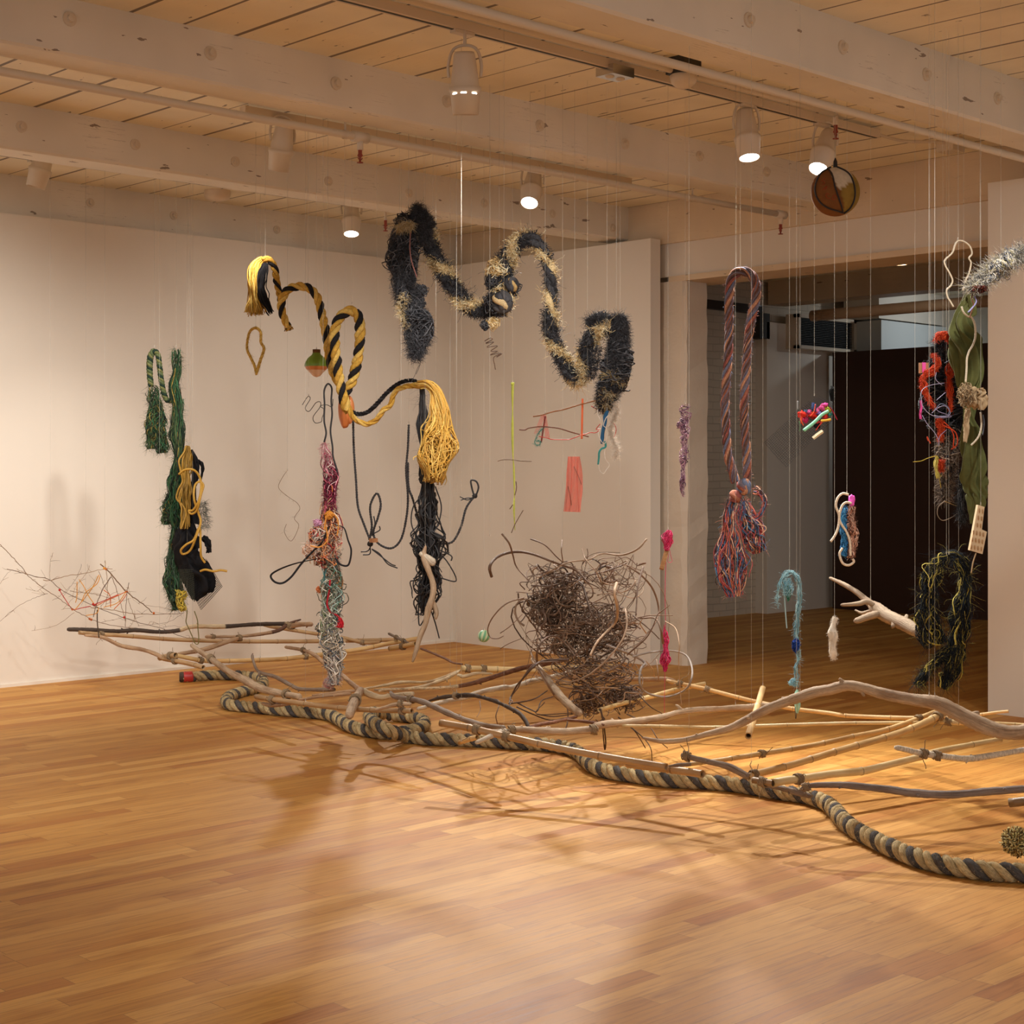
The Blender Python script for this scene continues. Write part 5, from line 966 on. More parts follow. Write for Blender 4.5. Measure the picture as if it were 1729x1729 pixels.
for q, c in (([(850, 460), (800, 560), (735, 650), (640, 765)], OY), ([(860, 470), (830, 540), (740, 610), (700, 690)], OY), ([(680, 500), (720, 560), (760, 640), (805, 705)], OY), ([(662, 520), (660, 650), (648, 700)], OY), ([(830, 725), (900, 690), (1010, 640), (1090, 600)], OR), ([(1090, 620), (1050, 680), (980, 755)], OR), ([(1080, 610), (1010, 700), (890, 740)], OY), ([(510, 590), (560, 670), (625, 755), (700, 745), (780, 730)], RD), ([(800, 720), (900, 680), (1015, 630)], RD), ([(890, 590), (945, 640), (950, 740)], OR), ([(740, 810), (830, 790), (850, 740)], OY)): wire(mb, s6(q), DT-.05, .0028, c)
for X, Y, c in ((910, 412, OR), (895, 405, OY), (1090, 606, OR), (770, 838, OR), (785, 845, OR), (622, 757, OR), (800, 712, RD), (815, 718, RD), (1067, 826, RD), (1320, 790, OR), (512, 590, RD)): knot(mb, P(X/5.085, 880+Y/5.085, DT-.05), .006, .003, [c], 4, 5)
wire(mb, s6([(835, 760), (835, 850), (840, 920), (850, 1000)]), DT, .004, rgb(80, 66, 52))
mb.build('yarn_ties', M_FIBRE, t); hang(t, P(177, 950, DT)); hang(t, P(85, 980, DT))
# ---------------------------------------------------------------- middle mobile
s3 = lambda pts: at(0, pts, 6.175, 820, 620); DM = 8.6
def T(name, loc, label, ct, g=None): return thing(name, loc, label, ct, g)
t = T('ribbon_strip', P(868, 890, 9.1), 'long narrow lime green ribbon hanging upright with twigs tucked in', 'ribbon')
mb = MB(); q = s3([(282, 172), (280, 300), (281, 468), (280, 600), (281, 800), (287, 960), (294, 1050), (298, 1200), (300, 1335), (297, 1400), (296, 1500), (302, 1638), (306, 1700)]); wd = np.array([5.5, 4.6, 2, 5.2, 5, 1.8, 4.2, 4.6, 2, 5, 6.4, 2, 1.6])*9.1/F*1.1
ribbon(mb, [P(*k, 9.1) for k in q], wd, rgb(206, 214, 96), .003, .5, 120); c = P(*q[0], 9.1); mb.rings(c, (FY, -FX, 0), [(-.01, .002), (-.01, .008), (.01, .008), (.01, .002)], 10, col=rgb(206, 214, 96)); mb.build('ribbon', M_CLOTH, t)
mb = MB()
for q in ([(125, 980), (170, 967), (240, 963), (300, 968), (370, 978), (480, 982)], [(316, 1190), (322, 1260), (305, 1335)], [(250, 1480), (285, 1432)], [(392, 1490), (350, 1560), (305, 1640), (268, 1729)]): wire(mb, s3(q), 9.08, .0026, rgb(110, 84, 60))
mb.build('twigs', M_VINE, t); hang(t, P(865.3, 647, 9.1))
t = T('stick_mobile', P(950, 720, DM), 'mobile of thin sticks and red wire with an orange straw, under the shaggy rope', 'mobile')
mb = MB(); wire(mb, s3([(495, 514), (560, 505), (620, 489), (700, 465), (820, 440), (1000, 386), (1160, 345)]), DM, .0038, rgb(146, 92, 50), DM-.1); wire(mb, s3([(350, 652), (410, 655), (450, 636), (560, 620), (650, 624), (770, 640), (900, 680), (1000, 706), (1075, 726)]), DM, .0034, rgb(120, 72, 50)); wire(mb, s3([(622, 510), (605, 620), (580, 785)]), DM, .0046, rgb(130, 44, 38)); mb.build('sticks', M_VINE, t)
mb = MB(); wire(mb, s3([(555, 722), (640, 738), (690, 752), (850, 755), (920, 738), (990, 710), (1040, 698), (1090, 682), (1150, 682), (1200, 640), (1150, 650), (1195, 590)]), DM-.04, .0026, rgb(196, 66, 48)); wire(mb, s3([(1100, 405), (1150, 435), (1225, 488)]), DM-.04, .0024, rgb(206, 72, 52)); wire(mb, s3([(1300, 560), (1345, 600), (1360, 660), (1335, 742)]), DM-.04, .0024, rgb(206, 72, 52)); mb.build('red_wire', M_PLASTIC, t)
mb = MB(); wire(mb, s3([(1010, 328), (1006, 540), (1002, 748)]), DM-.06, .0056, rgb(232, 108, 56), n=10); mb.build('orange_straw', M_PLASTIC, t)
mb = MB(); net(mb, [P(*k, DM+.02) for k in s3([(600, 500), (630, 500), (668, 740), (625, 735)])], 6, 18, .0009, rgb(214, 96, 84), .005); net(mb, [P(*k, DM+.02) for k in s3([(580, 500), (612, 500), (560, 700), (505, 690)])], 6, 18, .0007, rgb(214, 96, 84), .005); mb.build('red_netting', M_FIBRE, t)
mb = MB(); a, S = path(s3([(612, 630, 1.5), (585, 650, 3), (565, 670, 3), (540, 705, 1.5), (525, 745, 1.5), (510, 780, 2), (530, 812, 2), (562, 808, 2), (572, 780, 2), (550, 762, 2), (530, 775, 1.5)]), DM, step=.004); mb.tubes(a[:, :3], a[:, 3]*.8, 7, col=rgb(64, 140, 128), flat=.4); fuzz(mb, a, S, pal((70, 150, 136),), 250, .012, .0006); mb.build('teal_ribbon', M_CLOTH, t); hang(t, P(820+620/6.175, 698, DM)); hang(t, P(820+1062/6.175, 678, DM-.1))
t = T('mesh_panel', P(967, 865, 8.7), 'rectangular salmon pink mesh panel hanging below the stick mobile', 'mesh')
mb = MB(); nu, nv = 14, 30; L = s3([(858, 932), (850, 1020), (843, 1100), (840, 1200), (832, 1300), (820, 1420), (810, 1505)]); Rt = s3([(982, 932), (998, 1020), (1010, 1110), (1012, 1220), (1010, 1310), (998, 1400), (988, 1512)])
Lc = cat(np.array(L), nv); Rc = cat(np.array(Rt), nv); G = np.array([[P(*(Lc[j]*(1-i/(nu-1))+Rc[j]*(i/(nu-1))), 8.7-.02*math.sin(i/(nu-1)*math.pi)-.008*math.sin(i*1.7+j*.2)) for i in range(nu)] for j in range(nv)])
i = np.arange(nv-1)[:, None]*nu; k = np.arange(nu-1)[None]; mb.add(G.reshape(-1, 3), np.stack([i+k, i+k+1, i+nu+k+1, i+nu+k], -1).reshape(-1, 4), col=rgb(226, 112, 94))
mm, bb, N_, L_ = newmat('sheer_mesh'); bb.inputs['Base Color'].default_value = (*rgb(232, 112, 92), 1); bb.inputs['Roughness'].default_value = .8; bb.inputs['Alpha'].default_value = .72
mb.build('mesh_sheet', mm, t); mb = MB(); wire(mb, s3([(920, 1035), (960, 1120), (1000, 1225)]), 8.66, .0014, rgb(90, 60, 60)); wire(mb, s3([(858, 1240), (880, 1340), (895, 1440)]), 8.66, .0018, rgb(110, 60, 50))
for X in (862, 900, 960): wire(mb, s3([(X, 935), (X-5, 1200), (X-25 if X < 950 else X+15, 1500)]), 8.66, .0012, rgb(214, 90, 76))
mb.build('threads', M_FIBRE, t); hang(t, P(820+928/6.175, 771, 8.7))
t = T('blue_rag', P(1020, 800, 8.45), 'twisted blue and teal plastic rag with white thread and fluff', 'rag')
mb = MB(); a, S = path(s3([(1275, 455, 4), (1250, 510, 6), (1245, 580, 6), (1225, 660, 5.6), (1215, 740, 5.6), (1212, 800, 3.6)]), 8.45, step=.006); drape(mb, a, S, rgb(52, 100, 140), 4, .35, .5, 28); a, S = path(s3([(1245, 770, 2.4), (1250, 830, 2.4), (1210, 850, 2.4), (1185, 885, 2.6), (1180, 950, 2.4), (1172, 1015, 2)]), 8.45, step=.006); mb.tubes(a[:, :3], a[:, 3], 8, col=rgb(72, 160, 156), flat=.5); mb.build('plastic_rag', M_CLOTH, t)
mb = MB()
for q in ([(1180, 1015), (1188, 1075), (1230, 1110), (1262, 1065), (1290, 1020), (1250, 960), (1240, 900), (1245, 850)], [(1195, 640), (1175, 700), (1200, 760), (1235, 800), (1262, 750), (1260, 640), (1230, 610), (1250, 540), (1280, 500)], [(1170, 440), (1168, 490), (1200, 560)]): wire(mb, s3(q), 8.42, .002, rgb(236, 230, 220))
a, S = path(s3([(1340, 375, 2), (1375, 430, 4), (1350, 530, 4), (1305, 610, 4), (1310, 700, 3), (1340, 780, 4), (1370, 850, 6), (1350, 940, 5)]), 8.45, step=.004); fuzz(mb, a, S, pal((236, 226, 212), (220, 200, 180)), 1500, .03, .0007, curl=1, inner=.3); mb.build('white_thread', M_FIBRE, t); hang(t, P(1025, 692, 8.45))
# ---------------------------------------------------------------- right of centre
t = T('crochet_strand', P(1154, 838, 8.9), 'lilac knotted yarn strand hanging in front of the pier', 'yarn')
mb = MB(); a, S = path([(1157, 682, 7), (1157, 700, 8), (1156, 725, 7), (1156, 755, 5.4), (1154, 780, 5), (1153, 800, 3), (1152, 820, 4), (1154, 838, 1.5)], 8.9, step=.004); CL = pal((190, 150, 170), (160, 120, 146), (206, 176, 186), (96, 70, 90)); strands(mb, a, S, 90, .0024, CL, length=(.08, .2), wob=1.4, k=4, seg=12); fuzz(mb, a, S, CL, 900, .015, .0008, curl=.9); tangle(mb, P(1149, 718, 8.9), np.ones(3)*.018, 60, .002, CL); mb.build('yarn', M_FIBRE, t); hang(t, P(1157, 682, 8.9))
t = T('pink_yarn_drop', P(1124, 1135, 8.4), 'hot pink yarn with a small wood block, falling to a pink tassel', 'yarn')
mb = MB(); CP = pal((216, 56, 104), (226, 92, 136), (190, 40, 84)); a, S = path([(1129, 895, 2), (1128, 905, 6), (1127, 917, 7), (1126, 930, 3)], 8.4, step=.003); strands(mb, a, S, 110, .002, CP, wob=1.2, k=4); wire(mb, [(1130, 925), (1133, 940), (1135, 948), (1128, 949), (1129, 935)], 8.4, .0014, CP[0]); wire(mb, [(1125, 930), (1123, 1000), (1124, 1060)], 8.4, .0018, CP[0]); wire(mb, [(1123, 1130), (1122, 1170), (1122, 1212)], 8.4, .0014, CP[0]); a, S = path([(1122, 1053, 2), (1124, 1070, 4), (1124, 1100, 5), (1123, 1115, 7), (1123, 1134, 2)], 8.4, step=.003); strands(mb, a, S, 46, .0018, CP, wob=1.2, k=5, seg=24, length=(.4, .9)); mb.build('pink_yarn', M_FIBRE, t)
mb = MB(); A_ = P(1128, 922, 8.42); B_ = P(1117, 961, 8.38); dr = (B_-A_); L = np.linalg.norm(dr); dr /= L; sx = np.array([FY, -FX, 0]); sx -= dr*sx.dot(dr); sx /= np.linalg.norm(sx); sy = np.cross(dr, sx); V8 = [A_+dr*L*w_+sx*.012*p_+sy*.012*q_ for w_ in (0, 1) for p_, q_ in ((-1, -1), (1, -1), (1, 1), (-1, 1))]; mb.add(V8, [(0, 1, 2, 3), (7, 6, 5, 4), (0, 4, 5, 1), (1, 5, 6, 2), (2, 6, 7, 3), (3, 7, 4, 0)], col=rgb(206, 156, 104)); mb.build('wood_block', M_WOOD, t, smooth=False); hang(t, P(1128, 895, 8.4))
t = T('striped_ball', P(817, 1085, 9.3), 'small mint green and white striped ball hanging left of the vine ball', 'ball')
c = P(817, 1074, 9.3); r = 10.3*9.3/F; mb = MB(); n = 24
th = np.linspace(0, math.pi, n)[:, None]; f = (np.arange(2*n)*math.pi/n)[None]; tilt = .35
V_ = np.stack([np.sin(th)*np.cos(f), np.sin(th)*np.sin(f), np.cos(th)*np.ones_like(f)], -1); cc = np.where((np.arange(2*n) % 6 < 3)[None, :, None], np.array(rgb(120, 196, 150)), np.array(rgb(214, 232, 190)))*np.ones((n, 1, 1)); cc[:, ::12] = rgb(60, 150, 130)
ct_, st_ = math.cos(tilt), math.sin(tilt); Vr = np.stack([V_[..., 0]*ct_+V_[..., 2]*st_, V_[..., 1], -V_[..., 0]*st_+V_[..., 2]*ct_], -1)
i = np.arange(n-1)[:, None]*2*n; k = np.arange(2*n)[None]; mb.add((c+Vr*r).reshape(-1, 3), np.stack([i+k, i+2*n+k, i+2*n+(k+1) % (2*n), i+(k+1) % (2*n)], -1).reshape(-1, 4), col=cc.reshape(-1, 3)); mb.build('ball', M_PLASTIC, t); hang(t, c+[0, 0, r])
sH = lambda pts: at(0, pts, 2.93, 1180, 430)
t = T('looped_rope', P(1250, 1000, 8.3), 'tall loop of thick rust and blue rope with knot and frayed tassels', 'rope', 'hanging ropes and bundles')
CM = pal((168, 104, 82), (118, 106, 116), (192, 140, 110), (110, 80, 70), (150, 84, 78), (110, 120, 146)); mb = MB()
a, S = path(sH([(182, 1125, 8), (160, 1050, 8), (142, 980, 7.6), (135, 860, 7.6), (130, 740, 7.6), (136, 620, 7.6), (146, 500, 7.6), (150, 350, 7.6), (150, 220, 7.8), (162, 120, 8), (205, 82, 8), (258, 98, 8), (285, 160, 8), (278, 235, 7.8), (255, 340, 7.8), (242, 460, 7.6), (233, 580, 7.6), (224, 700, 7.6), (226, 840, 7.6), (235, 960, 7.6), (240, 1085, 7.6), (235, 1130, 8)]), 8.35, 8.3, step=.005)
def multi(S_, j, c): return np.tile(c, (len(S_), 1))
t0, u0, v0 = frames(a[None, :, :3])
for j in range(4):     # four lays, each a bundle of coloured yarns
    ph = 2*math.pi*S/.2+2*math.pi*j/4; cj = a[:, :3]+(a[:, 3]*.56)[:, None]*(u0[0]*np.cos(ph)[:, None]+v0[0]*np.sin(ph)[:, None]); sub = np.c_[cj, a[:, 3]*.48]
    bc = CM[[0, 1, 2, 3][j]]; twisted(mb, sub, S, [bc*1.1, bc*.85, CM[(j*2+1) % 6], bc, CM[3]*.7, CM[(j+4) % 6]], .5, fill=.46, n=5, sgn=1)
fuzz(mb, a, S, CM, 1400, .015, .0006, inner=1)
knot(mb, P(1257, 822, 8.25), .032, .017, [CM[2], CM[5], CM[0], CM[4], CM[1]], 7, 8); knot(mb, P(1242, 838, 8.25), .025, .014, [CM[4], CM[0]], 4, 8)
mb.build('strands', M_ROPE, t); mb = MB(); CT = pal((176, 84, 84), (90, 104, 140), (206, 120, 90), (224, 180, 150), (70, 56, 60), (86, 130, 166), (196, 92, 84))
for pts, n, sp in (([(175, 1190, 6), (155, 1260, 10), (150, 1340, 13), (150, 1420, 16), (155, 1520, 21), (165, 1610, 22), (175, 1690, 12)], 230, 1), ([(215, 1200, 9), (235, 1280, 12), (260, 1350, 16), (280, 1420, 18), (300, 1470, 14)], 150, 1), ([(270, 1160, 6), (310, 1180, 6), (325, 1230, 4), (300, 1290, 4), (250, 1330, 5)], 40, 1)):
    a, S = path(sH(pts), 8.3, step=.01); strands(mb, a, S, n, .0026, CT, wob=.7, k=4, seg=24, length=(.5, .95), lump=.25); fuzz(mb, a, S, CT, n*3, .04, .0008, curl=.8, inner=.8)
mb.build('frayed_tassels', M_FIBRE, t); hang(t, P(1243, 455, 8.35)); hang(t, P(1250, 456, 8.3), dx=0)
# netting with colourful scraps
sI = lambda pts: at(0, pts, 10.17, 1280, 640)
t = T('net_pouch', P(1345, 790, 8.9), 'dark netting tube holding bright red, pink and green scraps', 'net')
mb = MB(); net(mb, [P(*k, 8.95) for k in sI([(110, 1090), (870, 380), (1280, 700), (480, 1510)])], 30, 19, .0008, rgb(44, 38, 36), .02, .001); net(mb, [P(*k, 8.85) for k in sI([(600, 590), (1050, 290), (1290, 440), (1050, 760)])], 18, 15, .0008, rgb(52, 48, 50), .03, .001); tangle(mb, P(1280+1270/10.17, 640+250/10.17, 8.9), (.015, .015, .035), 60, .0016, pal((20, 22, 22),)); mb.build('netting', M_FIBRE, t)
k = 8.88/F/10.17; mb = MB()
for X, Y, rx, ry, c in ((750, 610, 80, 60, (214, 50, 36)), (960, 630, 100, 60, (206, 40, 34)), (1150, 640, 60, 40, (210, 50, 40)), (870, 580, 60, 45, (224, 90, 150)), (820, 690, 55, 60, (206, 50, 110)), (1110, 490, 60, 60, (236, 100, 170)), (1160, 440, 50, 30, (240, 90, 170)), (1190, 540, 60, 60, (170, 180, 50)), (955, 480, 48, 70, (70, 90, 140)), (820, 560, 40, 30, (70, 110, 150)), (1235, 610, 40, 30, (50, 130, 120)), (1010, 790, 60, 70, (24, 26, 40)), (740, 700, 20, 60, (214, 80, 60)), (1050, 600, 60, 40, (110, 90, 150)), (1020, 560, 36, 60, (230, 110, 160)), (1010, 740, 80, 30, (220, 70, 80))): lumpy(mb, P(1280+X/10.17, 640+Y/10.17, 8.86+R.uniform(-.02, .03)), (rx*k, rx*k*.8, ry*k), rgb(*c), amp=.22, n=12)
wire(mb, sI([(985, 430), (960, 560), (900, 640)]), 8.8, .003, rgb(226, 90, 50)); wire(mb, sI([(720, 680), (760, 760), (780, 800)]), 8.8, .003, rgb(226, 90, 50)); wire(mb, sI([(990, 885), (1050, 800), (1110, 740)]), 8.8, .0022, rgb(206, 60, 44)); wire(mb, sI([(710, 720), (725, 820), (715, 900)]), 8.8, .003, rgb(50, 110, 66)); wire(mb, sI([(1080, 718), (1160, 712), (1250, 695)]), 8.8, .007, rgb(222, 170, 60)); ribbon(mb, [P(*q, 8.85) for q in sI([(1230, 480), (1290, 570), (1360, 700)])], [.02, .03, .012], rgb(206, 44, 76)); wire(mb, sI([(682, 375), (684, 520)]), 8.8, .004, rgb(150, 150, 150))
mb.build('scraps', M_CLOTH, t, kind='stuff'); mb = MB(); wire(mb, sI([(785, 885), (980, 730), (1100, 610), (1210, 550)]), 8.76, .0095, rgb(132, 206, 168), n=10); mb.build('mint_tube', M_PLASTIC, t); mb = MB(); wire(mb, sI([(945, 1018), (1030, 950), (1110, 895)]), 8.76, .0105, rgb(230, 216, 180), n=4); mb.build('cream_tag', M_PLASTIC, t, smooth=False); hang(t, P(1375, 668, 8.88))
sJ = lambda pts: at(0, pts, 2.98, 1270, 640)
t = T('cord_bundle', P(1430, 953, 8.4), 'bundle of cream cord, blue yarn and pink plastic before the dark doorway wall', 'cord bundle')
mb = MB(); CC = np.array(rgb(226, 206, 180))
for q in ([(485, 582), (455, 576), (430, 600), (422, 640), (438, 690), (432, 750), (415, 790), (395, 818)], [(500, 625), (470, 622), (448, 650), (440, 710), (475, 770), (492, 820), (495, 890)], [(455, 850), (440, 880), (455, 925), (485, 937), (512, 920), (505, 905)]): wire(mb, sJ(q), 8.38, .0065, CC, n=8)
mb.build('cream_cord', M_CORD, t); mb = MB()
for pts, cs, n in (([(465, 640, 4), (458, 720, 5), (465, 800, 5), (462, 890, 5)], pal((60, 130, 176), (40, 100, 150), (90, 160, 200)), 90), ([(500, 640, 4), (500, 720, 7), (505, 800, 7), (495, 900, 5)], pal((150, 96, 74), (96, 64, 56), (190, 140, 116), (206, 170, 150)), 170)):
    a, S = path(sJ(pts), 8.4, step=.006); strands(mb, a, S, n, .0022, cs, wob=1, k=5, length=(.2, .6)); fuzz(mb, a, S, cs, n*4, .02, .0008, curl=.8)
mb.build('yarn', M_FIBRE, t); mb = MB(); lumpy(mb, P(1270+502/2.98, 640+610/2.98, 8.4), (.02, .015, .03), rgb(236, 90, 196), amp=.2, n=12); mb.build('pink_plastic', M_PLASTIC, t); hang(t, P(1430, 833, 8.4))
t = T('blue_twine_hook', P(1345, 1160, 8.1), 'pale blue twine bent into a hook with a dark blue tie', 'twine')
mb = MB(); CBl = pal((150, 196, 206), (120, 170, 186), (176, 210, 214)); a, S = path(sJ([(128, 1155, 3.4), (125, 1100, 3.2), (140, 1030, 3.4), (165, 985, 4), (200, 972, 4), (228, 1005, 3.6), (240, 1080, 3.2), (232, 1170, 3.4), (222, 1240, 3.6), (222, 1330, 3), (232, 1400, 3.6), (220, 1470, 3.2), (226, 1550, 4)]), 8.1, step=.006)
strands(mb, a, S, 44, .0014, np.vstack([CBl, CBl*.6]), wob=.9, k=8, length=(.2, .6), seg=28, lump=.6); fuzz(mb, a, S, CBl, 420, .03, .0006, curl=1); tangle(mb, P(1330, 992, 8.1), (.035, .02, .05), 26, .001, CBl, seg=24, k=6); tangle(mb, P(1340, 1152, 8.1), (.03, .02, .02), 22, .001, CBl); wire(mb, sJ([(160, 1050), (165, 1130), (170, 1200), (175, 1255)]), 8.1, .0035, CBl[2]*.8); mb.build('twine', M_FIBRE, t)
mb = MB(); tangle(mb, P(1344, 1090, 8.08), (.02, .015, .03), 60, .0024, pal((30, 66, 150), (20, 50, 120))); lumpy(mb, P(1345, 1087, 8.08), (.014, .01, .018), rgb(34, 76, 166), amp=.3, n=10); mb.build('blue_tie', M_FIBRE, t); mb = MB(); tangle(mb, P(1331, 1002, 8.1), (.012, .01, .04), 30, .0014, pal((60, 120, 96),)); mb.build('green_thread', M_FIBRE, t); hang(t, P(1333, 967, 8.1))
t = T('fabric_lure', P(1346, 1205, 8.05), 'small pale turquoise leaf-shaped fabric below the blue twine', 'fabric tag')
mb = MB(); ribbon(mb, [P(*q, 8.05) for q in sJ([(228, 1562), (222, 1600), (228, 1640), (226, 1682)])], [.012, .035, .042, .012], rgb(168, 216, 196), .004, .3, 30); mb.build('fabric', M_CLOTH, t); mb = MB(); wire(mb, sJ([(216, 1650), (217, 1680), (220, 1712), (224, 1680)]), 8.03, .0018, rgb(60, 50, 44)); mb.build('pin', M_CORD, t); hang(t, P(1345, 1163, 8.05))
t = T('knotted_rag', P(1407, 1113, 8.5), 'small knotted white rag hanging left of the forked driftwood', 'rag')
mb = MB(); a, S = path([(1411, 1042, 4.4), (1408, 1052, 4), (1406, 1060, 5), (1406, 1068, 7.4), (1407, 1078, 7), (1406, 1090, 5), (1407, 1104, 5.6), (1408, 1114, 2)], 8.5, step=.003); drape(mb, a, S, rgb(222, 214, 200), 6, .3, .8, 26); fuzz(mb, a, S, pal((222, 214, 200),), 700, .014, .0008, inner=.9); knot(mb, P(1407, 1066, 8.5), .014, .006, [rgb(226, 218, 204)], 4, 6); mb.build('cloth', M_CLOTH, t); hang(t, P(1409, 1042, 8.5))
# ---------------------------------------------------------------- right-hand cluster
sR = lambda pts: at(0, pts, 2.188, 1500, 390)
t = T('arched_hank', P(1598, 1160, 7.5), 'arched hank of black and yellow plastic fibres, lower right of the doorway', 'fibre hank', 'hanging ropes and bundles')
CW = np.vstack([pal((30, 34, 34), (20, 24, 26), (44, 50, 54), (30, 34, 34), (26, 40, 56), (34, 38, 40), (24, 26, 30)), pal((186, 172, 90))]); CWy = pal((206, 190, 96), (176, 160, 70)); mb = MB()
for pts in ([(222, 1192, 5), (185, 1230, 11), (155, 1300, 15), (145, 1390, 15), (150, 1470, 16), (170, 1530, 16)], [(200, 1195, 5), (245, 1200, 9), (280, 1240, 11), (290, 1310, 10), (270, 1390, 12), (262, 1470, 14), (250, 1560, 14), (225, 1640, 12), (200, 1690, 8)], [(250, 1540, 8), (200, 1570, 8), (150, 1620, 7), (105, 1680, 5)]):
    a, S = path(sR(pts), 7.55, step=.012); strands(mb, a, S, 420, .0013, CW, wob=.8, k=5, length=(.35, .9), seg=22, sides=3); strands(mb, a, S, 17, .0034, CWy, wob=.9, k=5, length=(.2, .6), seg=22, flat=.5); fuzz(mb, a, S, CW, 900, .07, .0006, curl=.6, inner=.8, sag=.6)
mb.build('fibres', M_FIBRE, t); hang(t, P(1598, 936, 7.5)); hang(t, P(1602, 936, 7.5))
sN = lambda pts: at(0, pts, 5.083, 1520, 560)
t = T('fleece_bundle', P(1593, 860, 7.6), 'shaggy bundle of black fleece with orange felt strips and lilac string', 'fibre bundle', 'hanging ropes and bundles')
a, S = path(sN([(370, 50, 12), (370, 120, 14), (370, 200, 14), (330, 290, 20), (320, 400, 26), (340, 520, 28), (370, 630, 29), (400, 740, 27), (430, 850, 22), (410, 960, 17), (410, 1060, 16), (400, 1170, 13), (390, 1300, 7), (370, 1440, 4)]), 7.6, step=.012)
mb = MB(); CD = pal((36, 36, 40), (54, 54, 60), (26, 24, 26), (70, 66, 62), (44, 50, 60))
def ncol(fr, th):
    n = len(fr); c = CD[NR.randint(0, 5, n)].copy(); k = (fr > .62)&(NR.rand(n) < .75); c[k] = pal((150, 134, 118), (110, 100, 92), (184, 168, 150), (96, 72, 58))[NR.randint(0, 4, k.sum())]; return c
strands(mb, a, S, 520, .0024, CD, length=(.06, .16), wob=1.1, k=5, colfn=ncol, lump=.22); fuzz(mb, a, S, CD, 9000, .045, .0011, curl=.8, colfn=ncol, inner=.6); mb.build('fleece', M_FIBRE, t)
mb = MB(); CO = pal((206, 70, 34), (186, 54, 28), (220, 90, 46))
for pts in ([(300, 75, 4), (330, 40, 8), (380, 35, 9), (430, 60, 7), (450, 130, 5), (455, 200, 5)], [(285, 190, 5), (310, 235, 6), (320, 290, 6), (270, 340, 7), (210, 380, 8), (195, 440, 7), (215, 520, 5), (260, 600, 6), (290, 650, 4)], [(450, 240, 6), (430, 330, 8), (420, 420, 6), (428, 540, 5), (435, 690, 2)], [(330, 750, 6), (350, 830, 6), (345, 930, 4)], [(350, 1110, 5), (355, 1190, 3)]):
    a, S = path(sN(pts), 7.5, step=.006); a[:, 3] *= .75; strands(mb, a, S, 90, .0014, CO, wob=.9, k=5, length=(.3, .8), lump=.5); fuzz(mb, a, S, CO, 800, .018, .0009, curl=.7, inner=.5)
for q in ([(370, 770), (430, 830), (460, 900), (455, 980), (470, 1000)], [(360, 800), (470, 860), (490, 960), (440, 1010)], [(240, 940), (230, 900), (260, 960)]): wire(mb, sN(q), 7.48, .0028, CO[0])
mb.build('orange_felt', M_FIBRE, t)
mb = MB(); CLi = pal((150, 140, 176), (170, 164, 196), (120, 130, 160))
for q in ([(380, 440), (260, 460), (190, 500), (180, 570), (200, 650), (280, 720), (420, 725)], [(270, 700), (330, 650), (390, 640), (430, 700), (380, 730), (290, 720)], [(280, 690), (350, 620), (420, 660), (410, 720)], [(310, 350), (305, 410), (360, 460)], [(190, 720), (230, 790), (290, 860), (330, 930)], [(470, 190), (430, 240), (380, 270)], [(390, 520), (310, 590)], [(300, 660), (340, 690), (440, 730), (300, 740)], [(330, 980), (340, 900), (400, 840)]): mb = MB(); wire(mb, sN(q), 7.46, .0017, CLi[R.randrange(3)]); mb.build('lilac_string', M_CORD, t)
mb = MB()
wire(mb, sN([(110, 1118), (180, 1110), (240, 1085), (320, 1070), (300, 1140), (330, 1240), (350, 1340)]), 7.5, .0018, rgb(190, 166, 60)); a, S = path(sN([(318, 1070, 2), (305, 1150, 3), (330, 1260, 3)]), 7.5, step=.006); strands(mb, a, S, 20, .0016, CWy, wob=1)
wire(mb, sN([(385, 1450), (330, 1500), (320, 1570), (360, 1620), (430, 1600), (490, 1560)]), 7.5, .0016, rgb(150, 130, 110)); wire(mb, sN([(380, 1455), (490, 1500)]), 7.5, .0018, rgb(170, 140, 90)); mb.build('loose_threads', M_FIBRE, t)
mb = MB(); c = P(1520+200/5.083, 560+312/5.083, 7.55); k = 7.55/F/5.083; X_ = np.array([FY, -FX, 0]); Zu = np.array([0, 0, 1.])
def card(mb, c, w, h, tk, col): mb.add([c+X_*w*a_+Zu*h*b_-np.array([FX, FY, 0])*tk*c_ for a_ in (-1, 1) for b_ in (-1, 1) for c_ in (0, 1)], [(0, 1, 3, 2), (4, 6, 7, 5), (0, 4, 5, 1), (2, 3, 7, 6), (0, 2, 6, 4), (1, 5, 7, 3)], col=col)
card(mb, c, 42*k, 45*k, .004, rgb(170, 124, 84)); mb.build('card_scrap', M_PLASTIC, t, smooth=False, label='small brown card scrap'); mb = MB(); card(mb, c+Zu*4*k-np.array([FX, FY, 0])*.006, 15*k, 43*k, .003, rgb(230, 80, 170)); mb.build('pink_tape', M_PLASTIC, t, smooth=False); mb = MB(); ribbon(mb, [P(*q, 7.5) for q in sN([(178, 590), (182, 650), (172, 700), (176, 750)])], .012, rgb(230, 80, 160)); mb.build('pink_tape', M_PLASTIC, t, smooth=False)
hang(t, P(1592, 566, 7.6)); hang(t, P(1571, 600, 7.6))
t = T('olive_cloth', P(1650, 880, 7.4), 'long crumpled olive green cloth twisted and hanging beside the fleece', 'cloth')
mb = MB(); CO2 = np.array(rgb(90, 94, 54))
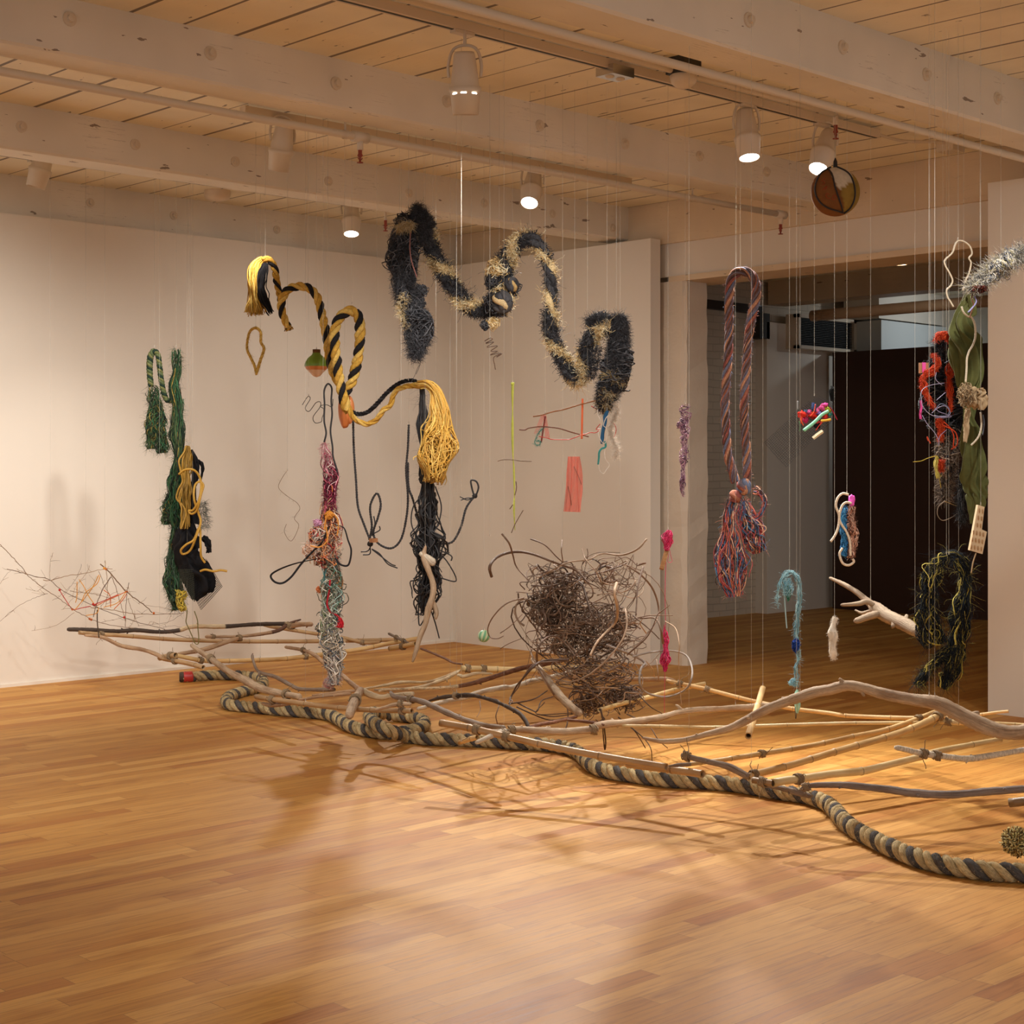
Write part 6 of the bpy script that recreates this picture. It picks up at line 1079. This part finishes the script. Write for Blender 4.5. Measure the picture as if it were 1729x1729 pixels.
a, S = path([(1638, 492, 3), (1633, 510, 9), (1626, 535, 14), (1624, 565, 19), (1628, 600, 23), (1634, 630, 22), (1637, 660, 15), (1637, 690, 8), (1637, 715, 9), (1640, 735, 16)], 7.4, step=.01); drape(mb, a, S, CO2, 6, .5, .5, 72); a, S = path([(1640, 720, 8), (1638, 740, 14), (1640, 765, 16), (1646, 800, 16), (1650, 830, 15), (1648, 855, 12), (1644, 885, 5)], 7.35, step=.01); drape(mb, a, S, CO2*.95, 5, .55, .5, 72); a, S = path([(1634, 494, 2), (1641, 510, 6), (1645, 528, 5), (1640, 535, 2)], 7.36, step=.006); drape(mb, a, S, CO2*1.1, 3, .3, .5, 24); mb.build('cloth', M_CLOTH, t)
mb = MB(); s7b = lambda pts: at(0, pts, 6.406, 1480, 380)
wire(mb, s7b([(935, 710), (965, 600), (1000, 520), (1022, 410), (1000, 360), (1032, 310), (1015, 240), (980, 200), (930, 172), (880, 172), (850, 215), (820, 300), (740, 380), (745, 440), (790, 520), (822, 600), (800, 660), (760, 700), (765, 770), (800, 830), (832, 885)]), 7.38, .0042, rgb(216, 202, 176), n=7)
wire(mb, s7b([(920, 880), (940, 940), (985, 985), (1030, 1000), (1065, 1080), (1070, 1200), (1045, 1290), (1000, 1370), (978, 1450), (975, 1560), (965, 1700)]), 7.25, .0046, rgb(216, 202, 176), n=7); wire(mb, [(1656, 696), (1657, 720), (1652, 738), (1640, 752)], 7.22, .0046, rgb(216, 202, 176)); wire(mb, [(1660, 700), (1662, 715), (1659, 735)], 7.25, .003, rgb(90, 96, 110)); mb.build('white_cord', M_CORD, t)
hang(t, P(1617, 406.5, 7.38))
t = T('beige_rag', P(1640, 700, 7.25), 'ragged beige cloth knotted round the olive cloth', 'rag')
mb = MB(); CBe = np.array(rgb(176, 152, 118)); k = 7.2/F; lumpy(mb, P(1641, 671, 7.2), (16*k, 12*k, 19*k), CBe, amp=.16, freq=3.4, n=24); a, S = path([(1655, 655, 5), (1658, 675, 8), (1656, 692, 4)], 7.17, step=.005); drape(mb, a, S, CBe*1.05, 3, .6, .6, 30); a, S = path([(1635, 690, 4), (1632, 710, 4.6), (1632, 728, 4.4), (1630, 744, 3)], 7.2, step=.006); drape(mb, a, S, CBe*1.05, 5, .4, .6, 30, .01); tangle(mb, P(1632, 668, 7.16), (.05, .03, .05), 70, .0016, [CBe, CBe*.7]); mb.build('cloth', M_CLOTH, t)
t = T('frayed_black_scrap', P(1626, 860, 7.45), 'frayed black plastic scraps hanging left of the olive cloth foot', 'scrap')
mb = MB(); a, S = path([(1627, 790, 3), (1627, 820, 5), (1624, 850, 6), (1626, 882, 4)], 7.45, step=.006); fuzz(mb, a, S, pal((40, 42, 46), (70, 72, 76), (24, 24, 26)), 900, .04, .0012, curl=.8); strands(mb, a, S, 60, .002, pal((40, 42, 46), (90, 90, 92)), wob=1.2); mb.build('fibres', M_FIBRE, t); hang(t, P(1627, 790, 7.45))
t = T('cream_plastic_piece', P(1650, 935, 7.15), 'cream plastic step-shaped piece with oval slots, hanging at right', 'plastic piece')
mb = MB(); D_ = 7.15; out = [(1651.5, 852.5), (1662.5, 856), (1658, 894), (1666.5, 898), (1659, 935.5), (1637.5, 929)]
n = len(out); fr = [P(*q, D_) for q in out]; bk = [q+np.array([FX, FY, 0])*.03 for q in fr]; mb.add(np.array(fr+bk), q=[(0, 1, 2, 5), (2, 3, 4, 5), (6+5, 6+2, 6+1, 6), (6+5, 6+4, 6+3, 6+2)]+[(i, 6+i, 6+(i+1) % 6, (i+1) % 6) for i in range(6)], col=rgb(232, 206, 164)); mb.build('plate', M_PLASTIC, t, smooth=False)
mb = MB()
for r_ in range(6):
    for c_ in range(4):
        if r_ < 3 and c_ > 1: continue
        px_ = 1654-(r_*1.7)+(c_*5.6) - (0 if r_ < 3 else 5.0); py_ = 862+r_*12.2+c_*1.3
        if r_ >= 3 and c_ > 3: continue
        c = P(px_, py_, D_-.004); lumpy(mb, c, (.0036, .003, .011), rgb(190, 150, 104), amp=0, n=8)
mb.build('slots', M_PLASTIC, t, label='tan oval slots'); mb = MB(); wire(mb, [(1648, 934), (1643, 950), (1640, 968)], D_, .003, rgb(206, 176, 130)); mb.build('cord', M_CORD, t); hang(t, P(1656, 853, D_))
t = T('fibre_nest', P(1690, 470, 7.0), 'fluffy grey and white fibre nest slanting across the upper right edge', 'fibre bundle')
mb = MB(); CN = pal((196, 188, 172), (220, 212, 196), (120, 124, 132), (84, 88, 98), (170, 160, 120), (236, 230, 218))
a, S = path([(1638, 486, 7), (1648, 480, 9), (1664, 468, 13), (1684, 453, 14), (1705, 440, 12), (1729, 428, 10), (1760, 414, 10)], 7.0, step=.008); strands(mb, a, S, 420, .0016, CN, length=(.1, .4), wob=1.8, k=6, seg=20, lump=.5); fuzz(mb, a, S, CN, 4200, .06, .0009, curl=1.7, inner=.5, sag=.1); mb.build('fibres', M_FIBRE, t)
mb = MB(); tangle(mb, P(1652, 488, 6.98), (.03, .03, .015), 50, .002, pal((96, 44, 34), (70, 40, 34))); wire(mb, s7b([(1040, 740), (1030, 800), (1050, 860), (1020, 960), (1005, 1005)]), 7.0, .003, rgb(110, 66, 48)); wire(mb, s7b([(1060, 770), (1080, 830), (1040, 890), (990, 945)]), 7.0, .0036, rgb(150, 150, 196)); mb.build('brown_string', M_FIBRE, t); hang(t, P(1690, 445, 7.0)); hang(t, P(1655, 470, 7.0))
# old round float in a wire basket near the ceiling
t = T('basket_float', P(1411, 365, 8.2), 'weathered ochre round float wrapped in black wire, near the ceiling', 'float')
c = P(1410.5, 324, 8.2); r = 41.5*8.2/F; n = 32; fw = np.array([FX, FY, 0]); mb = MB()
th = np.linspace(0, math.pi, n)[:, None]; f = (np.arange(2*n)*math.pi/n)[None]; V_ = np.stack([np.sin(th)*np.cos(f), np.sin(th)*np.sin(f), np.cos(th)*np.ones_like(f)], -1)
sx = V_@X_; cc = np.where((sx > .1-.25*V_[..., 2])[..., None], np.array(rgb(140, 112, 50)), np.array(rgb(122, 78, 40))); fx_ = V_@fw
foam = (fx_ < 0) & (sx > -.28+.25*(.9-V_[..., 2])) & (sx < .62) & (V_[..., 2] > .02+1.0*np.abs(sx-.05)*.6) & (np.hypot(sx+.1, V_[..., 2]) < 1.02); cc = np.where(foam[..., None], np.array(rgb(200, 184, 160)), cc)
i = np.arange(n-1)[:, None]*2*n; k = np.arange(2*n)[None]; sc_ = V_*r; sc_ = sc_-fw*(sc_@fw)[..., None]*.45
mb.add((c+sc_).reshape(-1, 3), np.stack([i+k, i+2*n+k, i+2*n+(k+1) % (2*n), i+(k+1) % (2*n)], -1).reshape(-1, 4), col=cc.reshape(-1, 3)); mb.build('shell', M_CLOTH, t)
def on_float(pts, lift=1.03, n=30):
    q = cat(np.array(pts, float), n); x_ = (q[:, 0]-1410.5)/41.5; z_ = (324-q[:, 1])/41.5; y_ = -np.sqrt(np.maximum(.02, 1-x_**2-z_**2))*.55
    return c+(X_*x_[:, None]+Zu*z_[:, None]+fw*y_[:, None])*r*lift
mb = MB()
for q in ([(1402, 284), (1384, 296), (1375, 318), (1379, 338), (1394, 352), (1420, 360)], [(1412, 284), (1430, 296), (1438, 316), (1439, 336), (1433, 352), (1423, 361)], [(1396, 286), (1402, 300), (1405, 318), (1411, 336), (1421, 360)]): mb.tubes(on_float(q), .0045, 6, col=rgb(34, 28, 26))
mb.rings(c+[0, 0, r], (0, 0, 1), [(0, .012), (.03, .01), (.05, .002)], 8, col=rgb(34, 28, 26)); mb.build('wire_basket', M_CORD, t)
mb = MB()
for q in ([(1391, 306), (1387, 305), (1385, 308), (1389, 311), (1388, 314), (1385, 314)], [(1386, 324), (1390, 319), (1388, 322), (1392, 318), (1390, 324)], [(1396, 332), (1392, 330), (1391, 334), (1394, 338), (1398, 338)], [(1402, 336), (1405, 333), (1407, 337), (1403, 341), (1401, 338), (1402, 336)]): mb.tubes(on_float(q, 1.0, 20), .0022, 5, col=rgb(150, 70, 40))
mb.build('faded_letters', M_CLOTH, t, label='faded reddish letters'); hang(t, c+[0, 0, r+.03])
# extra hanging lines carrying the raft
for o_, (px_, py_, d_) in zip([o for o in list(COL.objects) if o.name in ('bamboo_pole.002', 'bamboo_pole.003', 'bamboo_pole.006', 'bamboo_pole.008', 'bamboo_pole.010', 'bamboo_pole.012', 'driftwood_branch.013', 'driftwood_branch.019', 'bamboo_pole.018', 'driftwood_branch.015', 'bamboo_pole.004', 'driftwood_branch.026', 'driftwood_branch.009')], [(0, 0, 0)]*13):
    ch = [c for c in bpy.data.objects if c.parent == o_ and c.type == 'MESH'][0]; org = ORG[o_.name]; vs_ = ch.data.vertices; k = len(vs_)//3; hang(o_, np.array(vs_[k].co)+org)
# ---------------------------------------------------------------- ceiling fixtures
def tube_thing(name, label, ct, p0, p1, r, mat, extras=(), part='tube'):
    t = T(name, (np.array(p0)+np.array(p1))/2, label, ct); mb = MB(); mb.tubes(np.linspace(p0, p1, 12), r, 14); mb.build(part, mat, t, smooth=True); return t
def sprinkler(t, c):
    mb = MB(); mb.rings(c, (0, 0, 1), [(.03, .012), (0, .011), (-.01, .016), (-.02, .006), (-.045, .006), (-.046, .018), (-.05, .018), (-.051, .001)], 10, col=rgb(150, 60, 40))
    th = np.linspace(0, math.pi, 12); mb.tubes(np.array(c)+np.stack([np.cos(th)*.014, 0*th, -np.sin(th)*.012-.02], 1), .003, 5, col=rgb(150, 60, 40)); mb.build('sprinkler_head', M_CORD, t)
YP = 6.74; zp = 3.345
t = tube_thing('sprinkler_pipe', 'white sprinkler pipe running beside the long middle beam', 'pipe', (-3, YP, zp), (bx(1322, YP), YP, zp), .021, M_METAL)
for px_ in (608, 1318):
    x = bx(px_, YP); mb = MB(); mb.rings((x, YP, zp), (1, 0, 0), [(-.05, .021), (-.05, .03), (.05, .03), (.05, .021)], 14); mb.tubes(np.array([[x, YP, zp], [x, YP, zp-.07]]), .018, 10); mb.build('fitting', M_METAL, t); sprinkler(t, (x, YP, zp-.09))
for px_ in (583, 1169):
    x = bx(px_, YP); mb = MB(); mb.tubes(np.array([[x, YP, zp+.02], [x, YP, 3.65]]), .006, 8); mb.rings((x, YP, zp), (1, 0, 0), [(-.01, .025), (.01, .025)], 12); mb.build('pipe_hanger', M_METAL, t)
t = tube_thing('long_conduit', 'thin white pipe running along the nearest beam, right of centre', 'pipe', (-3, 4.53, 3.335), (9.42, 4.53, 3.335), .02, M_METAL)
x1 = bx(1411, 5.25); t = tube_thing('upper_pipe', 'white pipe above the light track ending in a sprinkler', 'pipe', (3.0, 5.25, 3.585), (x1, 5.25, 3.585), .018, M_METAL); mb = MB(); mb.tubes(np.array([[x1, 5.25, 3.585], [x1, 5.25, 3.52]]), .016, 10); mb.build('fitting', M_METAL, t); sprinkler(t, (x1, 5.25, 3.49))
c = P(651, 372, 11.6); t = T('ceiling_sprinkler', c, 'small red sprinkler head near the far wall, above the shaggy rope', 'sprinkler'); mb = MB(); mb.tubes(np.array([c, [c[0], c[1], ZC]]), .01, 8, col=rgb(210, 196, 176)); mb.build('drop_pipe', M_PLASTIC, t); sprinkler(t, c-[0, 0, .03])
def track(Y, x0, x1, label):
    t = T('light_track', ((x0+x1)/2, Y, 3.59), label, 'light track', 'light tracks on the ceiling'); mb = MB(); mb.box((x0, Y-.028, 3.585), (x1, Y+.028, 3.63)); mb.build('rail', M_METAL, t, smooth=False)
    mb = MB(); mb.box((x0, Y-.008, 3.583), (x1, Y+.008, 3.586)); mb.build('slot', M_DARK, t, smooth=False); return t
track(5.46, 0, 8.3, 'cream light track above the nearest spotlights, crossing the upper middle'); track(7.6, 5.1, 8.4, 'light track hidden behind the middle beam'); track(9.7, -2, 8.2, 'light track in the far bay by the left wall')
def spotlight(c, aim, Y, label, lit=False, slots=False):
    """gimbal track spot: lens centre c, pointing along aim"""
    c = np.asarray(c, float); ax = np.asarray(aim, float); ax /= np.linalg.norm(ax); back = -ax
    t = T('track_spotlight', (c[0], c[1], 3.6), label, 'spotlight', 'white track spotlights')
    mb = MB(); mb.rings(c, back, [(.125, .071), (.13, .066), (.16, .064), (.27, .05), (.285, .045), (.286, .001)], 24); mb.build('body', M_METAL, t)
    mb = MB(); mb.rings(c, back, [(.0, .056), (.0, .061), (.10, .071), (.105, .076), (.125, .076), (.127, .068)], 24); mb.rings(c, back, [(.0, .056), (.03, .056)], 24); mb.build('hood', M_METAL, t)
    mb = MB(); mb.rings(c, back, [(.012, .056), (.012, .0005)], 24); mb.build('lens', M_BULB if lit else M_METAL, t)
    pv = c+back*.17; sx = np.cross(ax, [0, 0, 1]); sx = sx/np.linalg.norm(sx) if np.linalg.norm(sx) > .1 else X_.copy()
    top = pv+np.array([0, 0, .15]); mb = MB(); mb.tubes(cat([pv+sx*.075, pv+sx*.078+[0, 0, .06], pv+sx*.055+[0, 0, .13], top, pv-sx*.055+[0, 0, .13], pv-sx*.078+[0, 0, .06], pv-sx*.075], 30), .008, 6); mb.build('yoke', M_METAL, t)
    mb = MB(); mb.tubes(np.array([top, [top[0], top[1], 3.6]]), .008, 8); mb.box((top[0]-.06, Y-.02, 3.57), (top[0]+.06, Y+.02, 3.6)); mb.build('stem', M_METAL, t, smooth=False)
    if slots:
        mb = MB(); u_ = -np.array([FX, FY, 0]); s_ = np.cross(u_, ax); s_ /= np.linalg.norm(s_)
        for k0 in (-.9, -.25, .5): 
            th = np.linspace(k0, k0+.35, 6); mb.tubes(c+back*.085+(u_*np.cos(th)[:, None]+s_*np.sin(th)[:, None])*.0705, .0028, 5)
        mb.build('vent_slots', M_BULB, t)
spotlight((4.9, 5.46, 3.2), (.12, .1, -1), 5.46, 'nearest white spotlight hanging upright from the track, light slots glowing', slots=True)
spotlight((7.0, 5.43, 3.28), (-.12, -.22, -1), 5.46, 'lit white spotlight pointing down, right of the ceiling sensor', lit=True)
spotlight((7.64, 5.42, 3.30), (-.55, -.1, -.85), 5.46, 'lit white spotlight tilted left beside the ochre float', lit=True)
spotlight((7.36, 7.56, 3.33), (-.5, -.32, -.85), 7.6, 'lit white spotlight tilted left above the cream end of the shaggy rope', lit=True)
spotlight((7.48, 9.66, 3.36), (-.2, -.25, -1), 9.7, 'lit white spotlight in the far bay near the left wall', lit=True)
spotlight((5.35, 7.6, 3.29), (.05, .3, -1), 7.6, 'unlit-looking white spotlight hanging below the thin pipe at left')
spotlight((4.86, 9.66, 3.4), (-.2, .2, -1), 9.7, 'white spotlight cut by the left edge of the picture')
c = P(1154, 147, 8.05); t = T('ceiling_sensor', c, 'white domed ceiling sensor on a dark mount beside the light track', 'sensor'); mb = MB(); mb.rings((c[0], c[1], 3.53), (0, 0, 1), [(-.035, .001), (-.03, .035), (-.012, .058), (0, .066), (.03, .072), (.04, .06)], 24, col=rgb(222, 206, 184)); mb.build('dome', M_PLASTIC, t); mb = MB(); mb.box((c[0]-.07, c[1]-.06, 3.565), (c[0]+.07, c[1]+.06, ZC)); mb.build('mount', M_DARK, t, smooth=False)
c = P(367, 334, 11.9); t = T('smoke_detector', c, 'flat round smoke detector on the ceiling above the left wall', 'smoke detector'); mb = MB(); mb.rings((c[0], c[1], 3.6), (0, 0, 1), [(-.03, .001), (-.028, .03), (-.01, .09), (.02, .1), (.05, .1)], 20, col=rgb(220, 200, 176)); mb.build('housing', M_PLASTIC, t)
c = P(1087, 122, 7.9); t = T('junction_box', c, 'grey metal box fixed to the light track left of the sensor', 'junction box'); mb = MB(); mb.box((c[0]-.08, 5.40, 3.55), (c[0]+.08, 5.52, 3.6)); mb.build('box', M_CHROME, t, smooth=False); mb = MB()
for q in (-.04, .04): mb.rings((c[0]+q, 5.46, 3.55), (0, 0, -1), [(0, .025), (.006, .02), (.008, .001)], 14)
mb.build('knockout', M_METAL, t)
c = (8.9, 5.3, 3.58); t = T('wall_junction_box', c, 'small box with conduit where the track meets the end wall', 'junction box'); mb = MB(); mb.box((8.84, 5.25, 3.56), (8.98, 5.37, 3.65)); mb.tubes(cat([(8.3, 5.46, 3.61), (8.55, 5.44, 3.6), (8.75, 5.36, 3.61), (8.84, 5.31, 3.61)], 14), .01, 8); mb.tubes(cat([(8.98, 5.31, 3.6), (9.2, 5.1, 3.6), (9.4, 4.9, 3.6)], 10), .008, 8); mb.build('box', M_METAL, t, smooth=False)
# ---------------------------------------------------------------- things in the far room
mb = MB(); mb.tubes(np.linspace((13.0, 9.3, 3.07), (13.0, 1.5, 3.07), 20), .055, 16, col=rgb(190, 160, 128)); t = T('far_pipe', (13, 5.4, 3.0), 'fat cream pipe below the ceiling of the far room', 'pipe'); mb.build('tube', M_PLASTIC, t)
for y in (6.9, 5.2): mb = MB(); mb.tubes(np.array([[13.0, y, 3.1], [13.0, y, 3.55]]), .012, 8); mb.rings((13.0, y, 3.07), (0, 1, 0), [(-.03, .062), (.03, .062)], 14); mb.build('pipe_hanger', M_METAL, t)
t = T('air_vent', (14.3, 10.1, 2.84), 'black louvred air vent high in the far room', 'vent'); mb = MB()
for k in range(16): z_ = 2.87+k*.0185; mb.box((13.83, 10.05, z_), (14.80, 10.09, z_+.006))
mb.build('grille', M_DARK, t, smooth=False); mb = MB(); mb.box((13.78, 10.03, 2.83), (15.1, 10.1, 2.865)); mb.box((13.78, 10.03, 3.16), (15.1, 10.1, 3.2)); mb.box((13.78, 10.03, 2.83), (13.82, 10.1, 3.2)); mb.box((14.81, 10.03, 2.83), (15.1, 10.1, 3.2)); mb.box((13.78, 10.1, 2.83), (15.1, 10.2, 3.2)); mb.build('frame', M_METAL, t, smooth=False)
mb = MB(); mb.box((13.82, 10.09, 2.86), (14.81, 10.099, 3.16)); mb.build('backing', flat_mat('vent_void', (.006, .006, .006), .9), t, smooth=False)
t = T('wall_rail', (12.9, 10.3, 3.2), 'black rail with a hanging black box on the far brick wall', 'rail'); mb = MB(); mb.box((12.4, 10.28, 3.19), (13.5, 10.35, 3.28)); mb.build('rail', M_DARK, t, smooth=False); mb = MB(); mb.box((13.33, 10.2, 2.92), (13.5, 10.34, 3.19)); mb.build('box', M_DARK, t, smooth=False)
c = P(1520, 447, 12.2); t = T('far_spotlight', c, 'lit round lamp on the ceiling of the far room', 'spotlight'); mb = MB(); mb.rings(c, (0, 0, 1), [(0, .05), (.0, .056), (.08, .062), (.085, .01)], 20); mb.build('housing', M_METAL, t); mb = MB(); mb.rings(c, (0, 0, 1), [(.004, .05), (.004, .0005)], 20); mb.build('lens', M_BULB, t); mb = MB(); mb.tubes(np.array([c+[0, 0, .08], [c[0], c[1], 3.55]]), .01, 8); mb.build('stem', M_METAL, t)
